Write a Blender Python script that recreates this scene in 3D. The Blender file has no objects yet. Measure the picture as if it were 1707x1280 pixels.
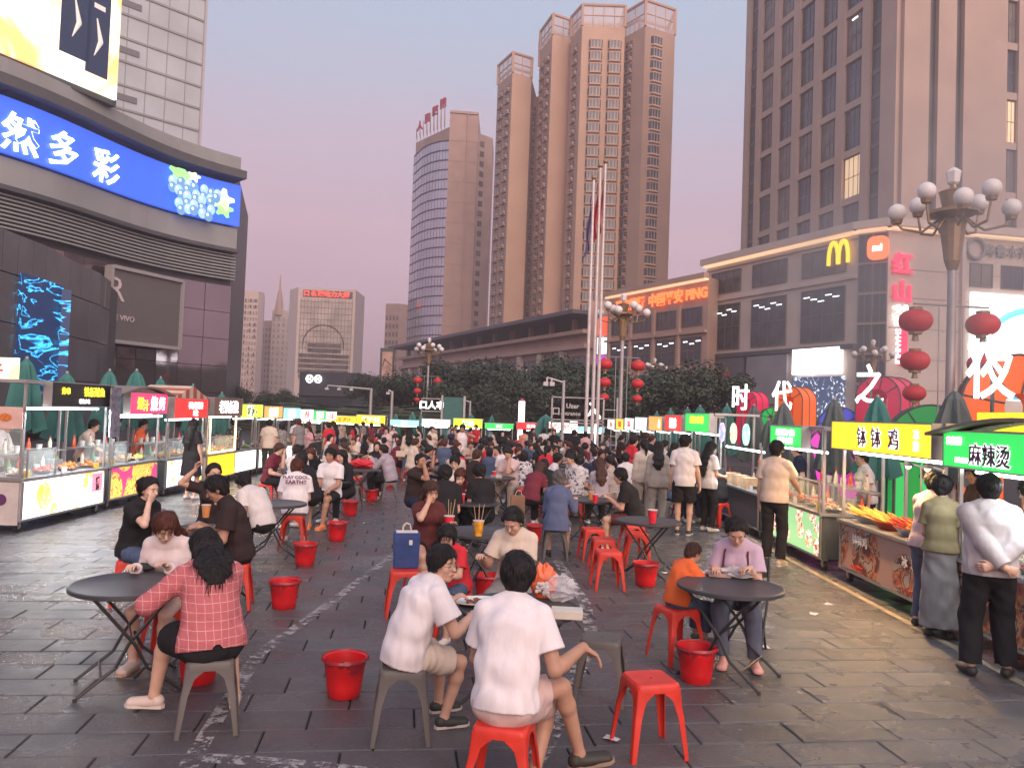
import bpy, bmesh, math, random
import numpy as np
from mathutils import Vector, Matrix

sc = bpy.context.scene
COL = sc.collection
random.seed(7)
R = math.radians
PI = math.pi

# ---------------------------------------------------------------- camera
FPX = 1330.0                      # focal length in pixels of a 1707 px wide picture
CAM_H = 2.1
cam_data = bpy.data.cameras.new('camera')
cam = bpy.data.objects.new('camera', cam_data)
COL.objects.link(cam)
cam_data.sensor_fit = 'HORIZONTAL'
cam_data.sensor_width = 36.0
cam_data.lens = FPX / 1707.0 * 36.0
cam_data.clip_start = 0.05
cam_data.clip_end = 3000
CM = Matrix.Rotation(PI / 2 + math.atan(46 / FPX), 4, 'X') @ Matrix.Rotation(0.036, 4, 'Z')
cam.matrix_world = Matrix.Translation((0, 0, CAM_H)) @ CM
sc.camera = cam

# ---------------------------------------------------------------- sky, light, exposure
SKY_STRENGTH = 1.36
SUN_STRENGTH = 2.5
world = bpy.data.worlds.new('World')
sc.world = world
world.use_nodes = True
wn = world.node_tree
wn.nodes.clear()
wo = wn.nodes.new('ShaderNodeOutputWorld')
wb = wn.nodes.new('ShaderNodeBackground')
tc = wn.nodes.new('ShaderNodeTexCoord')
sp = wn.nodes.new('ShaderNodeSeparateXYZ')
wn.links.new(tc.outputs['Generated'], sp.inputs[0])
cr = wn.nodes.new('ShaderNodeValToRGB')
els = cr.color_ramp.elements
els[0].position = 0.0
els[0].color = (0.25, 0.165, 0.215, 1)
els[1].position = 1.0
els[1].color = (0.22, 0.285, 0.41, 1)
for pos, c in ((0.10, (0.38, 0.245, 0.30)), (0.22, (0.47, 0.315, 0.375)), (0.33, (0.385, 0.335, 0.41)), (0.45, (0.305, 0.35, 0.445))):
    e = els.new(pos)
    e.color = (*c, 1)
# thin streaks of cloud bend the height at which the colours change
nz = wn.nodes.new('ShaderNodeTexNoise')
nz.inputs['Scale'].default_value = 2.2
nz.inputs['Detail'].default_value = 4
mp = wn.nodes.new('ShaderNodeMapping')
mp.inputs['Scale'].default_value = (1, 1, 5)
wn.links.new(tc.outputs['Generated'], mp.inputs[0])
wn.links.new(mp.outputs[0], nz.inputs['Vector'])
ma = wn.nodes.new('ShaderNodeMath')
ma.operation = 'MULTIPLY_ADD'
ma.inputs[1].default_value = 0.14
wn.links.new(nz.outputs[0], ma.inputs[0])
mb_ = wn.nodes.new('ShaderNodeMath')
mb_.operation = 'ADD'
mb_.inputs[1].default_value = -0.07
wn.links.new(sp.outputs['Z'], mb_.inputs[0])
wn.links.new(mb_.outputs[0], ma.inputs[2])
wn.links.new(ma.outputs[0], cr.inputs[0])
# the physical sky adds its own share, with the sun just over the horizon behind the camera
sky = wn.nodes.new('ShaderNodeTexSky')
sky.sky_type = 'NISHITA'
sky.sun_disc = False
sky.sun_elevation = R(4)
sky.sun_rotation = R(195)
mx = wn.nodes.new('ShaderNodeMix')
mx.data_type = 'RGBA'
mx.blend_type = 'ADD'
mx.inputs[0].default_value = 0.012
wn.links.new(cr.outputs[0], mx.inputs[6])
wn.links.new(sky.outputs[0], mx.inputs[7])
wn.links.new(mx.outputs[2], wb.inputs[0])
wb.inputs[1].default_value = SKY_STRENGTH
wn.links.new(wb.outputs[0], wo.inputs[0])

sun_data = bpy.data.lights.new('sunset_glow', 'SUN')
sun_data.energy = SUN_STRENGTH
sun_data.angle = R(60)
sun_data.color = (1.0, 0.74, 0.60)
sun = bpy.data.objects.new('sunset_glow', sun_data)
COL.objects.link(sun)
sun.rotation_euler = (R(60), 0, R(22))

sc.view_settings.view_transform = 'Standard'
sc.view_settings.look = 'None'
sc.view_settings.exposure = 0.38
sc.view_settings.gamma = 1.0
sc.view_settings.use_curve_mapping = False
try:
    sc.cycles.use_denoising = True
    sc.cycles.denoiser = 'OPENIMAGEDENOISE'
    sc.cycles.max_bounces = 6
    sc.cycles.diffuse_bounces = 2
    sc.cycles.glossy_bounces = 3
    sc.cycles.transmission_bounces = 4
    sc.cycles.transparent_max_bounces = 12
    sc.cycles.caustics_reflective = False
    sc.cycles.caustics_refractive = False
    sc.cycles.sample_clamp_indirect = 4.0
except Exception:
    pass

# ---------------------------------------------------------------- where a pixel meets the place
def gz(y):
    """the plaza falls gently away from the camera"""
    return -0.018 * (min(max(y, 16.0), 46.0) - 16.0)

def ray(px, py):
    d = CM.to_3x3() @ Vector(((px - 853.5) / FPX, -(py - 640.0) / FPX, -1.0))
    return d

def G(px, py, z=0.0):
    """point over the plaza surface at height z above it"""
    d = ray(px, py)
    y = 10.0
    for _ in range(30):
        t = (z + gz(y) - CAM_H) / d.z
        y = t * d.y
    p = d * t
    return Vector((p.x, p.y, z + gz(p.y)))

def P(px, py, Y):
    d = ray(px, py)
    t = Y / d.y
    return Vector((d.x * t, Y, CAM_H + d.z * t))

# ---------------------------------------------------------------- materials
MATS = {}
def newmat(name):
    m = bpy.data.materials.new(name)
    m.use_nodes = True
    nt = m.node_tree
    b = nt.nodes['Principled BSDF']
    return m, nt, b

def mat(name, col, rough=0.6, metal=0.0, var=0.12, vscale=6.0, bump=0.0, bscale=30.0, emit=0.0, spec=0.5, alpha=1.0, trans=0.0, coord='Object', stretch=None):
    if name in MATS:
        return MATS[name]
    m, nt, b = newmat(name)
    b.inputs['Roughness'].default_value = rough
    b.inputs['Metallic'].default_value = metal
    b.inputs['Specular IOR Level'].default_value = spec
    b.inputs['Alpha'].default_value = alpha
    b.inputs['Transmission Weight'].default_value = trans
    t = nt.nodes.new('ShaderNodeTexCoord')
    src = t.outputs[coord]
    if stretch:
        q = nt.nodes.new('ShaderNodeMapping')
        q.inputs['Scale'].default_value = stretch
        nt.links.new(src, q.inputs[0])
        src = q.outputs[0]
    n = nt.nodes.new('ShaderNodeTexNoise')
    n.inputs['Scale'].default_value = vscale
    n.inputs['Detail'].default_value = 5
    nt.links.new(src, n.inputs['Vector'])
    c = nt.nodes.new('ShaderNodeValToRGB')
    c.color_ramp.elements[0].position = 0.3
    c.color_ramp.elements[1].position = 0.7
    c.color_ramp.elements[0].color = (*[x * (1 - var) for x in col], 1)
    c.color_ramp.elements[1].color = (*[min(1, x * (1 + var)) for x in col], 1)
    nt.links.new(n.outputs[0], c.inputs[0])
    nt.links.new(c.outputs[0], b.inputs['Base Color'])
    if emit:
        nt.links.new(c.outputs[0], b.inputs['Emission Color'])
        b.inputs['Emission Strength'].default_value = emit
    if bump:
        n2 = nt.nodes.new('ShaderNodeTexNoise')
        n2.inputs['Scale'].default_value = bscale
        n2.inputs['Detail'].default_value = 4
        nt.links.new(src, n2.inputs['Vector'])
        bp = nt.nodes.new('ShaderNodeBump')
        bp.inputs['Strength'].default_value = bump
        bp.inputs['Distance'].default_value = 0.02
        nt.links.new(n2.outputs[0], bp.inputs['Height'])
        nt.links.new(bp.outputs[0], b.inputs['Normal'])
    MATS[name] = m
    return m

def glow(name, col, strength):
    """a surface that gives off light: a tube, a lit letter, a lit sheet"""
    if name in MATS:
        return MATS[name]
    m, nt, b = newmat(name)
    b.inputs['Base Color'].default_value = (*col, 1)
    b.inputs['Roughness'].default_value = 0.4
    b.inputs['Emission Color'].default_value = (*col, 1)
    b.inputs['Emission Strength'].default_value = strength
    MATS[name] = m
    return m

def glass(name, tint=(0.8, 0.9, 0.95), alpha=0.22):
    if name in MATS:
        return MATS[name]
    m, nt, b = newmat(name)
    b.inputs['Base Color'].default_value = (*tint, 1)
    b.inputs['Roughness'].default_value = 0.05
    b.inputs['Alpha'].default_value = alpha
    MATS[name] = m
    return m

def food_print(name, base, blobs, strength, scale=5.0, seed=0.0, coverage=0.5):
    """printed food pictures: round heaps of mixed colours on a plain ground"""
    if name in MATS:
        return MATS[name]
    m, nt, b = newmat(name)
    L = nt.links.new
    t = nt.nodes.new('ShaderNodeTexCoord')
    q = nt.nodes.new('ShaderNodeMapping')
    q.inputs['Location'].default_value = (seed, seed * 1.7, seed * 0.6)
    L(t.outputs['Object'], q.inputs[0])
    v = nt.nodes.new('ShaderNodeTexVoronoi')
    v.inputs['Scale'].default_value = scale
    L(q.outputs[0], v.inputs['Vector'])
    r1 = nt.nodes.new('ShaderNodeValToRGB')
    r1.color_ramp.elements[0].position = coverage
    r1.color_ramp.elements[1].position = coverage + 0.04
    r1.color_ramp.elements[0].color = (1, 1, 1, 1)
    r1.color_ramp.elements[1].color = (0, 0, 0, 1)
    L(v.outputs['Distance'], r1.inputs[0])
    n = nt.nodes.new('ShaderNodeTexNoise')
    n.inputs['Scale'].default_value = scale * 4
    n.inputs['Detail'].default_value = 3
    n.inputs['Distortion'].default_value = 0.6
    L(q.outputs[0], n.inputs['Vector'])
    r2 = nt.nodes.new('ShaderNodeValToRGB')
    r2.color_ramp.interpolation = 'CONSTANT'
    k = len(blobs)
    for i, c in enumerate(blobs):
        pos = 0.0 if i == 0 else 0.36 + 0.28 * i / k
        e = r2.color_ramp.elements[0] if i == 0 else r2.color_ramp.elements.new(pos)
        e.position = pos
        e.color = (*c, 1)
    e = r2.color_ramp.elements[-1]
    L(n.outputs[0], r2.inputs[0])
    mxr = nt.nodes.new('ShaderNodeMix')
    mxr.data_type = 'RGBA'
    L(r1.outputs[0], mxr.inputs[0])
    mxr.inputs[6].default_value = (*base, 1)
    L(r2.outputs[0], mxr.inputs[7])
    L(mxr.outputs[2], b.inputs['Base Color'])
    L(mxr.outputs[2], b.inputs['Emission Color'])
    b.inputs['Emission Strength'].default_value = strength
    b.inputs['Roughness'].default_value = 0.35
    MATS[name] = m
    return m

# ---------------------------------------------------------------- objects
def link(o, parent=None):
    COL.objects.link(o)
    if parent is not None:
        o.parent = parent
    return o

def tag(o, label=None, cat=None, group=None, kind=None):
    if label:
        o['label'] = label
    if cat:
        o['category'] = cat
    if group:
        o['group'] = group
    if kind:
        o['kind'] = kind
    return o

def thing(name, label, cat, loc=(0, 0, 0), rz=0.0, group=None):
    o = bpy.data.objects.new(name, None)
    o.empty_display_size = 0.1
    link(o)
    o.location = loc
    o.rotation_euler = (0, 0, rz)
    return tag(o, label, cat, group)

def kids(o):
    return [c for c in o.children]

def copy_tree(o, parent=None):
    c = o.copy()
    COL.objects.link(c)
    if parent is not None:
        c.parent = parent
    for ch in list(o.children):
        copy_tree(ch, c)
    return c

class MB:
    """collects simple solids into one mesh"""
    def __init__(self):
        self.v = []
        self.f = []
        self.m = []
        self.cur = 0
    def slot(self, i):
        self.cur = i
        return self
    def add(self, vs, fs):
        n = len(self.v)
        self.v.extend([tuple(p) for p in vs])
        for f in fs:
            self.f.append(tuple(n + i for i in f))
            self.m.append(self.cur)
        return self
    def box(self, lo, hi, M=None, taper=None):
        x0, y0, z0 = lo
        x1, y1, z1 = hi
        vs = [(x0, y0, z0), (x1, y0, z0), (x1, y1, z0), (x0, y1, z0), (x0, y0, z1), (x1, y0, z1), (x1, y1, z1), (x0, y1, z1)]
        if taper:
            cx, cy = (x0 + x1) / 2, (y0 + y1) / 2
            vs = vs[:4] + [(cx + (p[0] - cx) * taper, cy + (p[1] - cy) * taper, p[2]) for p in vs[4:]]
        if M is not None:
            vs = [M @ Vector(p) for p in vs]
        return self.add(vs, [(0, 3, 2, 1), (4, 5, 6, 7), (0, 1, 5, 4), (1, 2, 6, 5), (2, 3, 7, 6), (3, 0, 4, 7)])
    def cyl(self, a, b, r0, r1=None, n=10, cap=True):
        r1 = r0 if r1 is None else r1
        a, b = Vector(a), Vector(b)
        d = (b - a).normalized()
        u = d.orthogonal().normalized()
        w = d.cross(u)
        vs = []
        for p, r in ((a, r0), (b, r1)):
            for i in range(n):
                t = 2 * PI * i / n
                vs.append(p + (u * math.cos(t) + w * math.sin(t)) * r)
        fs = [(i, (i + 1) % n, n + (i + 1) % n, n + i) for i in range(n)]
        if cap:
            fs += [tuple(range(n - 1, -1, -1)), tuple(range(n, 2 * n))]
        return self.add(vs, fs)
    def path(self, pts, r, n=8):
        for a, b in zip(pts, pts[1:]):
            self.cyl(a, b, r, r, n)
        return self
    def lathe(self, prof, n=20, c=(0, 0, 0), M=None):
        vs = []
        for r, z in prof:
            for i in range(n):
                t = 2 * PI * i / n
                p = Vector((c[0] + r * math.cos(t), c[1] + r * math.sin(t), c[2] + z))
                vs.append(M @ p if M is not None else p)
        fs = []
        for j in range(len(prof) - 1):
            for i in range(n):
                fs.append((j * n + i, j * n + (i + 1) % n, (j + 1) * n + (i + 1) % n, (j + 1) * n + i))
        if prof[0][0] > 1e-4:
            fs.append(tuple(range(n - 1, -1, -1)))
        if prof[-1][0] > 1e-4:
            fs.append(tuple((len(prof) - 1) * n + i for i in range(n)))
        return self.add(vs, fs)
    def ball(self, c, r, n=12, m=8, sz=1.0):
        prof = [(max(1e-5, r * math.sin(PI * j / m)), -r * sz * math.cos(PI * j / m)) for j in range(m + 1)]
        return self.lathe(prof, n, c)
    def prism(self, poly, z0, z1, M=None):
        n = len(poly)
        vs = [Vector((p[0], p[1], z0)) for p in poly] + [Vector((p[0], p[1], z1)) for p in poly]
        if M is not None:
            vs = [M @ p for p in vs]
        return self.add(vs, [tuple(range(n - 1, -1, -1)), tuple(range(n, 2 * n))] + [(i, (i + 1) % n, n + (i + 1) % n, n + i) for i in range(n)])
    def mesh(self, name, mats, smooth=False):
        me = bpy.data.meshes.new(name)
        me.from_pydata(self.v, [], self.f)
        if not isinstance(mats, (list, tuple)):
            mats = [mats]
        for m in mats:
            me.materials.append(m)
        if len(mats) > 1:
            me.polygons.foreach_set('material_index', self.m)
        if smooth:
            me.polygons.foreach_set('use_smooth', [True] * len(me.polygons))
            me.set_sharp_from_angle(angle=R(40))
        me.update()
        return me
    def build(self, name, mats, parent=None, smooth=False, bevel=0.0):
        me = self.mesh(name, mats, smooth)
        o = bpy.data.objects.new(name, me)
        link(o, parent)
        if bevel:
            bm = bmesh.new()
            bm.from_mesh(me)
            bmesh.ops.bevel(bm, geom=[e for e in bm.edges if e.calc_face_angle(0) > 0.5], offset=bevel, segments=2, affect='EDGES')
            bm.to_mesh(me)
            bm.free()
        return o

def place(me, name, parent, loc=(0, 0, 0), rot=(0, 0, 0), scale=(1, 1, 1)):
    o = bpy.data.objects.new(name, me)
    link(o, parent)
    o.location = loc
    o.rotation_euler = rot
    o.scale = scale
    return o

TEXTS = {}
def text_mesh(body, depth=0.02, bold=0.02, m=None):
    key = (body, depth, bold, m.name if m else '')
    if key in TEXTS:
        return TEXTS[key]
    cu = bpy.data.curves.new('letters', 'FONT')
    cu.body = body
    cu.extrude = depth / 2
    cu.offset = bold
    cu.resolution_u = 2
    cu.align_x = 'CENTER'
    cu.align_y = 'CENTER'
    o = bpy.data.objects.new('letters', cu)
    COL.objects.link(o)
    me = bpy.data.meshes.new_from_object(o)
    me.materials.clear()
    if m:
        me.materials.append(m)
    bpy.data.objects.remove(o)
    bpy.data.curves.remove(cu)
    xs = [v.co.x for v in me.vertices]
    ys = [v.co.y for v in me.vertices]
    if xs:
        cx, cy = (min(xs) + max(xs)) / 2, (min(ys) + max(ys)) / 2
        for v in me.vertices:
            v.co.x -= cx
            v.co.y -= cy
    me['w'] = (max(xs) - min(xs)) if xs else 1.0
    me['h'] = (max(ys) - min(ys)) if ys else 1.0
    TEXTS[key] = me
    return me

def letters(body, m, parent, loc, size, right=(1, 0, 0), up=(0, 0, 1), depth=0.02, bold=0.02, width=None, name='lettering'):
    """text whose reading direction is `right`; size = letter height in metres"""
    me = text_mesh(body, depth, bold, m)
    o = bpy.data.objects.new(name, me)
    link(o, parent)
    r = Vector(right).normalized()
    u = Vector(up).normalized()
    nrm = r.cross(u)
    s = size / 0.9
    sx = s if width is None else width / me['w']
    M = Matrix((r * sx, u * s, nrm * 1.0)).transposed().to_4x4()
    M.translation = Vector(loc)
    o.matrix_local = M
    return o
# ================================================================ people
# Bodies and clothes are grown from distance fields, so each body is one continuous surface.
def V3(*a):
    return np.array(a, dtype=np.float64)

class Field:
    def __init__(s, lo, hi, h):
        s.h = h
        s.lo = np.array(lo) - 3 * h
        s.n = np.ceil((np.array(hi) - np.array(lo)) / h).astype(int) + 7
        s.f = np.full(tuple(s.n), 0.5, np.float32)
        s.ax = [(s.lo[i] + h * np.arange(s.n[i])).astype(np.float32) for i in range(3)]
    def sub(s, lo, hi):
        a = np.clip(np.floor((np.array(lo) - s.lo) / s.h).astype(int), 0, s.n)
        b = np.clip(np.ceil((np.array(hi) - s.lo) / s.h).astype(int) + 1, 0, s.n)
        if np.any(b <= a):
            return None
        sl = tuple(slice(a[i], b[i]) for i in range(3))
        X = s.ax[0][sl[0]][:, None, None]
        Y = s.ax[1][sl[1]][None, :, None]
        Z = s.ax[2][sl[2]][None, None, :]
        return sl, X, Y, Z
    def put(s, prim, k=0.0, op='u'):
        fn, lo, hi = prim
        pad = k + 2.5 * s.h + 0.01
        r = s.sub(np.array(lo) - pad, np.array(hi) + pad)
        if r is None:
            return s
        sl, X, Y, Z = r
        d = fn(X, Y, Z).astype(np.float32)
        a = s.f[sl]
        if op == 'u':
            if k > 0:
                t = np.clip(0.5 + 0.5 * (d - a) / k, 0, 1)
                s.f[sl] = d * (1 - t) + a * t - k * t * (1 - t)
            else:
                s.f[sl] = np.minimum(a, d)
        else:
            if k > 0:
                t = np.clip(0.5 - 0.5 * (d + a) / k, 0, 1)
                s.f[sl] = a * (1 - t) - d * t + k * t * (1 - t)
            else:
                s.f[sl] = np.maximum(a, -d)
        return s
    def clip(s, p, n, jit=0.0):
        """keep the side of the plane away from n"""
        d = (s.ax[0][:, None, None] - p[0]) * n[0] + (s.ax[1][None, :, None] - p[1]) * n[1] + (s.ax[2][None, None, :] - p[2]) * n[2]
        if jit:
            X, Y, Z = s.ax[0][:, None, None], s.ax[1][None, :, None], s.ax[2][None, None, :]
            d = d + jit * (np.sin(95 * X + 40 * Y) + np.sin(61 * Y - 150 * X + 1.0) * 0.7 + np.sin(210 * X + 80 * Y + 30 * Z) * 0.5)
        s.f = np.maximum(s.f, d.astype(np.float32))
        return s
    def wrinkle(s, amp, fr, seed):
        X = s.ax[0][:, None, None]
        Y = s.ax[1][None, :, None]
        Z = s.ax[2][None, None, :]
        w = np.sin(fr * (0.9 * X + 0.5 * Z + 0.35 * np.sin(11 * Y + seed)) + seed) * np.sin(fr * 0.8 * (0.7 * Y - 0.8 * Z) + 2 * np.sin(7 * X + seed) + 1.3 * seed)
        w = w + 0.6 * np.sin(fr * 1.9 * (0.6 * Z + 0.4 * X - 0.5 * Y) + 2.2 * np.sin(9 * Z + 5 * X) + seed)
        s.f += (amp * w).astype(np.float32) + (amp * 0.9 * np.sin(34 * X + 9 * Y + 5 * np.sin(4 * Z + seed) + seed) * np.sin(30 * Y - 12 * X + 3 * np.sin(5 * Z))).astype(np.float32)
        return s

def surface(F, name, m):
    f = F.f
    s = f < 0
    nx, ny, nz = f.shape
    corners = [(i, j, k) for i in (0, 1) for j in (0, 1) for k in (0, 1)]
    cnt = np.zeros((nx - 1, ny - 1, nz - 1), np.int8)
    for i, j, k in corners:
        cnt += s[i:nx - 1 + i, j:ny - 1 + j, k:nz - 1 + k]
    act = (cnt > 0) & (cnt < 8)
    ids = np.argwhere(act)
    if len(ids) == 0:
        return None
    idx = np.full(act.shape, -1, np.int32)
    idx[act] = np.arange(len(ids), dtype=np.int32)
    vals = {c: f[ids[:, 0] + c[0], ids[:, 1] + c[1], ids[:, 2] + c[2]] for c in corners}
    pos = np.zeros((len(ids), 3))
    num = np.zeros(len(ids))
    for a in corners:
        for ax in range(3):
            if a[ax] == 0:
                b = list(a)
                b[ax] = 1
                b = tuple(b)
                va, vb = vals[a], vals[b]
                msk = (va < 0) != (vb < 0)
                t = np.where(msk, va / np.where(msk, va - vb, 1), 0)
                for q in range(3):
                    pos[:, q] += np.where(msk, a[q] + (t if q == ax else 0), 0)
                num += msk
    pos = pos / num[:, None]
    verts = (F.lo + F.h * (ids + pos)).astype(np.float32)
    quads = []
    for ax in range(3):
        sa = [slice(None)] * 3
        sb = [slice(None)] * 3
        sa[ax] = slice(0, -1)
        sb[ax] = slice(1, None)
        A = s[tuple(sa)]
        Bq = s[tuple(sb)]
        e = np.argwhere(A != Bq)
        o1, o2 = (ax + 1) % 3, (ax + 2) % 3
        ok = (e[:, o1] > 0) & (e[:, o2] > 0) & (e[:, o1] < f.shape[o1] - 1) & (e[:, o2] < f.shape[o2] - 1)
        e = e[ok]
        inside = A[e[:, 0], e[:, 1], e[:, 2]]
        def cell(d1, d2):
            c = e.copy()
            c[:, o1] -= d1
            c[:, o2] -= d2
            return idx[c[:, 0], c[:, 1], c[:, 2]]
        q = np.stack([cell(1, 1), cell(0, 1), cell(0, 0), cell(1, 0)], 1)
        q[~inside] = q[~inside][:, ::-1]
        quads.append(q)
    q = np.concatenate(quads)
    me = bpy.data.meshes.new(name)
    me.vertices.add(len(verts))
    me.vertices.foreach_set('co', verts.ravel())
    me.loops.add(q.size)
    me.loops.foreach_set('vertex_index', q.ravel().astype(np.int32))
    me.polygons.add(len(q))
    me.polygons.foreach_set('loop_start', np.arange(0, q.size, 4, dtype=np.int32))
    me.polygons.foreach_set('use_smooth', np.ones(len(q), bool))
    me.update(calc_edges=True)
    me.materials.append(m)
    return me

def bb(pts, r):
    p = np.array(pts)
    return p.min(0) - r, p.max(0) + r

def cap(A, B, ra, rb, flat=False):
    A, B = np.array(A, float), np.array(B, float)
    d = B - A
    L2 = float(d @ d) + 1e-9
    L = math.sqrt(L2)
    def fn(X, Y, Z):
        vx, vy, vz = X - A[0], Y - A[1], Z - A[2]
        t0 = (vx * d[0] + vy * d[1] + vz * d[2]) / L2
        t = np.clip(t0, 0, 1)
        q = np.sqrt((vx - t * d[0]) ** 2 + (vy - t * d[1]) ** 2 + (vz - t * d[2]) ** 2) - (ra + (rb - ra) * t)
        if flat:
            q = np.maximum(q, (t0 - 1) * L)
        return q
    lo, hi = bb([A, B], max(ra, rb))
    return fn, lo, hi

def ecap(A, B, S, Fr, ea, eb, flat=False):
    A, B = np.array(A, float), np.array(B, float)
    d = B - A
    L2 = float(d @ d) + 1e-9
    L = math.sqrt(L2)
    ax = d / L
    S = np.array(S, float)
    S = S - ax * (S @ ax)
    S /= np.linalg.norm(S)
    Fr = np.cross(ax, S)
    def fn(X, Y, Z):
        vx, vy, vz = X - A[0], Y - A[1], Z - A[2]
        t0 = (vx * d[0] + vy * d[1] + vz * d[2]) / L2
        t = np.clip(t0, 0, 1)
        a = ea[0] + (eb[0] - ea[0]) * t
        b = ea[1] + (eb[1] - ea[1]) * t
        u = vx * S[0] + vy * S[1] + vz * S[2]
        w = vx * Fr[0] + vy * Fr[1] + vz * Fr[2]
        hh = (t0 - t) * L
        mn = np.minimum(a, b)
        k = np.sqrt((u / a) ** 2 + (w / b) ** 2 + (hh / mn) ** 2)
        q = (k - 1) * mn
        if flat:
            q = np.maximum(q, (t0 - 1) * L)
        return q
    lo, hi = bb([A, B], max(ea + eb))
    return fn, lo, hi

def ell(c, M, r):
    c = np.array(c, float)
    def fn(X, Y, Z):
        vx, vy, vz = X - c[0], Y - c[1], Z - c[2]
        k = 0
        for i in range(3):
            k = k + ((vx * M[0][i] + vy * M[1][i] + vz * M[2][i]) / r[i]) ** 2
        return (np.sqrt(k) - 1) * min(r)
    lo, hi = bb([c], max(r))
    return fn, lo, hi

def rotx(a):
    c, s = math.cos(a), math.sin(a)
    return np.array([[1, 0, 0], [0, c, -s], [0, s, c]])
def roty(a):
    c, s = math.cos(a), math.sin(a)
    return np.array([[c, 0, s], [0, 1, 0], [-s, 0, c]])
def rotz(a):
    c, s = math.cos(a), math.sin(a)
    return np.array([[c, -s, 0], [s, c, 0], [0, 0, 1]])
def unit(v):
    v = np.array(v, float)
    return v / (np.linalg.norm(v) + 1e-9)

def ik(A, T, l1, l2, hint):
    A, T = np.array(A, float), np.array(T, float)
    d = T - A
    L = np.linalg.norm(d)
    mxl = (l1 + l2) * 0.995
    if L > mxl:
        T = A + d / L * mxl
        d = T - A
        L = mxl
    L = max(L, abs(l1 - l2) + 0.02)
    u = unit(d)
    a = (l1 * l1 - l2 * l2 + L * L) / (2 * L)
    hh = math.sqrt(max(0, l1 * l1 - a * a))
    w = np.array(hint, float)
    w = w - u * (w @ u)
    w = unit(w)
    return A + u * a + w * hh, T

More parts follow.
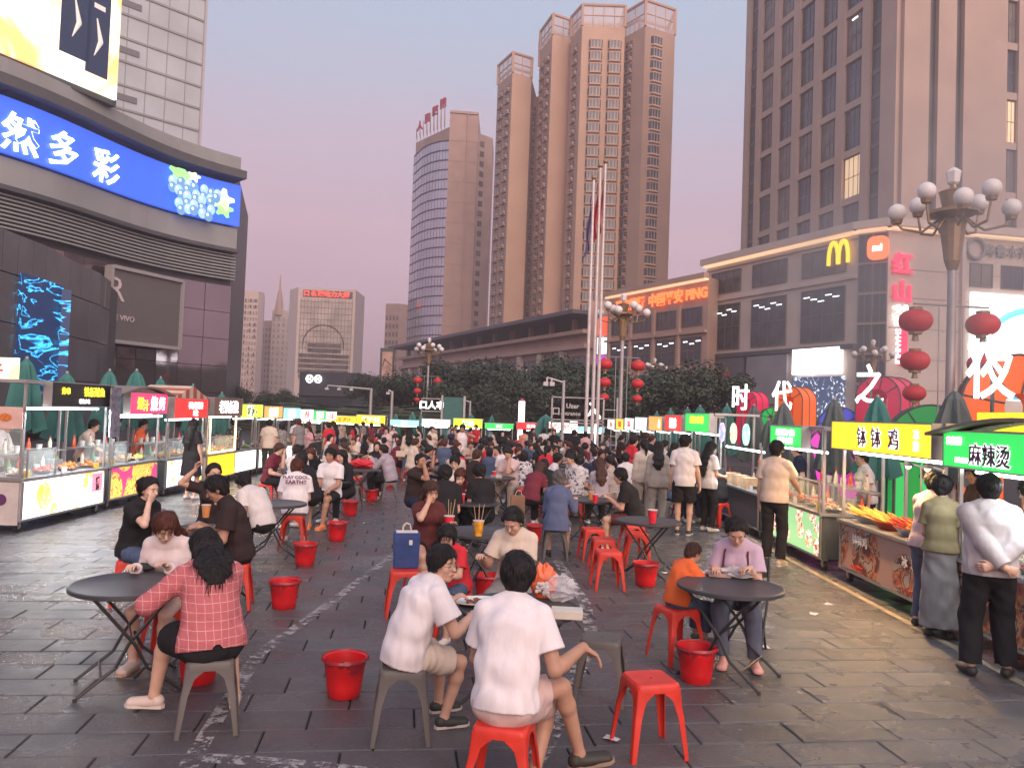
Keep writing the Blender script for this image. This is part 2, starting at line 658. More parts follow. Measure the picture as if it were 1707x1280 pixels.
class Pose:
    """all joints of one figure; local frame: x to its right, y forward, z up"""
    def __init__(s, H=1.7, sex='f', sit=0.0, lean=5, side=0, twist=0, hyaw=0, hpitch=5, hroll=0, R_=None, L_=None, fR=None, fL=None, hunch=0, build=1.0, kR=None, kL=None, **kw):
        k = s.k = H / 1.7
        s.hs = k * (1.05 + max(0, 1 - k) * 0.55)
        s.sex = sex
        s.b = build
        s.sit = sit
        lean, side, hunch = R(lean), R(side), R(hunch)
        def U(a):
            return unit([math.sin(side) * 1.0, math.sin(a), math.cos(a) * math.cos(side)])
        zp = (sit + 0.095 * k) if sit else 0.925 * k
        s.P0 = V3(0, 0, zp)
        s.P1 = s.P0 + 0.17 * k * U(lean * 0.6)
        s.P2 = s.P1 + 0.19 * k * U(lean * 0.9 + hunch * 0.5)
        s.P3 = s.P2 + 0.115 * k * U(lean * 1.1 + hunch)
        s.U = U(lean * 1.1 + hunch)
        s.P4 = s.P3 + 0.06 * k * s.U
        s.U0 = U(lean * 0.6)
        s.S0 = V3(1, 0, 0)
        tw = rotz(R(twist))
        s.S = unit(tw @ V3(1, 0, 0) - s.U * ((tw @ V3(1, 0, 0)) @ s.U))
        s.F = np.cross(s.U, s.S)
        s.F0 = np.cross(s.U0, s.S0)
        nl = R(hpitch) * 0.45 + lean * 0.7 + hunch * 0.5
        nd = unit([math.sin(side), math.sin(nl), math.cos(nl)])
        s.HM = rotz(R(hyaw + twist * 0.5)) @ rotx(-R(hpitch)) @ roty(R(hroll))
        s.Hc = s.P4 + nd * 0.122 * k + s.F * 0.012 * k + (s.HM @ V3(0, 0.012, 0)) * k + V3(0, 0, (s.hs - k) * 0.09)
        sw = (0.160 if sex == 'm' else 0.140) * k * s.b
        s.sh = {1: s.P3 + s.S * sw - s.U * 0.028 * k, -1: s.P3 - s.S * sw - s.U * 0.028 * k}
        s.el, s.wr, s.hd, s.pn = {}, {}, {}, {}
        for sd, a in ((1, R_), (-1, L_)):
            if a is None:
                a = dict(t=(0.22 * sd, 0.06, (0.82 if not sit else 0) * 1.0) if not sit else (0.12 * sd, 0.36, sit + 0.2))
            T = np.array(a['t'], float)
            if not a.get('abs'):
                T = T * (k if not sit else 1)
            hint = a.get('e', (0.22 * sd, -0.5, -0.9))
            s.el[sd], s.wr[sd] = ik(s.sh[sd], T, 0.285 * k, 0.245 * k, hint)
            s.hd[sd] = unit(a.get('d', s.wr[sd] - s.el[sd]))
            s.pn[sd] = unit(a.get('n', (0, 0, -1) if sit else (-sd, 0, 0)))
        s.curl = kw.get('curl', 35)
        s.hip, s.kn, s.an, s.fy = {}, {}, {}, {}
        for sd, ft, kh in ((1, fR, kR), (-1, fL, kL)):
            s.hip[sd] = s.P0 + s.S0 * 0.088 * sd * k - V3(0, 0, 0.02 * k)
            if ft is None:
                ft = (0.13 * sd, 0.40, -6 * sd) if sit else (0.10 * sd, 0.0, -8 * sd)
            z = ft[3] if len(ft) > 3 else 0.0
            T = V3(ft[0], ft[1], 0.085 * k + z)
            kh = kh or ((0.15 * sd, 1, 0.9) if sit else (0.1 * sd, 1, 0))
            s.kn[sd], s.an[sd] = ik(s.hip[sd], T, 0.425 * k, 0.41 * k, kh)
            s.fy[sd] = ft[2]
            s.fp = getattr(s, 'fp', {})
            s.fp[sd] = ft[4] if len(ft) > 4 else 0.0

    def foot(s, sd):
        d = rotz(R(s.fy[sd])) @ rotx(-R(s.fp[sd])) @ V3(0, 1, 0)
        an = s.an[sd]
        up = np.cross(rotz(R(s.fy[sd])) @ V3(1, 0, 0), d)
        heel = an - d * 0.03 * s.k - up * 0.045 * s.k
        toe = an + d * 0.145 * s.k - up * 0.055 * s.k
        return d, up, heel, toe

    def bounds(s):
        pts = [s.P0, s.P3, s.Hc + s.HM @ V3(0, 0, 0.13), s.Hc, *s.el.values(), *[s.wr[q] + s.hd[q] * 0.18 * s.k for q in s.wr], *s.wr.values(), *s.kn.values(), *s.an.values()]
        for q in (1, -1):
            d, up, he, to = s.foot(q)
            pts += [he, to]
        return bb(pts, 0.15)

def body_mesh(p, h, m, fingers=True):
    k, b = p.k, p.b
    lo, hi = p.bounds()
    lo[2] = max(lo[2], -0.05)
    F = Field(lo, hi, h)
    fem = p.sex == 'f'
    hip = ((0.162 if fem else 0.150) * k * b, 0.112 * k * b)
    wa = ((0.125 if fem else 0.145) * k * b, 0.095 * k * b)
    ch = ((0.134 if fem else 0.152) * k * b, 0.104 * k * b)
    shd = ((0.115 if fem else 0.135) * k * b, 0.076 * k * b)
    F.put(ecap(p.P0 - p.U0 * 0.03 * k, p.P0 + p.U0 * 0.03 * k, p.S0, p.F0, hip, hip))
    F.put(ecap(p.P0, p.P1, p.S0, p.F0, hip, wa), 0.03)
    F.put(ecap(p.P1, p.P2, (p.S0 + p.S) / 2, p.F, wa, ch), 0.03)
    F.put(ecap(p.P2, p.P3, p.S, p.F, ch, shd), 0.03)
    F.put(ecap(p.P3, p.P4, p.S, p.F, (0.10 * k, 0.066 * k), (0.055 * k, 0.055 * k)), 0.03)
    for sd in (1, -1):
        F.put(cap(p.P4 + p.U * 0.01 * k, p.sh[sd] + p.U * 0.01 * k, 0.045 * k, 0.046 * k * b), 0.02)
    if fem and k > 0.85:
        for sd in (1, -1):
            c = p.P2 + p.F * 0.085 * k + p.S * 0.07 * sd * k
            F.put(ell(c, np.eye(3), (0.055 * k, 0.055 * k, 0.055 * k)), 0.03)
    F.put(cap(p.P4, p.Hc - p.HM @ V3(0, 0.02, 0.03) * k, 0.054 * k, 0.05 * k), 0.015)
    # head
    hs = p.hs
    def hp(x, y, z):
        return p.Hc + (p.HM @ V3(x, y, z)) * hs
    F.put(ell(hp(0, -0.012, 0.028), p.HM, (0.074 * hs, 0.09 * hs, 0.084 * hs)), 0.012)
    F.put(ell(hp(0, 0.02, -0.032), p.HM, (0.058 * hs, 0.062 * hs, 0.074 * hs)), 0.02 * hs)
    F.put(ell(hp(0, 0.052, -0.09), p.HM, (0.026 * hs, 0.022 * hs, 0.018 * hs)), 0.02 * hs)
    if h <= 0.013:
        F.put(cap(hp(0, 0.078, 0.012), hp(0, 0.097, -0.022), 0.007 * hs, 0.0125 * hs), 0.008)
        F.put(cap(hp(-0.034, 0.069, 0.028), hp(0.034, 0.069, 0.028), 0.011 * hs, 0.011 * hs), 0.012)
        for sd in (1, -1):
            F.put(ell(hp(0.036 * sd, 0.056, -0.022), p.HM, (0.023 * hs, 0.02 * hs, 0.022 * hs)), 0.015)
            F.put(ell(hp(0.031 * sd, 0.093, 0.004), p.HM, (0.014 * hs, 0.010 * hs, 0.008 * hs)), 0.01, 's')
            F.put(ell(hp(0.076 * sd, -0.008, -0.008), p.HM, (0.010 * hs, 0.019 * hs, 0.031 * hs)), 0.004)
        F.put(cap(hp(-0.016, 0.078, -0.054), hp(0.016, 0.078, -0.054), 0.009 * hs, 0.009 * hs), 0.008)
    # limbs
    for sd in (1, -1):
        A, E, W = p.sh[sd], p.el[sd], p.wr[sd]
        g = (1.0 if fem else 1.14) * k * b
        F.put(cap(A, A + (E - A) * 0.3, 0.050 * g, 0.047 * g), 0.025)
        F.put(cap(A, E, 0.048 * g, 0.037 * g), 0.02)
        F.put(cap(E, E + (W - E) * 0.3, 0.037 * g, 0.039 * g), 0.012)
        F.put(cap(E + (W - E) * 0.25, W, 0.039 * g, 0.026 * g), 0.012)
        D, N = p.hd[sd], p.pn[sd]
        N = unit(N - D * (N @ D))
        X = np.cross(D, N)          # across the palm
        if X @ (p.S if True else X) * sd < 0 and False:
            X = -X
        kn = W + D * 0.085 * k
        F.put(ecap(W, kn, X, N, (0.027 * k, 0.019 * k), (0.039 * k, 0.013 * k)), 0.012)
        thumb = -X * sd if (np.cross(D, N) @ p.S) * sd > 0 else X * sd
        thumb = unit(thumb)
        if fingers:
            fk = 0.003
            for i, (ofs, ln) in enumerate(((0.029, 0.072), (0.010, 0.08), (-0.010, 0.074), (-0.028, 0.058))):
                s0 = W + D * 0.082 * k + thumb * ofs * k
                c1 = R(p.curl * 0.8 + 4 * i)
                d1 = unit(D * math.cos(c1) + N * math.sin(c1) + thumb * ofs * 2.2)
                c2 = c1 + R(p.curl)
                d2 = unit(D * math.cos(c2) + N * math.sin(c2) + thumb * ofs * 2.2)
                s1 = s0 + d1 * ln * 0.52 * k
                s2 = s1 + d2 * ln * 0.5 * k
                F.put(cap(s0, s1, 0.0092 * k, 0.0085 * k), fk)
                F.put(cap(s1, s2, 0.0085 * k, 0.0072 * k), fk)
            s0 = W + D * 0.03 * k + thumb * 0.024 * k
            s1 = s0 + unit(D * 0.7 + thumb * 0.6 + N * 0.3) * 0.04 * k
            s2 = s1 + unit(D * 0.95 + thumb * 0.15 + N * 0.4) * 0.032 * k
            F.put(cap(s0, s1, 0.014 * k, 0.011 * k), 0.006)
            F.put(cap(s1, s2, 0.0105 * k, 0.008 * k), fk)
        else:
            c1 = R(p.curl * 0.8)
            d1 = unit(D * math.cos(c1) + N * math.sin(c1))
            F.put(ecap(kn, kn + d1 * 0.07 * k, X, N, (0.036 * k, 0.014 * k), (0.028 * k, 0.011 * k)), 0.01)
            F.put(cap(W + thumb * 0.02 * k, W + D * 0.06 * k + thumb * 0.045 * k, 0.014 * k, 0.011 * k), 0.008)
        Hp, K, An = p.hip[sd], p.kn[sd], p.an[sd]
        g = k * b * (1.0 if fem else 1.02)
        F.put(cap(Hp, K, 0.082 * g, 0.053 * g), 0.03)
        c = K + (An - K) * 0.28
        F.put(cap(K, c, 0.052 * g, 0.051 * g), 0.02)
        back = unit(np.cross(unit(An - K), p.S0)) * 0.012 * k
        F.put(cap(c - back, An, 0.050 * g, 0.032 * g), 0.02)
        d, up, he, to = p.foot(sd)
        F.put(cap(An - up * 0.01, he, 0.033 * k, 0.03 * k), 0.02)
        F.put(ecap(he, to, np.cross(d, up), up, (0.028 * k, 0.026 * k), (0.041 * k, 0.019 * k)), 0.02)
    return surface(F, 'body', m)

def shirt_mesh(p, h, m, sleeve='short', drop=0.06, loose=0.016, seed=1.0, name='shirt', flare=0.0, wr=0.004):
    k, b = p.k, p.b
    fem = p.sex == 'f'
    lo, hi = p.bounds()
    bot = p.P0 - p.U0 * (drop + 0.03) * k
    lo[2] = max(min(bot[2], min(e[2] for e in p.wr.values()) if sleeve == 'long' else bot[2]) - 0.06, -0.02)
    hi[2] = max(p.P4[2], p.el[1][2], p.el[-1][2], (p.wr[1][2] if sleeve == 'long' else 0)) + 0.13 * k
    if sleeve != 'long':
        allp = [p.P0, p.P1, p.P2, p.P3, p.P4, *p.sh.values(), *p.el.values(), bot]
        l2, h2 = bb(allp, 0.22)
        lo = np.maximum(lo, np.minimum(l2, lo + 10))
        lo[0], hi[0] = max(lo[0], l2[0]), min(hi[0], h2[0])
        lo[1], hi[1] = max(lo[1], l2[1]), min(hi[1], h2[1])
    F = Field(lo, hi, h)
    loose = loose * 0.62 + 0.003
    q = loose + 0.008
    hip = ((0.163 if fem else 0.153) * k * b + q, 0.115 * k * b + q)
    wa = ((0.133 if fem else 0.150) * k * b + q, 0.10 * k * b + q)
    ch = ((0.136 if fem else 0.154) * k * b + q, 0.106 * k * b + q)
    shd = ((0.117 if fem else 0.138) * k * b + q * 0.6, 0.078 * k * b + q * 0.6)
    hem = (hip[0] + flare, hip[1] + flare)
    F.put(ecap(p.P0, bot - p.U0 * 0.03, p.S0, p.F0, hip, hem))
    F.put(ecap(p.P0, p.P1, p.S0, p.F0, hip, wa), 0.04)
    F.put(ecap(p.P1, p.P2, (p.S0 + p.S) / 2, p.F, wa, ch), 0.04)
    F.put(ecap(p.P2, p.P3, p.S, p.F, ch, shd), 0.035)
    F.put(ecap(p.P3, p.P3 + (p.P4 - p.P3) * 0.55, p.S, p.F, (0.108 * k, 0.075 * k), (0.075 * k, 0.068 * k)), 0.02)
    if fem and k > 0.85:
        for sd in (1, -1):
            F.put(ell(p.P2 + p.F * 0.085 * k + p.S * 0.07 * sd * k, np.eye(3), (0.055 * k + q,) * 3), 0.04)
    F.wrinkle(wr * 0.5, 24, seed)
    F.clip(p.P0 - p.U0 * drop * k, -p.U0)
    for sd in (1, -1):
        A, E, W = p.sh[sd], p.el[sd], p.wr[sd]
        g = (1.0 if fem else 1.14) * k * b
        if sleeve == 'none':
            F.put(cap(A - p.S * sd * 0.03, A, 0.06 * g, 0.05 * g), 0.02)
            continue
        F.put(cap(p.P4 - p.U * 0.005 * k, p.sh[sd] + p.U * 0.01 * k, 0.047 * k + q * 0.4, 0.049 * k * b + q * 0.5), 0.02)
        F.put(cap(A, A + (E - A) * 0.3, 0.050 * g + q * 0.5, 0.050 * g + q * 0.7), 0.025)
        if sleeve == 'short':
            F.put(cap(A, A + (E - A) * 0.66, 0.050 * g + q * 0.5, 0.054 * g + q * 1.1, True), 0.012)
        else:
            F.put(cap(A, E, 0.050 * g + q * 0.5, 0.042 * g + q * 0.8), 0.012)
            t = 0.93 if sleeve == 'long' else 0.35
            F.put(cap(E, E + (W - E) * t, 0.042 * g + q * 0.8, (0.03 if sleeve == 'long' else 0.038) * g + q * 0.8, True), 0.012)
    return surface(F, name, m)

def bottoms_mesh(p, h, m, kind='trousers', seed=2.0, loose=0.003, name=None):
    k, b = p.k, p.b
    fem = p.sex == 'f'
    pts = [p.P0, p.P1, *p.kn.values(), *p.an.values()]
    lo, hi = bb(pts, 0.2)
    lo[2] = max(lo[2], -0.02)
    F = Field(lo, hi, h)
    q = loose + 0.007
    hip = ((0.164 if fem else 0.153) * k * b + q, 0.114 * k * b + q)
    F.put(ecap(p.P0 - p.U0 * 0.03 * k, p.P0 + p.U0 * 0.075 * k, p.S0, p.F0, hip, (hip[0] - 0.012, hip[1] - 0.012)))
    if kind in ('skirt', 'long_skirt'):
        if p.sit:
            e = (p.kn[1] + p.kn[-1]) / 2
            s0 = (p.hip[1] + p.hip[-1]) / 2
            w = np.linalg.norm(p.kn[1] - p.kn[-1]) / 2
            t = 0.72
            F.put(ecap(s0, s0 + (e - s0) * t, p.S0, p.F0, (0.19 * k, 0.1 * k), (max(w, 0.08) + 0.085 * k, 0.075 * k), True), 0.03)
        else:
            t = 0.42 if kind == 'skirt' else 0.80
            F.put(ecap(p.P0, p.P0 - V3(0, 0, t * k), p.S0, p.F0, hip, (hip[0] + 0.05 * k, hip[1] + 0.06 * k), True), 0.03)
        F.wrinkle(0.005, 20, seed)
    else:
        g = k * b
        for sd in (1, -1):
            Hp, K, An = p.hip[sd], p.kn[sd], p.an[sd]
            if kind == 'shorts':
                F.put(cap(Hp, Hp + (K - Hp) * 0.80, 0.086 * g + q, 0.072 * g + q * 1.6, True), 0.025)
            elif kind == 'mini':
                F.put(cap(Hp, Hp + (K - Hp) * 0.38, 0.088 * g + q, 0.082 * g + q, True), 0.025)
            else:
                F.put(cap(Hp, K, 0.088 * g + q, 0.066 * g + q), 0.025)
                w = 1.0 if kind == 'trousers' else 1.25
                t = 0.95 if kind != 'cropped' else 0.8
                F.put(cap(K, K + (An - K) * t, 0.066 * g + q, (0.045 * g + q) * w, True), 0.02)
        F.wrinkle(0.0035, 30, seed)
    return surface(F, name or {'trousers': 'trousers', 'shorts': 'shorts', 'mini': 'shorts', 'skirt': 'skirt', 'long_skirt': 'skirt', 'wide': 'trousers', 'cropped': 'trousers'}[kind], m)

def hair_mesh(p, h, m, style='short', seed=0.5, length=0.3):
    hs = p.hs
    def hp(x, y, z):
        return p.Hc + (p.HM @ V3(x, y, z)) * hs
    pts = [hp(0, 0, 0)]
    back = p.P4 - p.F * 0.115 * p.k - p.U * 0.05 * p.k
    ends = []
    if style == 'long':
        line = [p.P4, p.P3, p.P2, p.P1, p.P0]
        def spine(dist):
            for a, c in zip(line, line[1:]):
                L_ = np.linalg.norm(c - a)
                if dist <= L_:
                    return a + (c - a) * dist / L_
                dist -= L_
            return line[-1]
        for fr, of in ((0.35, 0.140), (0.7, 0.158), (1.0, 0.160)):
            q = spine(length * fr * p.k)
            ends.append(q - p.F * of * p.k * (1 if p.sit or fr < 0.9 else 0.95))
    lo, hi = bb(pts + ends, 0.17)
    if style in ('tail', 'bun'):
        lo[2] -= 0.12
        lo -= 0.04
        hi += 0.04
    F = Field(lo, hi, h)
    e = 0.019 if style != 'crop' else 0.008
    F.put(ell(hp(0, -0.014, 0.030), p.HM, ((0.075 + e) * hs, (0.091 + e) * hs, (0.086 + e) * hs)))
    F.put(ell(hp(0, -0.04, -0.02), p.HM, (0.068 * hs, 0.068 * hs, 0.085 * hs)), 0.02)
    n = p.HM @ unit([0, 1.35 if style != 'crop' else 1.2, -1.0])
    pulled = style in ('bun', 'tail', 'crop')
    F.clip(hp(0, 0.066 if pulled else 0.077, 0.078 if pulled else 0.064), n, 0.002 if pulled else 0.005)
    if style == 'fringe':
        F.put(ecap(hp(0, 0.062, 0.085), hp(0, 0.088, 0.035), p.HM @ V3(1, 0, 0), None, (0.06 * hs, 0.012 * hs), (0.055 * hs, 0.007 * hs)), 0.01)
    F.clip(hp(0, 0, -0.085), p.HM @ V3(0, 0, -1))
    X = p.HM @ V3(1, 0, 0)
    if style == 'long':
        a = hp(0, -0.055, 0.0)
        F.put(ecap(a, back, X, None, (0.082 * hs, 0.05 * hs), (0.085 * hs, 0.04 * hs)), 0.03)
        ch_ = [back] + ends
        wd = [0.088, 0.090, 0.082, 0.050]
        for q in range(3):
            F.put(ecap(ch_[q], ch_[q + 1], p.S, None, (wd[q] * hs, 0.036 * hs), (wd[q + 1] * hs, (0.034 - 0.006 * q) * hs)), 0.03)
        for sd in (1, -1):
            F.put(ecap(hp(0.07 * sd, -0.02, 0.0), p.P4 + p.S * 0.075 * sd * p.k - p.F * 0.03 * p.k, p.HM @ V3(0, 1, 0), None, (0.035 * hs, 0.02 * hs), (0.04 * hs, 0.022 * hs)), 0.02)
    if style == 'bob':
        a = hp(0, -0.055, 0.0)
        F.put(ecap(a, hp(0, -0.06, -0.11), X, None, (0.083 * hs, 0.05 * hs), (0.075 * hs, 0.035 * hs)), 0.03)
        for sd in (1, -1):
            F.put(ecap(hp(0.068 * sd, -0.01, 0.0), hp(0.065 * sd, 0.0, -0.10), p.HM @ V3(0, 1, 0), None, (0.04 * hs, 0.018 * hs), (0.035 * hs, 0.014 * hs)), 0.02)
    if style == 'tail':
        a = hp(0, -0.105, 0.01)
        b_ = a + V3(0, 0, -0.09) * hs - (p.HM @ V3(0, 0.05, 0)) * hs
        c = b_ + V3(0, 0, -0.12) * hs
        F.put(cap(a, b_, 0.026 * hs, 0.034 * hs), 0.01)
        F.put(cap(b_, c, 0.034 * hs, 0.014 * hs), 0.02)
    if style == 'bun':
        F.put(ell(hp(0, -0.11, 0.05), np.eye(3), (0.04 * hs, 0.038 * hs, 0.036 * hs)), 0.008)
    F.wrinkle(0.0040 if style != 'crop' else 0.001, 62, seed)
    return surface(F, 'hair', m)

def strands(p, me, m, style, n=420, seed=3):
    r = random.Random(seed)
    nv = len(me.vertices)
    co = np.empty(nv * 3, np.float32)
    no = np.empty(nv * 3, np.float32)
    me.vertices.foreach_get('co', co)
    me.vertices.foreach_get('normal', no)
    co, no = co.reshape(-1, 3), no.reshape(-1, 3)
    hs = p.hs
    up = p.HM @ V3(0, 0, 1)
    fw = p.HM @ V3(0, 1, 0)
    crown = p.Hc + (p.HM @ V3(0, -0.045, 0.10)) * hs
    cen = p.Hc + (p.HM @ V3(0, -0.014, 0.02)) * hs
    vs, fs = [], []
    for _ in range(n):
        i = r.randrange(nv)
        q = co[i].astype(float)
        nn = no[i].astype(float)
        if nn[2] < -0.6:
            continue
        near = np.linalg.norm(q - cen) < 0.135 * hs
        q = q + nn * 0.0015
        loc_ = p.HM.T @ (q - p.Hc) / hs
        if style in ('bun', 'tail') and loc_[1] > 0.0:
            continue
        if loc_[1] > 0.045 and loc_[2] < (0.085 if style in ('bun', 'tail', 'crop') else 0.066):
            continue
        step = (0.013 if style in ('short', 'crop') else 0.020) * hs * r.uniform(0.7, 1.3)
        wdt = 0.0032 * hs * r.uniform(0.6, 1.3)
        pts = [q]
        lift = r.uniform(-0.0006, 0.0022)
        jit = np.array([r.uniform(-0.35, 0.35) for _ in range(3)])
        for k in range(4):
            if near:
                d = unit(q - crown) * 0.75 - up * 0.55 + jit * 0.6
            else:
                d = V3(0, 0, -1) + jit * 0.4
            d = d - nn * (d @ nn)
            d = unit(d)
            q2 = q + d * step
            if near:
                rad = np.linalg.norm(q - cen)
                w = unit(q2 - cen)
                q2 = cen + w * (rad + lift)
                nn = w
            else:
                q2 = q2 + nn * lift
            q = q2
            pts.append(q)
        side = unit(np.cross(pts[1] - pts[0], nn))
        b0 = len(vs)
        for k, pt in enumerate(pts):
            w = wdt * (1 - 0.85 * k / 4) * (0.5 if k == 0 else 1)
            vs.append(pt - side * w)
            vs.append(pt + side * w)
        for k in range(4):
            a = b0 + 2 * k
            fs.append((a, a + 1, a + 3, a + 2))
    o = bpy.data.meshes.new('hair_strands')
    o.from_pydata([tuple(v) for v in vs], [], fs)
    o.polygons.foreach_set('use_smooth', [True] * len(fs))
    o.materials.append(m)
    return o

def shoe_mesh(p, h, sd, m, kind='shoe'):
    d, up, he, to = p.foot(sd)
    k = p.k
    lo, hi = bb([he, to, p.an[sd]], 0.09)
    F = Field(lo, hi, h)
    X = np.cross(d, up)
    F.put(ecap(he, to + d * 0.012, X, None, (0.036 * k, 0.036 * k), (0.047 * k, 0.03 * k)))
    F.put(cap(he + up * 0.01, he + up * 0.055 * k + d * 0.03, 0.038 * k, 0.034 * k), 0.02)
    F.put(cap(he + d * 0.05, to, 0.038 * k, 0.03 * k), 0.02)
    n = p.an[sd] - up * 0.085 * k
    F.clip(n + up * 0.008, -up)
    F.clip(p.an[sd] + up * (0.0 if kind == 'shoe' else -0.035) * k, up)
    return surface(F, 'shoe', m)

def sole_mesh(p, sd, m):
    d, up, he, to = p.foot(sd)
    k = p.k
    X = np.cross(d, up)
    base = p.an[sd] - up * 0.085 * k
    b = MB()
    prof = [(-0.078, 0.0), (-0.066, 0.030), (-0.02, 0.036), (0.06, 0.036), (0.12, 0.047), (0.165, 0.045), (0.196, 0.02), (0.2, 0.0)]
    poly = [(a, w) for a, w in prof] + [(a, -w) for a, w in reversed(prof[1:-1])]
    M = Matrix(((d[0], X[0], up[0], base[0]), (d[1], X[1], up[1], base[1]), (d[2], X[2], up[2], base[2]), (0, 0, 0, 1)))
    b.prism([(a * k, w * k) for a, w in poly], 0.001, 0.022 * k, M)
    return b.mesh('sole', m)

def face_parts(p, root, hair_m, h, glasses=False, parts=True):
    hs = p.hs
    HMm = Matrix([[p.HM[i][j] for j in range(3)] for i in range(3)])
    def T(x, y, z):
        return Vector(p.Hc) + (HMm @ Vector((x, y, z))) * hs
    for sd in (1, -1):
        b = MB()
        b.ball((0, 0, 0), 1.0, 10, 6)
        me = b.mesh('eye', mat('eye_white', (0.42, 0.35, 0.33), 0.25, var=0.02), True)
        M = Matrix.Translation(T(0.031 * sd, 0.0775, 0.004)) @ HMm.to_4x4() @ Matrix.Diagonal((0.0115 * hs, 0.008 * hs, 0.0042 * hs, 1))
        o = bpy.data.objects.new('eye', me)
        link(o, root)
        o.matrix_local = M
        b = MB()
        b.ball((0, 0, 0), 1.0, 10, 6)
        me = b.mesh('iris', mat('iris', (0.012, 0.008, 0.006), 0.15, var=0.0), True)
        i = bpy.data.objects.new('iris', me)
        link(i, o)
        i.matrix_local = Matrix.Translation((0, 0.55, 0)) @ Matrix.Diagonal((0.52, 0.62, 0.95, 1))
        b = MB()
        pts = [T(0.015 * sd, 0.0865, 0.025), T(0.03 * sd, 0.0835, 0.0295), T(0.047 * sd, 0.072, 0.0245)]
        b.cyl(pts[0], pts[1], 0.0020 * hs, 0.0026 * hs, 6)
        b.cyl(pts[1], pts[2], 0.0026 * hs, 0.0014 * hs, 6)
        b.build('eyebrow', hair_m, root)
    b = MB()
    b.cyl(T(-0.019, 0.0825, -0.0535), T(0, 0.0905, -0.0525), 0.0028 * hs, 0.0052 * hs, 8)
    b.cyl(T(0, 0.0905, -0.0525), T(0.019, 0.0825, -0.0535), 0.0052 * hs, 0.0028 * hs, 8)
    b.build('mouth', mat('lips', (0.33, 0.09, 0.08), 0.45, var=0.05), root)
    if glasses:
        b = MB()
        for sd in (1, -1):
            pts = [T(0.033 * sd + 0.022 * math.cos(a), 0.098 - abs(0.011 * math.cos(a)) * (math.cos(a) * sd > 0), 0.0 + 0.019 * math.sin(a)) for a in [2 * PI * i / 14 for i in range(15)]]
            b.path(pts, 0.0013, 5)
            b.path([T(0.055 * sd, 0.088, 0.005), T(0.079 * sd, 0.0, 0.006)], 0.0013, 5)
        b.path([T(-0.011, 0.098, 0.005), T(0.011, 0.098, 0.005)], 0.0013, 5)
        b.build('glasses', mat('wire_frame', (0.35, 0.34, 0.33), 0.25, 0.9), root)

SKIN = {}
def skin(tone=1):
    cols = {0: (0.64, 0.42, 0.33), 1: (0.55, 0.33, 0.245), 2: (0.42, 0.235, 0.165)}
    return mat('skin_%d' % tone, cols[tone], 0.5, var=0.07, vscale=18, spec=0.35)
def hairm(c='black'):
    cols = {'black': (0.012, 0.010, 0.011), 'brown': (0.055, 0.024, 0.018), 'grey': (0.10, 0.09, 0.09), 'auburn': (0.075, 0.022, 0.014)}
    return mat('hair_' + c, cols[c], 0.58, var=0.5, vscale=70, bump=0.6, bscale=110, stretch=(1, 1, 0.10), spec=0.28)
def cloth(name, col, rough=0.85, bump=0.5):
    return mat('cloth_' + name, col, rough, var=0.06, vscale=14, bump=bump * 0.7, bscale=9, spec=0.2, stretch=(1.6, 1.6, 0.55))

def person(label, loc, face, h=0.012, shirt=None, bottom=None, hair=('short', 'black'), shoes=(0.6, 0.6, 0.6), sole=None, tone=1, fparts=True, glasses=False, group=None, cat='person', shirt_kw=None, bottom_kw=None, hair_kw=None, fingers=True, extra=None, **pose):
    """face: heading in degrees, 0 = away from the camera (+Y), 90 = to the left of the picture"""
    p = Pose(**pose)
    root = thing('person', label, cat, loc, R(face), group)
    def part(me):
        if me is None:
            return None
        o = bpy.data.objects.new(me.name.split('.')[0], me)
        return link(o, root)
    part(body_mesh(p, h, skin(tone), fingers))
    if shirt:
        kind, m = shirt
        part(shirt_mesh(p, h, m, kind, **(shirt_kw or {})))
    if bottom:
        kind, m = bottom
        part(bottoms_mesh(p, h, m, kind, **(bottom_kw or {})))
    hm = hairm(hair[1])
    ho = part(hair_mesh(p, min(h, 0.016) if h > 0.01 else 0.0055, hm, hair[0], **(hair_kw or {})))
    if h < 0.01 and ho:
        st_ = link(bpy.data.objects.new('hair_strands', strands(p, ho.data, hm, hair[0], 900 if hair[0] == 'long' else 600, len(label))), ho)
        tag(st_, kind='stuff')
    if shoes is not None:
        sm = mat('shoe_%02d_%02d_%02d' % tuple(int(99 * c) for c in shoes), shoes, 0.6, var=0.1)
        for sd in (1, -1):
            o = part(shoe_mesh(p, min(h, 0.012), sd, sm))
            if sole and o:
                slm = mat('sole_%02d_%02d_%02d' % tuple(int(99 * c) for c in sole), sole, 0.7, var=0.08)
                link(bpy.data.objects.new('sole', sole_mesh(p, sd, slm)), o)
    if fparts:
        face_parts(p, root, hm, h, glasses)
    if extra:
        extra(p, root)
    return root, p
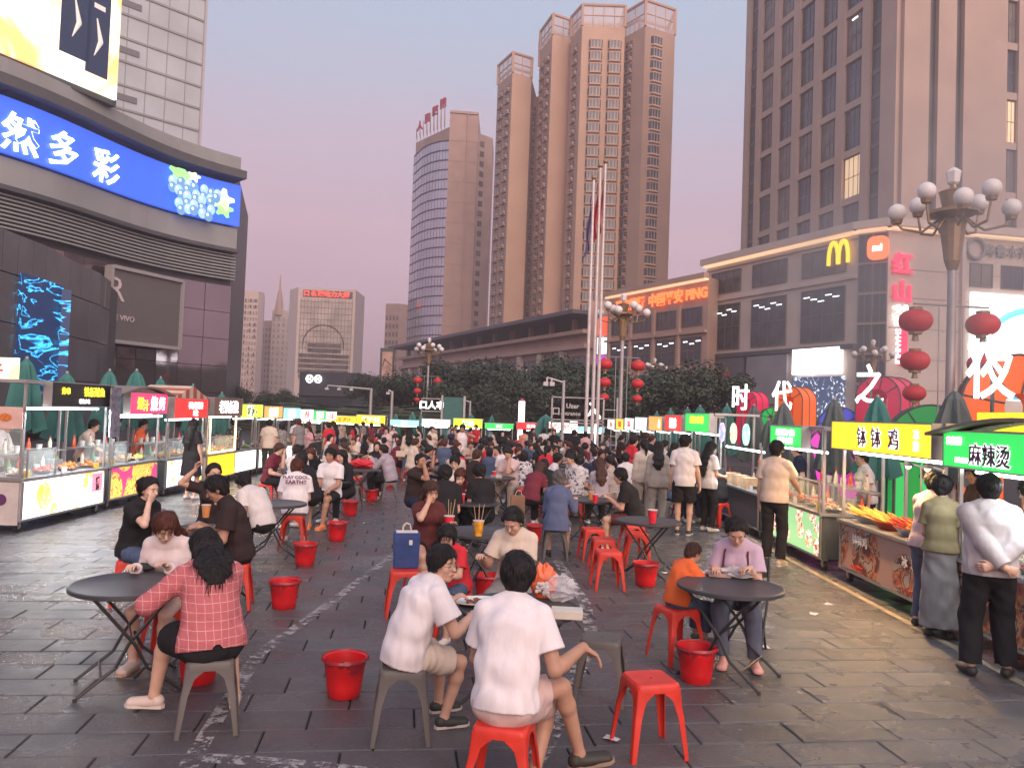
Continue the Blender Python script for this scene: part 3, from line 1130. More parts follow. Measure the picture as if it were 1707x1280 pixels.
# ================================================================ setting: ground
def stone_mat():
    m, nt, b = newmat('wet_paving')
    L = nt.links.new
    t = nt.nodes.new('ShaderNodeTexCoord')
    g = nt.nodes.new('ShaderNodeNewGeometry')
    oi = nt.nodes.new('ShaderNodeObjectInfo')
    n = nt.nodes.new('ShaderNodeTexNoise')
    n.inputs['Scale'].default_value = 0.9
    n.inputs['Detail'].default_value = 8
    n.inputs['Roughness'].default_value = 0.65
    L(g.outputs['Position'], n.inputs['Vector'])
    c = nt.nodes.new('ShaderNodeValToRGB')
    c.color_ramp.elements[0].position = 0.3
    c.color_ramp.elements[1].position = 0.72
    c.color_ramp.elements[0].color = (0.054, 0.051, 0.057, 1)
    c.color_ramp.elements[1].color = (0.110, 0.105, 0.112, 1)
    L(n.outputs[0], c.inputs[0])
    v = nt.nodes.new('ShaderNodeMix')
    v.data_type = 'RGBA'
    v.blend_type = 'MULTIPLY'
    v.inputs[0].default_value = 1.0
    r = nt.nodes.new('ShaderNodeMapRange')
    r.inputs[3].default_value = 0.82
    r.inputs[4].default_value = 1.15
    L(oi.outputs['Random'], r.inputs[0])
    L(c.outputs[0], v.inputs[6])
    L(r.outputs[0], v.inputs[7])
    L(v.outputs[2], b.inputs['Base Color'])
    n3 = nt.nodes.new('ShaderNodeTexNoise')
    n3.inputs['Scale'].default_value = 1.6
    n3.inputs['Detail'].default_value = 7
    L(g.outputs['Position'], n3.inputs['Vector'])
    r3 = nt.nodes.new('ShaderNodeMapRange')
    r3.inputs[1].default_value = 0.35
    r3.inputs[2].default_value = 0.65
    r3.inputs[3].default_value = 0.13
    r3.inputs[4].default_value = 0.44
    L(n3.outputs[0], r3.inputs[0])
    L(r3.outputs[0], b.inputs['Roughness'])
    n2 = nt.nodes.new('ShaderNodeTexNoise')
    n2.inputs['Scale'].default_value = 32
    n2.inputs['Detail'].default_value = 8
    n2.inputs['Roughness'].default_value = 0.7
    L(g.outputs['Position'], n2.inputs['Vector'])
    bp = nt.nodes.new('ShaderNodeBump')
    bp.inputs['Strength'].default_value = 0.9
    bp.inputs['Distance'].default_value = 0.014
    L(n2.outputs[0], bp.inputs['Height'])
    L(bp.outputs[0], b.inputs['Normal'])
    b.inputs['Specular IOR Level'].default_value = 0.6
    return m
STONE = stone_mat()
JOINT = mat('joint_dirt', (0.022, 0.02, 0.021), 0.9, var=0.3, vscale=3)
ASPH = mat('asphalt', (0.045, 0.043, 0.047), 0.7, var=0.2, vscale=2, bump=0.4, bscale=60)

b = MB()
ys = [-30, 3, 16, 46, 120, 900]
xs = [-600, -60, -9.3, 5.4, 60, 600]
for j, y in enumerate(ys):
    for x in xs:
        b.v.append((x, y, gz(y) - 0.020))
for j in range(len(ys) - 1):
    for i in range(len(xs) - 1):
        a = j * len(xs) + i
        b.f.append((a, a + 1, a + 1 + len(xs), a + len(xs)))
        b.m.append(0 if 1 <= i <= 3 and j <= 2 else 1)
ground = b.build('ground', [JOINT, ASPH])
tag(ground, kind='structure')

# paving slabs, 0.70 x 0.34 m, laid at a slight angle to the rows of stalls
TA = R(7.6)
tx, ty = Vector((math.cos(TA), math.sin(TA), 0)), Vector((-math.sin(TA), math.cos(TA), 0))
SW, SD, TH = 0.70, 0.34, 0.022
def slab(bm_, M, w, d, z=0.0):
    g = 0.0046
    c = 0.007
    x0, x1, y0, y1 = g, w - g, g, d - g
    lo = [(x0, y0, -TH), (x1, y0, -TH), (x1, y1, -TH), (x0, y1, -TH)]
    mid = [(x0, y0, -c), (x1, y0, -c), (x1, y1, -c), (x0, y1, -c)]
    top = [(x0 + c, y0 + c, 0), (x1 - c, y0 + c, 0), (x1 - c, y1 - c, 0), (x0 + c, y1 - c, 0)]
    vs = [M @ Vector(p) for p in lo + mid + top]
    fs = []
    for k in (0, 4):
        for i in range(4):
            fs.append((k + i, k + (i + 1) % 4, k + 4 + (i + 1) % 4, k + 4 + i))
    fs.append((8, 9, 10, 11))
    bm_.add(vs, fs)
one = MB()
slab(one, Matrix.Identity(4), SW, SD)
slab_me = one.mesh('paving_stone', STONE)
rest = MB()
rs = random.Random(3)
cells = []
for j in range(-12, 135):
    off = (j % 3) * SW / 3 + rs.uniform(-0.05, 0.05)
    for i in range(-16, 20):
        o = tx * (i * SW + off) + ty * (j * SD) + Vector((0.6, 0, 0))
        if -9.3 < o.x < 4.7 and 1.2 < o.y < 46 and abs(o.x) < 0.70 * o.y + 2.0:
            cells.append(o)
cells.sort(key=lambda o: (abs(o.x) / max(o.y, 0.1) > 0.66, o.y < 3.6, o.y))
for n_, o in enumerate(cells):
    a = TA
    z = rs.uniform(-0.0025, 0.0015)
    tilt = Matrix.Rotation(rs.uniform(-0.003, 0.003), 4, 'X') @ Matrix.Rotation(rs.uniform(-0.003, 0.003), 4, 'Y')
    sl = math.atan(gz(o.y + 0.5) - gz(o.y - 0.5))
    M = Matrix.Translation((o.x, o.y, gz(o.y) + z)) @ Matrix.Rotation(sl, 4, 'X') @ Matrix.Rotation(a, 4, 'Z') @ tilt
    if n_ < 300:
        s_ = bpy.data.objects.new('paving_stone', slab_me)
        link(s_, ground)
        s_.matrix_local = M
    else:
        slab(rest, M, SW, SD)
tag(rest.build('paving', STONE, ground), kind='stuff')

# worn white paint: the rim of a big painted ring on the paving
def paint_mat():
    m, nt, b = newmat('worn_paint')
    g = nt.nodes.new('ShaderNodeNewGeometry')
    n = nt.nodes.new('ShaderNodeTexNoise')
    n.inputs['Scale'].default_value = 8
    n.inputs['Detail'].default_value = 8
    n.inputs['Roughness'].default_value = 0.75
    nt.links.new(g.outputs['Position'], n.inputs['Vector'])
    c = nt.nodes.new('ShaderNodeValToRGB')
    c.color_ramp.elements[0].position = 0.49
    c.color_ramp.elements[1].position = 0.55
    c.color_ramp.elements[0].color = (0, 0, 0, 1)
    c.color_ramp.elements[1].color = (0.75, 0.75, 0.75, 1)
    nt.links.new(n.outputs[0], c.inputs[0])
    nt.links.new(c.outputs[0], b.inputs['Alpha'])
    b.inputs['Base Color'].default_value = (0.42, 0.39, 0.39, 1)
    b.inputs['Roughness'].default_value = 0.7
    return m
PAINT = paint_mat()
def stripe(pix, w, name='painted_line'):
    pts = [G(*p) for p in pix]
    b = MB()
    for i, p in enumerate(pts):
        q = pts[min(i + 1, len(pts) - 1)] - pts[max(i - 1, 0)]
        s = Vector((q.y, -q.x, 0)).normalized() * w / 2
        b.v += [tuple(p - s + Vector((0, 0, 0.004))), tuple(p + s + Vector((0, 0, 0.004)))]
    for i in range(len(pts) - 1):
        b.f.append((2 * i, 2 * i + 1, 2 * i + 3, 2 * i + 2))
        b.m.append(0)
    tag(b.build(name, PAINT), kind='structure')
stripe([(300, 1300), (360, 1200), (430, 1092), (470, 1062), (530, 1020), (560, 998), (600, 967), (650, 930)], 0.11)
stripe([(925, 930), (950, 965), (975, 1005), (985, 1050), (972, 1100), (950, 1150), (920, 1220), (880, 1290)], 0.13)
stripe([(310, 1262), (420, 1268), (520, 1276), (640, 1290)], 0.12)
stripe([(650, 930), (690, 905), (740, 885)], 0.15)
# pale band along the right hand row of stalls
b = MB()
b.box((4.28, 5.2, -0.015), (4.36, 16, 0.006))
tag(b.build('kerb_strip', mat('kerb_pale', (0.30, 0.24, 0.17), 0.6, var=0.2, vscale=8)), kind='structure')

# ================================================================ buildings
STN = mat('pale_stone', (0.58, 0.48, 0.42), 0.75, var=0.10, vscale=0.35, bump=0.15, bscale=4)
STN2 = mat('pink_stone', (0.50, 0.335, 0.27), 0.75, var=0.10, vscale=0.3)
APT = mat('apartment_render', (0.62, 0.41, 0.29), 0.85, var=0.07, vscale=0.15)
APTD = mat('apartment_render_brown', (0.47, 0.31, 0.23), 0.85, var=0.08, vscale=0.15)  # browner APT; shade of the towers' left faces is put into this colour
GRY = mat('grey_panel', (0.50, 0.54, 0.57), 0.6, var=0.10, vscale=0.25)
DRK = mat('dark_cladding', (0.085, 0.088, 0.092), 0.45, var=0.15, vscale=0.4)
FASC = mat('fascia_grey', (0.32, 0.325, 0.315), 0.6, var=0.1, vscale=0.3)
WIN = mat('window_glass', (0.085, 0.075, 0.08), 0.12, var=0.6, vscale=0.30, spec=0.7)
WINP = mat('window_pale', (0.36, 0.30, 0.27), 0.3, var=0.35, vscale=0.4)
FRM = mat('window_frame_metal', (0.16, 0.13, 0.12), 0.5, var=0.1)
REF = mat('mirror_glass', (0.34, 0.29, 0.31), 0.06, 0.85, var=0.12, vscale=0.15, bump=0.02, bscale=0.6)
WARM = glow('warm_strip', (1.0, 0.66, 0.40), 0.75)
WHITE = glow('white_letter', (1.0, 1.0, 1.0), 2.2)
TUBE = glow('white_tube', (0.95, 1.0, 1.0), 9.0)
REDL = glow('red_letter', (1.0, 0.08, 0.05), 1.3)
ORL = glow('orange_letter', (1.0, 0.16, 0.04), 1.7)
YEL = glow('yellow_letter', (1.0, 0.62, 0.02), 1.3)

def at_z(px, py, z):
    d = ray(px, py)
    t = (z - CAM_H) / d.z
    return Vector((d.x * t, d.y * t, z))

def flat(v):
    return Vector((v.x, v.y, 0))

def wallrun(name, pts, z0, z1, thick, m, parent, close=False):
    """a wall of given thickness following a plan polyline"""
    b = MB()
    for a, c in zip(pts, pts[1:]):
        a, c = flat(a), flat(c)
        u = (c - a).normalized()
        n = Vector((-u.y, u.x, 0)) * thick       # backwards
        vs = [(a.x, a.y, z0), (c.x, c.y, z0), (c.x + n.x, c.y + n.y, z0), (a.x + n.x, a.y + n.y, z0)]
        vs += [(p[0], p[1], z1) for p in vs]
        b.add(vs, [(0, 3, 2, 1), (4, 5, 6, 7), (0, 1, 5, 4), (1, 2, 6, 5), (2, 3, 7, 6), (3, 0, 4, 7)])
    return b.build(name, m, parent)

class Face:
    """a vertical rectangle of facade; (s, z) with s in metres from its left end as one looks at it"""
    def __init__(s, a, c):
        s.a, s.c = flat(a), flat(c)
        s.W = (s.c - s.a).length
        s.u = (s.c - s.a).normalized()
        s.n = Vector((s.u.y, -s.u.x, 0))          # outwards, to the viewer
        s.M = Matrix(((s.u.x, -s.n.x, 0, s.a.x), (s.u.y, -s.n.y, 0, s.a.y), (0, 0, 1, 0), (0, 0, 0, 1)))
    def box(s, b, s0, s1, z0, z1, out, inn=0.3):
        b.box((s0, -out, z0), (s1, inn, z1), s.M)
    def obj(s, name, s0, s1, z0, z1, out, m, parent, inn=0.3):
        b = MB()
        s.box(b, s0, s1, z0, z1, out, inn)
        return b.build(name, m, parent)
    def put(s, me, name, sx, z, parent, out=0.0):
        o = bpy.data.objects.new(name, me)
        link(o, parent)
        o.matrix_local = s.M @ Matrix.Translation((sx, -out, z))
        return o
    def text(s, body, m, sx, z, size, parent, out=0.15, depth=0.1, bold=0.02, width=None, up=(0, 0, 1)):
        p = s.a + s.u * sx + s.n * out
        return letters(body, m, parent, (p.x, p.y, z), size, s.u, up, depth, bold, width)

WINM = {}
def window_meshes(w, h, nv, nh, pane_m, tag_=''):
    key = (round(w, 2), round(h, 2), nv, nh, pane_m.name)
    if key not in WINM:
        f = MB()
        t = 0.09
        f.box((-w / 2, -0.08, 0), (-w / 2 + t, 0.1, h)).box((w / 2 - t, -0.08, 0), (w / 2, 0.1, h))
        f.box((-w / 2 + t, -0.08, 0), (w / 2 - t, 0.1, t)).box((-w / 2 + t, -0.08, h - t), (w / 2 - t, 0.1, h))
        for i in range(1, nv):
            x = -w / 2 + w * i / nv
            f.box((x - 0.035, -0.06, t), (x + 0.035, 0.1, h - t))
        for i in range(1, nh):
            z = h * i / nh
            f.box((-w / 2 + t, -0.05, z - 0.05), (w / 2 - t, 0.1, z + 0.05))
        p = MB()
        p.box((-w / 2 + t * 0.6, 0.0, t * 0.6), (w / 2 - t * 0.6, 0.05, h - t * 0.6))
        WINM[key] = (f.mesh('window', FRM), p.mesh('pane', pane_m))
    return WINM[key]
WIN2 = mat('window_curtained', (0.17, 0.145, 0.13), 0.25, var=0.5, vscale=0.5)
WIN3 = mat('window_glass_blue', (0.10, 0.10, 0.12), 0.1, 0.5, var=0.4, vscale=0.3)
WINL = glow('window_lit', (1.0, 0.72, 0.42), 0.45)
rwin = random.Random(19)
def window(face, sx, z, w, h, parent, nv=2, nh=1, pane=None, out=0.06, lit=None):
    q_ = rwin.random()
    pick = pane or (WINL if q_ < 0.03 else WIN2 if q_ < 0.35 else WIN3 if q_ < 0.6 else WIN)
    fm, pm = window_meshes(w, h, nv, nh, pick)
    o = face.put(fm, 'window', sx, z, parent, out)
    q = bpy.data.objects.new('pane', pm)
    link(q, o)
    return o

def prism_building(root, pts, z0, z1, m, name='wall', back=None):
    """solid block over a plan polygon given by its visible front corners plus a push back"""
    f = [flat(p) for p in pts]
    bk = Vector(back) if back else Vector((0, 14, 0))
    poly = f + [p + bk for p in reversed(f)]
    b = MB()
    b.prism([(p.x, p.y) for p in poly], z0, z1)
    return b.build(name, m, root)

# ---- right hand office tower
t = thing('office_tower', 'tall brown office tower with paired storey windows rising behind the corner mall', 'building', (0, 0, 0))
A_, B_ = Vector((45.2, 158, 0)), Vector((55.6, 116, 0))
perp = Vector((0.971, 0.24, 0))
C_ = B_ + perp * 50
b = MB()
b.prism([(p.x, p.y) for p in (A_, B_, C_, A_ + perp * 50)], 0, 92)
b.build('wall', mat('tower_glass_core', (0.075, 0.065, 0.065), 0.3, var=0.3, vscale=0.2), t)
F1 = Face(A_, B_)
F2 = Face(B_, C_)
TWR = mat('tower_stone', (0.47, 0.35, 0.285), 0.75, var=0.08, vscale=0.2)
n_col = 5
pitch = 7.7
z_rows = [15 + 7.7 * i for i in range(10)]
s_edges = [0, 1.4, 5.4]
cols = []
s = 5.9
for i in range(5):
    cols.append((s, s + 4.4))
    s += 6.3
def piers(face, cols, W, root, d=0.7):
    prev = 0
    for (a, c) in cols + [(W, W)]:
        if a - prev > 0.2:
            face.obj('pier', prev + 0.01, a - 0.01, 0, 92, d, TWR, root, 0.1)
        prev = c
piers(F1, [(1.4, 4.4)] + cols + [(cols[-1][1] + 1.6, cols[-1][1] + 4.4)], F1.W, t)
for (a, c) in cols:
    for z in z_rows:
        F1.obj('spandrel', a, c, z - 1.1, z, 0.5, TWR, t, 0.1)
        window(F1, (a + c) / 2, z + 0.02, c - a - 0.05, 6.5, t, 4, 2, out=0.1)
for (a, c) in ((1.4, 4.4), (cols[-1][1] + 1.6, cols[-1][1] + 4.4)):
    for k in range(24):
        F1.obj('floor_band', a + 0.02, c - 0.02, 14 + 3.85 * k - 0.35, 14 + 3.85 * k + 0.35, 0.12, FRM, t, 0.1) if k < 20 else None
cols2 = [(4.5, 6.0), (9.2, 10.6), (18.5, 20.6), (22.2, 24.6), (26.2, 28.8), (30.5, 33.2), (35, 38), (40, 43)]
piers(F2, cols2, F2.W, t)
for (a, c) in cols2[2:]:
    for z in z_rows:
        F2.obj('spandrel', a, c, z - 1.1, z, 0.5, TWR, t, 0.1)
        window(F2, (a + c) / 2, z + 0.02, c - a - 0.05, 6.5, t, 3, 2, out=0.1)
# a few lit ceilings in its offices
for (s_, z_) in ((cols[3][0] + 2.0, 52.5), (cols[2][0] + 3.0, 45.4), (cols[4][0] + 1.2, 67.0)):
    F1.obj('ceiling_light', s_, s_ + 1.3, z_, z_ + 0.25, 0.22, glow('office_light', (1, 0.97, 0.9), 1.6), t, 0.0)

# ---- corner mall with logos
t = thing('corner_mall', 'beige five storey corner mall with lit roof edge, yellow arches logo and lit screens', 'building')
L_, K1, K2 = P(1180, 437, 101), P(1432, 372, 79.5), P(1482, 382, 77.5)
K3 = flat(K2) + Vector((26, 5.0, 0))
ZT = 22.0
prism_building(t, [L_, K1, K2, K3], 0, ZT - 0.6, STN, back=(10, 22, 0))
Fa, Fb, Fc = Face(L_, K1), Face(K1, K2), Face(K2, K3)
for F_, nm in ((Fa, 0), (Fb, 0), (Fc, 0)):
    F_.obj('cornice', -0.3, F_.W + 0.3, ZT - 0.55, ZT + 0.2, 1.0, STN, t, 0.2)
    F_.obj('lit_roof_edge', 0, F_.W, ZT - 0.85, ZT - 0.62, 0.75, WARM, t, 0.1)
W_ = Fa.W
OFFW = mat('shop_dark_glass', (0.06, 0.065, 0.075), 0.15, var=0.5, vscale=0.6)
for i, (a, c) in enumerate(((1.0, 6.4), (8.4, 14.0), (16.2, 22.2))):
    window(Fa, (a + c) / 2, 17.6, c - a, 2.7, t, 4, 1)
    window(Fa, (a + c) / 2, 10.6, c - a, 5.6, t, 4, 2, OFFW)
    for k in range(5):
        Fa.obj('ceiling_light', a + 0.4 + k * (c - a - 1) / 5, a + 1.2 + k * (c - a - 1) / 5, 15.4 - 0.28 * (k % 3), 15.5 - 0.28 * (k % 3), 0.14, glow('shop_light', (0.95, 1, 1), 2.2), t, 0)
Fa.obj('string_course', 0, W_, 16.7, 17.0, 0.25, STN, t, 0)
Fa.obj('string_course', 0, W_, 9.6, 10.1, 0.5, DRK, t, 0)
Fa.obj('string_course', 0, W_, 20.7, 20.9, 0.2, STN, t, 0)
Fa.obj('shop_panel', 0.6, 7.6, 4.0, 9.5, 0.4, mat('shop_panel_grey', (0.12, 0.12, 0.13), 0.4), t, 0)
Fa.obj('shop_panel', 8.2, 14.6, 4.0, 9.5, 0.42, mat('shop_panel_pale', (0.30, 0.28, 0.30), 0.4, var=0.2, vscale=0.3), t, 0)
Fa.obj('lit_screen', 15.6, 22.0, 7.2, 9.9, 0.6, glow('blank_screen', (1.0, 1.0, 1.0), 2.3), t, 0)
def spark_mat():
    m, nt, b = newmat('sparkle_wall')
    g = nt.nodes.new('ShaderNodeTexCoord')
    v = nt.nodes.new('ShaderNodeTexNoise')
    v.inputs['Scale'].default_value = 1.6
    v.inputs['Detail'].default_value = 6
    v.inputs['Distortion'].default_value = 1.5
    nt.links.new(g.outputs['Object'], v.inputs['Vector'])
    c = nt.nodes.new('ShaderNodeValToRGB')
    c.color_ramp.elements[0].position = 0.58
    c.color_ramp.elements[1].position = 0.64
    c.color_ramp.elements[0].color = (0.05, 0.07, 0.13, 1)
    c.color_ramp.elements[1].color = (0.8, 0.9, 1.0, 1)
    nt.links.new(v.outputs[0], c.inputs[0])
    nt.links.new(c.outputs[0], b.inputs['Base Color'])
    nt.links.new(c.outputs[0], b.inputs['Emission Color'])
    b.inputs['Emission Strength'].default_value = 1.0
    return m
Fa.obj('video_wall', 15.6, 22.4, 1.2, 6.9, 0.55, spark_mat(), t, 0)
lg = Fa.obj('logo_tile', 2.8, 5.2, 5.6, 7.9, 0.6, mat('logo_dim_red', (0.45, 0.06, 0.04), 0.5), t, 0)
Fa.text('mi', mat('logo_pale', (0.6, 0.5, 0.5)), 4.0, 6.7, 1.0, lg, 0.68, 0.05)
# golden arches: two tall loops of tube
def arches(face, sx, z, w, h, root):
    b = MB()
    for k in (-1, 1):
        pts = []
        for i in range(13):
            a = PI * i / 12
            pts.append((sx + k * w * 0.25 - math.cos(a) * w * 0.235, z + h * math.sin(a) ** 0.7))
        for (p, q) in zip(pts, pts[1:]):
            P1 = face.M @ Vector((p[0], -0.4, p[1]))
            P2 = face.M @ Vector((q[0], -0.4, q[1]))
            b.cyl(P1, P2, 0.21, 0.21, 8)
    return b.build('arches_logo', YEL, root)
arches(Fa, W_ - 2.2, 18.4, 2.6, 2.3, t)
# glazed corner
nb = 6
for k in range(nb):
    window(Fb, Fb.W * 0.25, 3.2 + k * 3.0, Fb.W * 0.46, 2.8, t, 2, 1, OFFW)
    window(Fb, Fb.W * 0.75, 3.2 + k * 3.0, Fb.W * 0.46, 2.8, t, 2, 1, OFFW)
q = MB()
q.prism([(math.copysign(abs(math.cos(a)) ** 0.55, math.cos(a)) * 1.0, math.copysign(abs(math.sin(a)) ** 0.55, math.sin(a)) * 1.15) for a in [2 * PI * i / 28 for i in range(28)]], 0, 0.3, Matrix.Identity(4))
o = q.build('round_square_logo', glow('logo_orange', (1.0, 0.17, 0.05), 1.5), t)
o.matrix_local = Fb.M @ Matrix.Translation((Fb.W * 0.78, -0.9, 19.3)) @ Matrix.Rotation(PI / 2, 4, 'X')
letters('mi', WHITE, o, (0, 0.02, 0.36), 0.85, (1, 0, 0), (0, 1, 0), 0.05, 0.05)
# big wall with red vertical name and video screen
for i, chh in enumerate('红山'):
    Fc.text(chh, glow('red_sign', (1.0, 0.03, 0.10), 1.2), 1.4, 18.0 - 2.8 * i, 2.0, t, 0.3, 0.2, 0.03)
Fc.text('荟', WHITE, 1.4, 12.8, 1.9, t, 0.3, 0.2, 0.03)
o = Fc.obj('sign_plate', 1.3, 2.1, 8.0, 11.6, 0.25, glow('red_plate', (0.9, 0.03, 0.10), 0.9), t, 0)
Fc.text('SHANHUI', WHITE, 0.95, 9.8, 0.6, o, 0.4, 0.05, 0.02, up=tuple(Fc.u))
o = t.children[-1] if False else o.children[0]
r_, u_ = Vector((0, 0, -1)), Fc.u
pp = Fc.a + Fc.u * 0.95 + Fc.n * 0.4
Mx = Matrix((r_ * 0.8, u_ * 0.8, r_.cross(u_))).transposed().to_4x4()
Mx.translation = (pp.x, pp.y, 9.8)
o.matrix_local = Mx
for (a, c, z0, z1) in ((8.0, 8.4, 3, 21), (16.5, 16.9, 3, 21)):
    Fc.obj('pilaster', a, c, z0, z1, 0.35, STN, t, 0)
for z in (5.6, 8.6, 11.6, 14.6, 17.4):
    Fc.obj('panel_joint', 0.1, 25, z, z + 0.06, 0.02, FRM, t, 0)
window(Fc, 10.4, 16.2, 2.6, 2.4, t, 2, 1)
window(Fc, 14.0, 16.2, 2.6, 2.4, t, 2, 1)
def screen_mat(name, stops, axis='Z', scale=0.08, dist=2.0, strength=1.6, nscale=0.25):
    m, nt, b = newmat(name)
    g = nt.nodes.new('ShaderNodeTexCoord')
    n = nt.nodes.new('ShaderNodeTexNoise')
    n.inputs['Scale'].default_value = nscale
    n.inputs['Detail'].default_value = 3
    n.inputs['Distortion'].default_value = dist
    nt.links.new(g.outputs['Object'], n.inputs['Vector'])
    c = nt.nodes.new('ShaderNodeValToRGB')
    while len(c.color_ramp.elements) < len(stops):
        c.color_ramp.elements.new(0.5)
    for e, (p_, col) in zip(c.color_ramp.elements, stops):
        e.position = p_
    for e, (p_, col) in zip(c.color_ramp.elements, stops):
        e.position = p_
        e.color = (*col, 1)
    nt.links.new(n.outputs[0], c.inputs[0])
    nt.links.new(c.outputs[0], b.inputs['Base Color'])
    nt.links.new(c.outputs[0], b.inputs['Emission Color'])
    b.inputs['Emission Strength'].default_value = strength
    return m
def screen_local(face, s0, s1, z0, z1, out, m, root, name='video_screen'):
    b = MB()
    b.box((0, 0, 0), (s1 - s0, 0.3, z1 - z0))
    o = b.build(name, m, root)
    o.matrix_local = face.M @ Matrix.Translation((s0, -out, z0))
    return o
o = screen_local(Fc, 9.0, 24, 5.0, 15.6, 0.5, screen_mat('screen_white', [(0.0, (1, 1, 1)), (0.55, (0.95, 1, 1)), (0.62, (0.75, 0.95, 1.0)), (1.0, (0.9, 1, 1))], nscale=0.15), t)
b = MB()
for i in range(14):
    a0, a1 = PI * (0.95 - 0.05 * i), PI * (0.95 - 0.05 * (i + 1))
    b.cyl((7 + 6.6 * math.cos(a0), -0.12, 2.5 + 6.6 * math.sin(a0)), (7 + 6.6 * math.cos(a1), -0.12, 2.5 + 6.6 * math.sin(a1)), 0.35, 0.35, 6)
b.build('picture_arc', glow('screen_cyan', (0.15, 0.75, 0.9), 1.0), o)
b = MB()
b.prism([(0.1, 0.1), (14.8, 0.1), (14.8, 1.4), (9, 3.2), (5.5, 4.6), (2.5, 4.2), (0.1, 2.6)], 0, 0.04)
q_ = b.build('picture_ground', screen_mat('screen_violet', [(0.0, (0.35, 0.06, 0.30)), (0.5, (0.10, 0.16, 0.45)), (0.6, (0.05, 0.45, 0.55)), (1.0, (0.8, 0.3, 0.1))], nscale=0.35, strength=0.9), o)
q_.matrix_local = Matrix.Translation((0, -0.05, 0)) @ Matrix.Rotation(PI / 2, 4, 'X')
Fc.text('乌鲁木齐', mat('grey_letters', (0.25, 0.23, 0.23)), 13.2, 20.0, 1.2, t, 0.25, 0.1, 0.02)
b = MB()
for i in range(16):
    a0, a1 = 2 * PI * i / 16, 2 * PI * (i + 1) / 16
    b.cyl(Fc.M @ Vector((9.6 + math.cos(a0), -0.25, 20.0 + math.sin(a0))), Fc.M @ Vector((9.6 + math.cos(a1), -0.25, 20.0 + math.sin(a1))), 0.16, 0.16, 6)
b.build('ring_emblem', mat('grey_letters', (0.25, 0.23, 0.23)), t)

# ---- bank building
t = thing('bank_building', 'lower brown bank building with glowing orange characters along its roof', 'building')
L1, L2 = P(1014, 490, 116), P(1182, 450, 97)
prism_building(t, [L1, L2], 0, 19.4, STN2, back=(9, 10, 0))
Fd = Face(L1, L2)
Fd.obj('cornice', -0.5, Fd.W, 19.3, 19.9, 0.8, STN2, t, 0)
Fd.obj('lit_roof_edge', 0, Fd.W, 19.0, 19.22, 0.6, WARM, t, 0)
W_ = Fd.W
Fd.text('平安银行', ORL, W_ * 0.27, 17.6, 1.5, t, 0.35, 0.15, 0.03)
Fd.text('中国平安 PING', ORL, W_ * 0.74, 17.6, 1.6, t, 0.35, 0.15, 0.03)
for i in range(4):
    s0 = W_ * (0.06 + 0.24 * i)
    window(Fd, s0 + 1.9, 13.6, 3.8, 2.3, t, 4, 1)
    window(Fd, s0 + 1.9, 8.8, 3.8, 3.4, t, 3, 2, OFFW)
    for k in range(3):
        Fd.obj('ceiling_light', s0 + 0.4 + k * 1.2, s0 + 1.2 + k * 1.2, 11.6 - 0.3 * (k % 2), 11.72 - 0.3 * (k % 2), 0.14, glow('shop_light', (0.95, 1, 1), 2.2), t, 0)
    for k in range(2):
        Fd.obj('ceiling_light', s0 + 0.8 + k * 1.5, s0 + 1.5 + k * 1.5, 6.2 - 0.8 * k, 6.32 - 0.8 * k, 0.14, glow('warm_light', (1, 0.8, 0.35), 1.5), t, 0)
    Fd.obj('pier', s0 - 0.55, s0 - 0.15, 2, 16.3, 0.4, STN2, t, 0)
Fd.obj('string_course', 0, W_, 12.6, 12.9, 0.5, STN2, t, 0)
for z0, z1, m_, tx_ in ((13.7, 16.4, glow('sign_red_lit', (0.9, 0.10, 0.05), 1.0), None), (11.0, 13.4, glow('sign_white_lit', (0.9, 1, 1), 1.3), '六福'), (8.2, 10.8, glow('sign_purple_lit', (0.45, 0.05, 0.5), 1.0), None), (6.0, 8.0, glow('sign_white_lit', (0.9, 1, 1), 1.3), '小吃')):
    o = Fd.obj('sign_box', -1.6, -0.2, z0, z1, 0.6, m_, t, 0.2)
    if tx_:
        Fd.text(tx_[0], mat('ink_teal', (0.02, 0.12, 0.13)), -0.9, (z0 + z1) / 2 + 0.5, 0.8, o, 0.64, 0.04)
        Fd.text(tx_[1], mat('ink_teal', (0.02, 0.12, 0.13)), -0.9, (z0 + z1) / 2 - 0.5, 0.8, o, 0.64, 0.04)
    elif z0 < 10:
        b = MB()
        b.ball((0, 0, 0), 0.5, 12, 6, 0.7)
        o2 = b.build('round_emblem', YEL, o)
        o2.matrix_local = Fd.M @ Matrix.Translation((-0.9, -0.62, 9.5)) @ Matrix.Diagonal((1, 0.15, 1, 1))

# ---- long podium with roof canopy below the towers
t = thing('podium_building', 'long low stone podium with a thin projecting roof slab below the towers', 'building')
L1, L2 = P(672, 578, 209), P(985, 520, 122)
prism_building(t, [L1, L2], 0, 15.0, STN2, back=(14, 6, 0))
Fe = Face(L1, L2)
Fe.obj('roof_slab', -3, Fe.W, 17.4, 18.0, 3.2, mat('canopy_grey', (0.10, 0.09, 0.10), 0.5), t, 14)
Fe.obj('cornice', 0, Fe.W, 12.2, 12.9, 1.0, STN2, t, 0)
Fe.obj('cornice', 0, Fe.W, 14.5, 15.1, 1.3, STN2, t, 0)
n = 12
for i in range(n):
    s0 = Fe.W * i / n
    Fe.obj('canopy_post', s0 + 0.4, s0 + 1.0, 15, 17.4, -1, STN2, t, 1.8)
    Fe.obj('pilaster', s0 - 0.6, s0 + 0.8, 0, 12.1, 0.7, STN, t, 0)
    window(Fe, s0 + Fe.W / n / 2 + 0.1, 6.6, Fe.W / n - 2.4, 4.6, t, 3, 2)
b = MB()
L3 = flat(L2) + Vector((13, 2, 0))
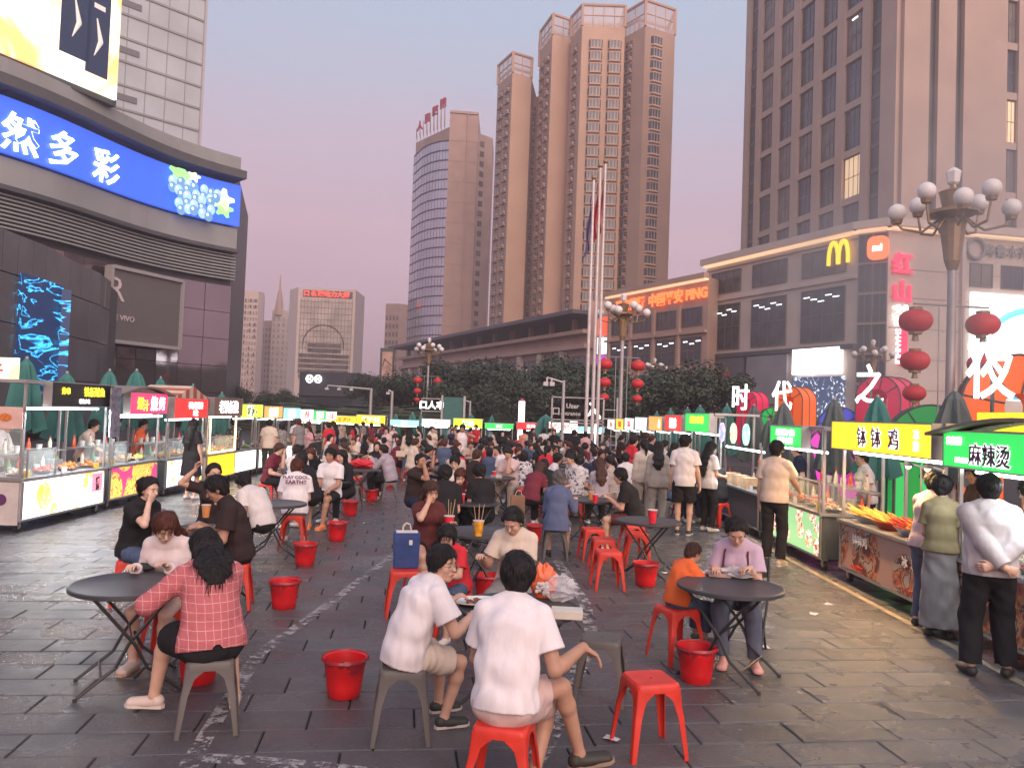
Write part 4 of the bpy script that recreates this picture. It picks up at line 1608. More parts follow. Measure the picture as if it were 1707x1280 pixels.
prism_building(t, [L2, L3], 0, 19.5, STN2, 'end_block', back=(4, 10, 0))
Ff = Face(L2, L3)
Ff.obj('cornice', -0.2, Ff.W, 12.2, 12.9, 0.9, STN2, t, 0)

# ---- apartment towers
def bay_mesh():
    f = MB()
    w, h, d = 3.4, 1.75, 0.75
    f.slot(0)
    f.prism([(-w / 2, 0.1), (-w / 2 + 0.5, -d), (w / 2 - 0.5, -d), (w / 2, 0.1)], -0.35, 0)
    f.slot(1)
    f.prism([(-w / 2 + 0.06, 0.1), (-w / 2 + 0.54, -d + 0.05), (w / 2 - 0.54, -d + 0.05), (w / 2 - 0.06, 0.1)], 0, h)
    f.slot(2)
    for x in (-1.15, -0.42, 0.42, 1.15):
        f.box((x - 0.13, -d - 0.02, 0), (x + 0.13, -d + 0.1, h))
    f.slot(0)
    f.prism([(-w / 2, 0.1), (-w / 2 + 0.5, -d), (w / 2 - 0.5, -d), (w / 2, 0.1)], h, h + 0.25)
    return f.mesh('bay_window', [APT, WIN, WINP])
BAY = bay_mesh()
def balcony_mesh():
    f = MB()
    f.slot(0)
    f.box((-1.3, -0.6, 0), (1.3, 0.1, 0.25))
    f.slot(1)
    f.box((-1.2, -0.02, 0.25), (1.2, 0.1, 2.1))
    f.slot(2)
    f.box((-0.15, -0.1, 0.25), (0.15, 0.12, 2.1)).box((-1.2, -0.1, 1.5), (1.2, 0.08, 1.62))
    f.slot(0)
    f.box((0.5, -0.75, 0.35), (1.25, -0.15, 0.9))
    return f.mesh('balcony_window', [APTD, WIN, WINP])
BALC = balcony_mesh()
def crown_frame(pts, z0, z1, root):
    b = MB()
    f = [flat(p) for p in pts]
    ring = f + [p + Vector((0, 9, 0)) for p in reversed(f)]
    for p, q in zip(ring, ring[1:] + ring[:1]):
        b.cyl((p.x, p.y, z0), (p.x, p.y, z1), 0.35, 0.35, 6)
        b.cyl((p.x, p.y, z1), (q.x, q.y, z1), 0.4, 0.4, 6)
        b.cyl((p.x, p.y, (z0 + z1) / 2), (q.x, q.y, (z0 + z1) / 2), 0.15, 0.15, 5)
        d = q - p
        k = max(2, int(d.length / 2.5))
        for i in range(1, k):
            s_ = p + d * i / k
            b.cyl((s_.x, s_.y, z0), (s_.x, s_.y, z1), 0.12, 0.12, 5)
    o = b.build('roof_frame', APT, root)
    ScrM = glass('crown_mesh', (0.62, 0.48, 0.44), 0.62)
    b = MB()
    for p, q in zip(f, f[1:]):
        b.add([(p.x, p.y, z0), (q.x, q.y, z0), (q.x, q.y, z1), (p.x, p.y, z1)], [(0, 1, 2, 3)])
    b.build('screen_panel', ScrM, o)
def apt(label, pts, ztop, zcrown, faces, m=APT):
    t = thing('apartment_tower', label, 'building', group='brown apartment towers')
    P_ = [P(px, 300, d) for px, d in pts]
    prism_building(t, P_, 0, ztop, m, back=(2.0, 15, 0))
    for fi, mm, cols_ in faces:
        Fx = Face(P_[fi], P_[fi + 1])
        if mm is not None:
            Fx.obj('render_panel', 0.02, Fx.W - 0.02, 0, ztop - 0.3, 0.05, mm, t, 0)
        for (fr, kind) in cols_:
            me = BAY if kind == 'bay' else BALC
            zz = 20.0
            while zz < ztop - 3.2:
                Fx.put(me, 'bay_window' if kind == 'bay' else 'balcony_window', Fx.W * fr, zz, t, 0.06)
                zz += 2.82
    crown_frame(P_, ztop, zcrown, t)
    return t
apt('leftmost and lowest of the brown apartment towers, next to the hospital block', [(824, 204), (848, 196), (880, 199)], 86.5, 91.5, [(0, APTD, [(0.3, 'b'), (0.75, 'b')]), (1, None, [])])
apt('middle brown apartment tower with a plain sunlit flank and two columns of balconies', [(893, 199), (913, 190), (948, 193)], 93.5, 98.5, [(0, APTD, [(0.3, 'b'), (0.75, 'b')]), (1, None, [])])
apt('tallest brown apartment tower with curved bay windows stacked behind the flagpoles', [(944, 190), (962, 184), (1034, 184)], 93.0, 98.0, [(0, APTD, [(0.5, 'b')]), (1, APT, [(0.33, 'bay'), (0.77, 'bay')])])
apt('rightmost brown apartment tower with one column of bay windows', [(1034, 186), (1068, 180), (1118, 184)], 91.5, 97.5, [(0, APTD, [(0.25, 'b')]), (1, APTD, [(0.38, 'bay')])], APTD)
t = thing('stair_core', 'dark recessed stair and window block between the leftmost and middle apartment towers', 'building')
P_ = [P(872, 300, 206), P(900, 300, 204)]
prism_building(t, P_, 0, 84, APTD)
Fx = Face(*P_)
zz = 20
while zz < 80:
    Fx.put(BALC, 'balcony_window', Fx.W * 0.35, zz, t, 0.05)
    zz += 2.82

# ---- hospital block with curved glass front and red roof letters
t = thing('hospital_tower', 'pink stone and curved glass tower with red characters standing on its roof', 'building')
pG = [P(689, 300, 246), P(702, 300, 238), P(716, 300, 233.5), P(731, 300, 231), P(746, 300, 230)]
pts2 = [P(746, 300, 229), P(794, 300, 230)]
pts3 = [P(794, 300, 232), P(819, 300, 236)]
prism_building(t, pts2, 0, 88, STN2)
prism_building(t, pts3, 0, 83.5, STN2, 'side_block')
prism_building(t, pG, 10, 80, mat('blue_curtain_glass', (0.50, 0.50, 0.60), 0.12, 0.7, var=0.12, vscale=0.12), 'curtain_wall', back=(2, 12, 0))
prism_building(t, [P(691, 300, 247), P(746, 300, 232)], 80, 85, STN2, 'roof_wall', back=(2, 8, 0))
for k in range(25):
    z = 12 + 2.84 * k
    o = wallrun('floor_band', [p + Vector((-0.1, -0.25, 0)) for p in pG], z, z + 0.26, 0.6, mat('band_dark', (0.07, 0.055, 0.065), 0.4), t)
b = MB()
for a_, c_ in zip(pG, pG[1:]):
    for i in range(3):
        p = flat(a_).lerp(flat(c_), i / 3)
        b.box((p.x - 0.03, p.y - 0.12, 12), (p.x + 0.03, p.y + 0.2, 80))
tag(b.build('mullions', mat('band_dark', (0.07, 0.055, 0.065), 0.4), t), kind='stuff')
Fx = Face(*pts2)
for k in range(12):
    Fx.obj('panel_joint', 0.1, Fx.W - 0.1, 14 + 6.0 * k, 14.25 + 6.0 * k, 0.06, APTD, t, 0)
Fx.obj('pier', Fx.W * 0.62, Fx.W * 0.66, 12, 88.6, 0.5, STN2, t, 0)
Fx.obj('parapet', Fx.W * 0.0, Fx.W * 1.0, 88.1, 88.8, 0.3, STN2, t, 1)
Fx = Face(*pts3)
for k in range(24):
    window(Fx, Fx.W * 0.30, 12 + 2.95 * k, 1.5, 1.5, t, 1, 1)
FG = Face(P(693, 185, 240), P(745, 185, 228))
for i, chh in enumerate('人民医院'):
    FG.text(chh, mat('roof_red', (0.5, 0.03, 0.06), 0.5), FG.W * (0.16 + 0.24 * i), 87.2 + 1.3 * i, 2.7, t, 0.0, 0.25, 0.04)
b = MB()
for i in range(9):
    s0 = FG.W * (0.05 + 0.11 * i)
    p = FG.a + FG.u * s0
    b.cyl((p.x, p.y + 0.4, 84), (p.x, p.y + 0.4, 87 + 0.7 * i), 0.12, 0.12, 5)
    b.cyl((p.x, p.y + 0.4, 86 + 0.6 * i), (p.x, p.y + 3, 84), 0.1, 0.1, 5)
b.build('letter_scaffold', APTD, t)

# ---- distant blocks
def small_windows(face, W, z0, z1, nx, nz_, w, h, m, root, out=0.12, skip=0.0, sd=1):
    b = MB()
    r_ = random.Random(sd)
    for i in range(nx):
        for j in range(nz_):
            if r_.random() < skip:
                continue
            s0 = W * (i + 0.5) / nx
            z = z0 + (z1 - z0) * j / nz_
            face.box(b, s0 - w / 2, s0 + w / 2, z, z + h, out, 0)
    return tag(b.build('window_rows', m, root), kind='stuff')
t = thing('apartment_block', 'pale distant apartment block just right of the dark left mall', 'building')
p_ = [P(386, 560, 300), P(428, 560, 300), P(437, 560, 304)]
prism_building(t, p_, 0, 44, mat('far_block_pale', (0.72, 0.55, 0.47), 0.8, var=0.05), back=(-4, 14, 0))
Fx = Face(p_[0], p_[1])
small_windows(Fx, Fx.W, 5, 42, 9, 16, 0.55, 1.3, WINP, t)
small_windows(Fx, Fx.W, 6, 42, 5, 16, 0.5, 1.2, WIN, t, 0.16, 0.4)
t = thing('apartment_block', 'narrow distant pink towers with a thin spire beside the arc fronted office', 'building')
p_ = [P(436, 560, 330), P(452, 560, 328)]
prism_building(t, p_, 0, 36, STN2)
p2_ = [P(452, 560, 325), P(484, 560, 325)]
prism_building(t, p2_, 0, 40, STN, 'tall_part')
Fx = Face(*p2_)
small_windows(Fx, Fx.W, 5, 38, 4, 14, 0.8, 1.3, WINP, t)
Fx = Face(*p_)
small_windows(Fx, Fx.W, 5, 34, 3, 12, 0.6, 1.3, FRM, t)
b = MB()
c = P(466, 500, 326)
b.cyl((c.x, c.y, 38), (c.x, c.y, 48), 2.2, 0.8, 8).cyl((c.x, c.y, 48), (c.x, c.y, 55), 0.6, 0.1, 6)
b.build('spire', STN2, t)
t = thing('arc_office', 'pale office slab with a great arc outlined on its glass front and red roof letters', 'building')
p_ = [P(480, 560, 266), P(494, 560, 258), P(590, 560, 260)]
prism_building(t, p_, 0, 40, mat('office_pale', (0.74, 0.60, 0.53), 0.7, var=0.06), back=(0, 16, 0))
Fx = Face(p_[1], p_[2])
GR = mat('greenish_glass', (0.55, 0.47, 0.40), 0.35, 0.1, var=0.25, vscale=0.25)
Fx.obj('glass_front', 0.8, Fx.W - 0.8, 12, 36.5, 0.12, GR, t, 0)
b = MB()
for k in range(13):
    Fx.box(b, 0.8, Fx.W - 0.8, 12.6 + 1.9 * k, 12.75 + 1.9 * k, 0.17, 0)
for k in range(16):
    Fx.box(b, 1 + k * (Fx.W - 2) / 15, 1.12 + k * (Fx.W - 2) / 15, 12, 36.4, 0.165, 0)
tag(b.build('facade_grid', FRM, t), kind='stuff')
b = MB()
cs, cz, rr = Fx.W * 0.47, 21.5, 6.5
for i in range(18):
    a0, a1 = PI * (i - 0.5) / 17 - 0.05, PI * (i + 0.5) / 17 - 0.05
    b.cyl(Fx.M @ Vector((cs + rr * math.cos(a0), -0.3, cz + rr * math.sin(a0))), Fx.M @ Vector((cs + rr * math.cos(a1), -0.3, cz + rr * math.sin(a1))), 0.14, 0.14, 5)
b.build('arc_rib', mat('band_dark', (0.07, 0.055, 0.065), 0.4), t)
DG = mat('dark_lower_glass', (0.14, 0.11, 0.10), 0.3, var=0.5, vscale=0.4)
for k in range(7):
    w_ = 0.03 if k < 3 else 0.16
    Fx.obj('dark_storey', 0.8 + (Fx.W * (w_ if k >= 5 else 0.02)), Fx.W - 1.0 - (Fx.W * (w_ if k >= 5 else 0.02)), 10.5 + 1.7 * k, 11.7 + 1.7 * k, 0.22, DG, t, 0)
Fx.obj('roof_sign_band', 1.5, Fx.W - 1.0, 37.0, 39.2, 0.2, mat('dusky', (0.16, 0.12, 0.13)), t, 0)
Fx.text('口 新疆电力大厦', REDL, Fx.W * 0.5, 38.1, 1.7, t, 0.35, 0.1, 0.04, width=Fx.W * 0.8)
t = thing('apartment_block', 'distant pink slab block with small windows, just left of the curved glass tower', 'building')
p_ = [P(641, 560, 300), P(664, 560, 298), P(684, 560, 302)]
prism_building(t, p_, 0, 41, STN2, back=(0, 14, 0))
Fx = Face(p_[0], p_[1])
small_windows(Fx, Fx.W, 10, 38, 4, 9, 0.6, 1.6, FRM, t)

t = thing('dark_mall', 'low dark grey mall with two round white logos and a red lit strip', 'building')
p_ = [P(499, 640, 118), P(592, 640, 116), P(612, 640, 120)]
prism_building(t, p_, -1, 6.9, mat('mall_dark', (0.075, 0.08, 0.095), 0.5, var=0.1), back=(0, 16, 0))
Fx = Face(p_[0], p_[1])
Fx.obj('upper_ledge', 0, Fx.W, 3.4, 3.65, 0.4, DRK, t, 0)
Fx.obj('glass_front', 1.4, Fx.W - 0.3, -0.6, 3.2, 0.3, mat('mall_glass', (0.05, 0.06, 0.07), 0.2), t, 0)
Fx.obj('red_strip', 1.6, 6.6, 0.35, 0.75, 0.4, glow('dim_red', (0.6, 0.05, 0.05), 0.7), t, 0)
for k, ch_ in ((1.7, 'H'), (3.05, 'HO')):
    b = MB()
    for i in range(18):
        a0, a1 = 2 * PI * i / 18, 2 * PI * (i + 1) / 18
        b.cyl(Fx.M @ Vector((k + 0.52 * math.cos(a0), -0.2, 5.85 + 0.52 * math.sin(a0))), Fx.M @ Vector((k + 0.52 * math.cos(a1), -0.2, 5.85 + 0.52 * math.sin(a1))), 0.09, 0.09, 6)
    o = b.build('round_logo', WHITE, t)
    Fx.text(ch_, WHITE, k, 5.85, 0.6, o, 0.25, 0.05, 0.03)
t = thing('lit_pylon', 'tall pink advertising slab standing left of the glass tower', 'sign')
c = P(643, 640, 88)
b = MB()
b.box((c.x - 0.75, c.y, -0.6), (c.x + 0.75, c.y + 0.6, 8.6))
b.build('post', DRK, t)
b = MB()
b.box((c.x - 0.5, c.y - 0.05, -0.4), (c.x + 0.62, c.y + 0.02, 8.2))
b.build('sign_face', mat('pylon_pink', (0.45, 0.27, 0.23), 0.5, var=0.3, vscale=1.5), t)
b = MB()
b.cyl((c.x - 0.4, c.y - 0.08, 6.6), (c.x - 0.2, c.y - 0.08, 7.4), 0.05, 0.05, 5).cyl((c.x - 0.2, c.y - 0.08, 7.4), (c.x + 0.55, c.y - 0.08, 6.7), 0.05, 0.05, 5)
b.build('roof_line_emblem', DRK, t)

# ---- left mall with video banner
ZB = 19.5
bpix = [(397, 380), (350, 370), (270, 350), (210, 330), (150, 305), (75, 280), (35, 268), (-60, 240), (-200, 205)]
curve = [at_z(px, py, ZB) for px, py in bpix][::-1]
fit_ = np.polyfit([p.y for p in curve], [p.x for p in curve], 3)
curve = [Vector((float(np.polyval(fit_, y_)), float(y_), ZB)) for y_ in np.linspace(curve[0].y, curve[-1].y, 15)]
t = thing('left_mall', 'dark curved mall on the left with a blue video banner, louvres and mirror panels', 'building')
def off_curve(c_, d_):
    out = []
    for i, p in enumerate(c_):
        q = c_[min(i + 1, len(c_) - 1)] - c_[max(i - 1, 0)]
        n_ = Vector((q.y, -q.x, 0)).normalized()
        out.append(flat(p) + n_ * d_)
    return out
body = off_curve(curve, -1.0)
b = MB()
poly = [(p.x, p.y) for p in body] + [(body[-1].x - 6, body[-1].y + 22), (body[0].x - 40, body[0].y + 30)]
b.prism(poly, 0, 26)
b.build('wall', DRK, t)
wallrun('fascia', off_curve(curve, -0.1), 17.3, ZB - 0.1, 0.8, FASC, t)
wallrun('eave', off_curve(curve, 0.5), 16.9, 17.25, 1.6, DRK, t)
wallrun('cornice', off_curve(curve, 1.3), 24.2, 25.0, 2.6, mat('cornice_dark', (0.10, 0.10, 0.10), 0.6), t)
wallrun('parapet', off_curve(curve, 0.0), 25.05, 26.6, 0.8, FASC, t)
for k in range(9):
    wallrun('louvre', off_curve(curve, -0.1 + 0.02 * (k % 2)), 14.2 + 0.30 * k, 14.33 + 0.30 * k, 0.55, FASC, t)
# mirror panels, each its own piece
for a_, c_ in zip(off_curve(curve, -0.75)[2:], off_curve(curve, -0.75)[3:]):
    F_ = Face(a_, c_)
    nx = max(1, int(round(F_.W / 1.9)))
    for i in range(nx):
        for j in range(5):
            F_.obj('mirror_panel', F_.W * i / nx + 0.03, F_.W * (i + 1) / nx - 0.03, 0.2 + 2.7 * j, 2.84 + 2.7 * j, random.uniform(0.0, 0.03), REF, t, 0.2)
wallrun('banner_screen', off_curve(curve, 0.25), ZB + 0.1, 23.7, 0.4, glow('banner_blue', (0.035, 0.11, 0.62), 1.0), t)
banner = t.children[-1]
banner = [o for o in t.children if o.name.startswith('banner_screen')][0]
def on_curve(px, py, z, out=0.4):
    """nearest stretch of the facade that a picture point looks at"""
    d = ray(px, py)
    cc = off_curve(curve, 0.25)
    for a_, c_ in zip(cc, cc[1:]):
        u = c_ - a_
        den = d.x * (-u.y) - d.y * (-u.x)
        t_ = (a_.x * (-u.y) - a_.y * (-u.x)) / den
        s_ = (d.x * a_.y - d.y * a_.x) / den
        if -0.001 <= s_ <= 1.001:
            F_ = Face(a_, c_)
            return F_, s_ * F_.W
    F_ = Face(cc[0], cc[1])
    return F_, 0
for (px, py, chh) in ((33, 225, '然'), (105, 258, '多'), (176, 280, '彩')):
    F_, s_ = on_curve(px, py, 21.6)
    F_.text(chh, WHITE, s_, 21.3, 2.7, banner, 0.12, 0.05, 0.016)
Fa_, sa_ = on_curve(268, 320, 21.4)
Fb_, sb_ = on_curve(392, 340, 21.4)
F_ = Face(Fa_.a + Fa_.u * sa_ + Fa_.n * 0.12, Fb_.a + Fb_.u * sb_ + Fb_.n * 0.12)
s_ = F_.W * 0.42
b = MB()
rg = random.Random(5)
gm = [glow('grape_a', (0.30, 0.50, 0.72), 0.9), glow('grape_b', (0.12, 0.26, 0.46), 0.9), glow('grape_shine', (0.75, 0.9, 1.0), 1.0), glow('leaf_green', (0.30, 0.80, 0.22), 1.0), glow('leaf_pale', (0.80, 0.95, 0.55), 1.0)]
for i in range(34):
    row = i // 7
    x = s_ + (i % 7 - 3.0) * 0.80 + rg.uniform(-0.15, 0.15)
    z = 22.2 - row * 0.58 + rg.uniform(-0.15, 0.15)
    if abs(i % 7 - 3.0) > 3.2 - row * 0.2:
        continue
    b.slot(i % 2)
    ct = F_.M @ Vector((x, -0.12 - 0.004 * i, z))
    Md = F_.M.to_3x3().to_4x4()
    def disc(cx, cz, rad, sl_, off, nn=12):
        b.slot(sl_)
        ps = [F_.M @ Vector((cx + rad * math.cos(2 * PI * q_ / nn), -off, cz + rad * 1.1 * math.sin(2 * PI * q_ / nn))) for q_ in range(nn)]
        b.add(ps, [tuple(range(nn))])
    disc(x, z, 0.46, i % 2, 0.12 + 0.004 * i)
    disc(x - 0.13, z + 0.16, 0.14, 2, 0.122 + 0.004 * i)
for (lx, lz, lr, k) in ((s_ - 1.6, 23.0, 1.3, 3), (s_ + 3.0, 21.8, 1.4, 4), (s_ + 3.2, 20.9, 1.1, 3), (s_ - 0.2, 23.2, 0.7, 4)):
    b.slot(k)
    ps = []
    for q_ in range(20):
        rad = lr * (1.0 if q_ % 4 < 2 else 0.62)
        a_ = 2 * PI * q_ / 20
        ps.append(F_.M @ Vector((lx + rad * math.cos(a_), -0.11, min(23.6, lz + 0.8 * rad * math.sin(a_)))))
    b.add(ps, [tuple(range(20))])
b.build('grape_picture', gm, banner)
# framed dark billboard
F_, s1_ = on_curve(178, 530, 12)
F2_, s2_ = on_curve(294, 530, 12)
pa = F_.a + F_.u * s1_ + F_.n * 0.0
pc = F2_.a + F2_.u * s2_ + F2_.n * 0.0
Fbb = Face(pa, pc)
bbd = Fbb.obj('billboard', 0, Fbb.W, 7.0, 13.0, 0.35, mat('billboard_grey', (0.13, 0.12, 0.12), 0.35, var=0.1), t, 0.4)
for s0, s1, z0, z1 in ((-0.2, 0.0, 6.8, 13.2), (Fbb.W, Fbb.W + 0.25, 6.8, 13.2), (0, Fbb.W, 13.0, 13.3), (0, Fbb.W, 6.7, 7.0)):
    Fbb.obj('frame', s0, s1, z0, z1, 0.6, mat('frame_pale', (0.34, 0.32, 0.32), 0.5), bbd, 0.3)
Fbb.text('R', mat('logo_pale', (0.6, 0.5, 0.5)), 0.6, 11.3, 2.6, bbd, 0.4, 0.05, 0.0)
Fbb.text('E VIVO', mat('logo_pale', (0.6, 0.5, 0.5)), 1.5, 8.9, 0.62, bbd, 0.4, 0.05, 0.0)
# near wing
wpix = [(186, 470), (170, 457), (120, 433), (80, 411), (8, 382), (-90, 350), (-200, 320)]
wing = [at_z(px, py, 10.6) for px, py in wpix][::-1]
t = thing('glass_wing', 'lower curved smoky glass wing in front of the left mall with a blue light screen', 'building')
b = MB()
poly = [(p.x, p.y) for p in off_curve(wing, -0.3)] + [(wing[-1].x - 2, wing[-1].y + 5), (wing[0].x - 6, wing[0].y + 5)]
b.prism(poly, 0, 10.5)
b.build('wall', DRK, t)
SMK = mat('smoky_panel', (0.17, 0.18, 0.19), 0.25, 0.35, var=0.15, vscale=0.4)
wo_ = off_curve(wing, -0.05)
for a_, c_ in zip(wo_, wo_[1:]):
    F_ = Face(a_, c_)
    nx = max(1, int(round(F_.W / 1.7)))
    for i in range(nx):
        for (z0, z1) in ((0.2, 3.0), (3.06, 5.8), (5.86, 8.4), (8.46, 10.6)):
            F_.obj('glass_panel', F_.W * i / nx + 0.02, F_.W * (i + 1) / nx - 0.02, z0, z1, random.uniform(0, 0.03), SMK, t, 0.2)
def streak_mat():
    m, nt, b = newmat('blue_streaks')
    g = nt.nodes.new('ShaderNodeTexCoord')
    mp_ = nt.nodes.new('ShaderNodeMapping')
    mp_.inputs['Rotation'].default_value = (0, 0.6, 0)
    mp_.inputs['Scale'].default_value = (0.10, 1, 0.55)
    v = nt.nodes.new('ShaderNodeTexNoise')
    v.inputs['Scale'].default_value = 1.3
    v.inputs['Detail'].default_value = 6
    v.inputs['Distortion'].default_value = 2.2
    nt.links.new(g.outputs['Object'], mp_.inputs[0])
    nt.links.new(mp_.outputs[0], v.inputs['Vector'])
    c = nt.nodes.new('ShaderNodeValToRGB')
    st = [(0.0, (0.004, 0.01, 0.03)), (0.515, (0.006, 0.02, 0.06)), (0.532, (0.02, 0.30, 0.8)), (0.54, (0.10, 0.85, 1.0)), (0.548, (0.02, 0.25, 0.7)), (0.57, (0.006, 0.02, 0.06))]
    while len(c.color_ramp.elements) < len(st):
        c.color_ramp.elements.new(0.5)
    for _ in range(2):
        for e, (p_, col) in zip(c.color_ramp.elements, st):
            e.position = p_
            e.color = (*col, 1)
    nt.links.new(v.outputs[0], c.inputs[0])
    nt.links.new(c.outputs[0], b.inputs['Base Color'])
    nt.links.new(c.outputs[0], b.inputs['Emission Color'])
    b.inputs['Emission Strength'].default_value = 1.4
    b.inputs['Roughness'].default_value = 0.3
    return m
STK = streak_mat()
pa, pc, pe = at_z(30, 455, 8.6), at_z(96, 485, 8.3), at_z(118, 490, 8.2)
Fs = Face(flat(pa), flat(pc))
screen_local(Fs, 0, Fs.W, 2.6, 8.6, 0.35, STK, t, 'light_screen')
Fs = Face(flat(pc), flat(pe))
screen_local(Fs, 0.05, Fs.W, 2.0, 8.4, 0.35, STK, t, 'light_screen')
# roof screen above the mall
pa, pc = at_z(-260, -20, 26.9), at_z(190, 168, 26.9)
t = thing('roof_screen', 'huge bright video screen at the top left showing dark bottles on orange and white', 'screen')
Fs = Face(flat(pa), flat(pc))
Fs.obj('housing', -0.4, Fs.W + 0.3, 26.5, 42, -0.1, DRK, t, 1.6)
so = screen_local(Fs, 0, Fs.W, 26.9, 41.5, 0.3, screen_mat('screen_orange', [(0.0, (1.0, 0.40, 0.08)), (0.44, (1.0, 0.52, 0.18)), (0.52, (1.0, 0.88, 0.68)), (0.62, (1.0, 1.0, 0.97))], nscale=0.10, strength=1.1), t)
BK = glow('bottle_dark', (0.012, 0.02, 0.045), 1.0)
for (px, w_, h_, z_) in ((118, 2.6, 9.5, 28.9), (156, 2.0, 8.0, 28.2)):
    p_ = at_z(px, 120, 29)
    d = ray(px, 120)
    u = Fs.u
    # where that line of sight meets the screen plane
    n_ = Fs.n
    t_ = (Fs.a.dot(n_)) / (Vector((d.x, d.y, 0)).dot(n_))
    s_ = (Vector((d.x, d.y, 0)) * t_ - Fs.a).dot(u)
    b = MB()
    b.box((s_ - w_ / 2, -0.36, z_), (s_ + w_ / 2, -0.32, z_ + h_), Fs.M)
    b.box((s_ - w_ / 5, -0.36, z_ + h_ + 0.05), (s_ + w_ / 5, -0.32, z_ + h_ + 1.6), Fs.M)
    o = b.build('bottle_picture', BK, t)
    b = MB()
    b.cyl(Fs.M @ Vector((s_ - 0.3, -0.37, z_ + 1.5)), Fs.M @ Vector((s_ + 0.2, -0.37, z_ + 2.8)), 0.03, 0.22, 8)
    b.cyl(Fs.M @ Vector((s_ + 0.2, -0.37, z_ + 2.8)), Fs.M @ Vector((s_ - 0.2, -0.37, z_ + 4.6)), 0.22, 0.05, 8)
    b.box((s_ - 0.5, -0.38, z_ + 5.4), (s_ + 0.5, -0.365, z_ + 5.8), Fs.M)
    o2 = b.build('bottle_label', glow('label_pale', (0.55, 0.50, 0.45), 0.8), t)
# tower over the left mall
t = thing('panel_tower', 'grey panelled tower rising above the left mall roof', 'building')
pa, pc = P(150, 245, 84), P(334, 245, 96)
prism_building(t, [flat(pa) - Vector((12, 8, 0)), pc], 24, 72, GRY, back=(-8, 16, 0))
Fx = Face(flat(pa) - Vector((12, 8, 0)), pc)
for k in range(16):
    Fx.obj('floor_band', 0, Fx.W, 26.5 + 2.7 * k, 26.75 + 2.7 * k, 0.12, FASC, t, 0)
    if k % 2:
        Fx.obj('louvre_band', Fx.W * 0.45, Fx.W * 0.72, 27.6 + 2.7 * k, 28.3 + 2.7 * k, 0.10, mat('louvre_mid', (0.19, 0.19, 0.20)), t, 0)
for k in range(12):
    Fx.obj('vertical_joint', Fx.W * k / 12, Fx.W * k / 12 + 0.08, 24, 72, 0.05, FASC, t, 0)
Fx.obj('corner_pipe', Fx.W - 0.35, Fx.W - 0.1, 24, 72, 0.4, mat('pipe_pale', (0.5, 0.48, 0.5)), t, 0)
# ================================================================ trees
LEAF = mat('foliage', (0.045, 0.062, 0.038), 0.7, var=0.45, vscale=1.2)
BARK = mat('bark', (0.07, 0.055, 0.045), 0.9, var=0.3)
def crown_mesh(seed, rx, rz, n=5200, leaf=0.13):
    r = random.Random(seed)
    lobes = []
    for i in range(11):
        a = r.uniform(0, 2 * PI)
        q = r.uniform(0.15, 0.75)
        lobes.append((Vector((math.cos(a) * rx * q, math.sin(a) * rx * q, r.uniform(-0.55, 0.75) * rz)), r.uniform(0.30, 0.52) * rx))
    vs, fs = [], []
    for i in range(n):
        c, lr = r.choice(lobes)
        d = Vector((r.gauss(0, 1), r.gauss(0, 1), r.gauss(0, 1))).normalized()
        p = c + d * lr * (r.random() ** 0.35) * Vector((1, 1, rz / rx * 0.9)).length / 1.7
        nrm = (d + Vector((r.uniform(-.7, .7), r.uniform(-.7, .7), r.uniform(-.2, .9)))).normalized()
        u = nrm.orthogonal().normalized()
        u = Matrix.Rotation(r.uniform(0, 6), 3, nrm) @ u
        w = nrm.cross(u)
        s = leaf * r.uniform(0.6, 1.4)
        k = len(vs)
        vs += [p - u * s, p + w * s * 0.55, p + u * s, p - w * s * 0.55]
        fs.append((k, k + 1, k + 2, k + 3))
    me = bpy.data.meshes.new('crown')
    me.from_pydata([tuple(v) for v in vs], [], fs)
    me.materials.append(LEAF)
    me.update()
    return me
CROWNS = [crown_mesh(s, 3.2, 2.4) for s in (1, 2, 3, 4)]
def trunk_mesh():
    b = MB()
    b.cyl((0, 0, 0), (0.05, 0, 2.6), 0.2, 0.14, 8)
    for a in range(4):
        c, s = math.cos(a * 1.6), math.sin(a * 1.6)
        b.cyl((0.05, 0, 2.3), (c * 1.2, s * 1.2, 4.2), 0.1, 0.04, 6)
    return b.mesh('trunk', BARK)
TRUNK = trunk_mesh()
def tree(px, top, Y, k, label, wide=1.0):
    p = P(px, top, Y)
    z0 = gz(Y)
    h = p.z - z0
    s = h / 6.9
    t = thing('street_tree', label, 'tree', (p.x, Y, z0), random.uniform(0, 6), 'street trees beyond the stalls')
    t.scale = (s * wide, s * wide, s)
    place(TRUNK, 'trunk', t)
    place(CROWNS[k % 4], 'crown', t, (0, 0, 4.3))
TL = [(402, 640, 95, 'beside the dark left mall'), (440, 648, 90, 'left of the dark grey mall'), (478, 650, 92, 'just left of the round logos'),
      (625, 625, 100, 'behind the advertising slab'), (672, 622, 88, 'left of the farthest globe lamp'), (690, 612, 84, 'behind the farthest globe lamp'), (745, 600, 82, 'behind the teal board'), (795, 596, 80, 'right of the teal board'), (845, 600, 78, 'over the small lit pillar'), (890, 604, 74, 'behind the camera mast'), (930, 592, 70, 'behind the entrance frame'), (965, 602, 68, 'left of the flagpoles'),
      (1005, 600, 72, 'between the flagpoles and the lantern lamp'), (1062, 622, 62, 'behind the lantern lamp'), (1105, 612, 60, 'under the orange bank characters'), (1150, 606, 62, 'right of the lantern lamp'), (1200, 618, 64, 'in front of the mall shop panels'), (770, 625, 66, 'lowest, right of the two lanterns'), (870, 630, 62, 'lowest, behind the lit pillar'), (1035, 640, 56, 'lowest, beside the lamp pole')]
for i, (px, top, Y, w_) in enumerate(TL):
    tree(px, top, Y, i, 'dark leafy street tree ' + w_, 1.25)
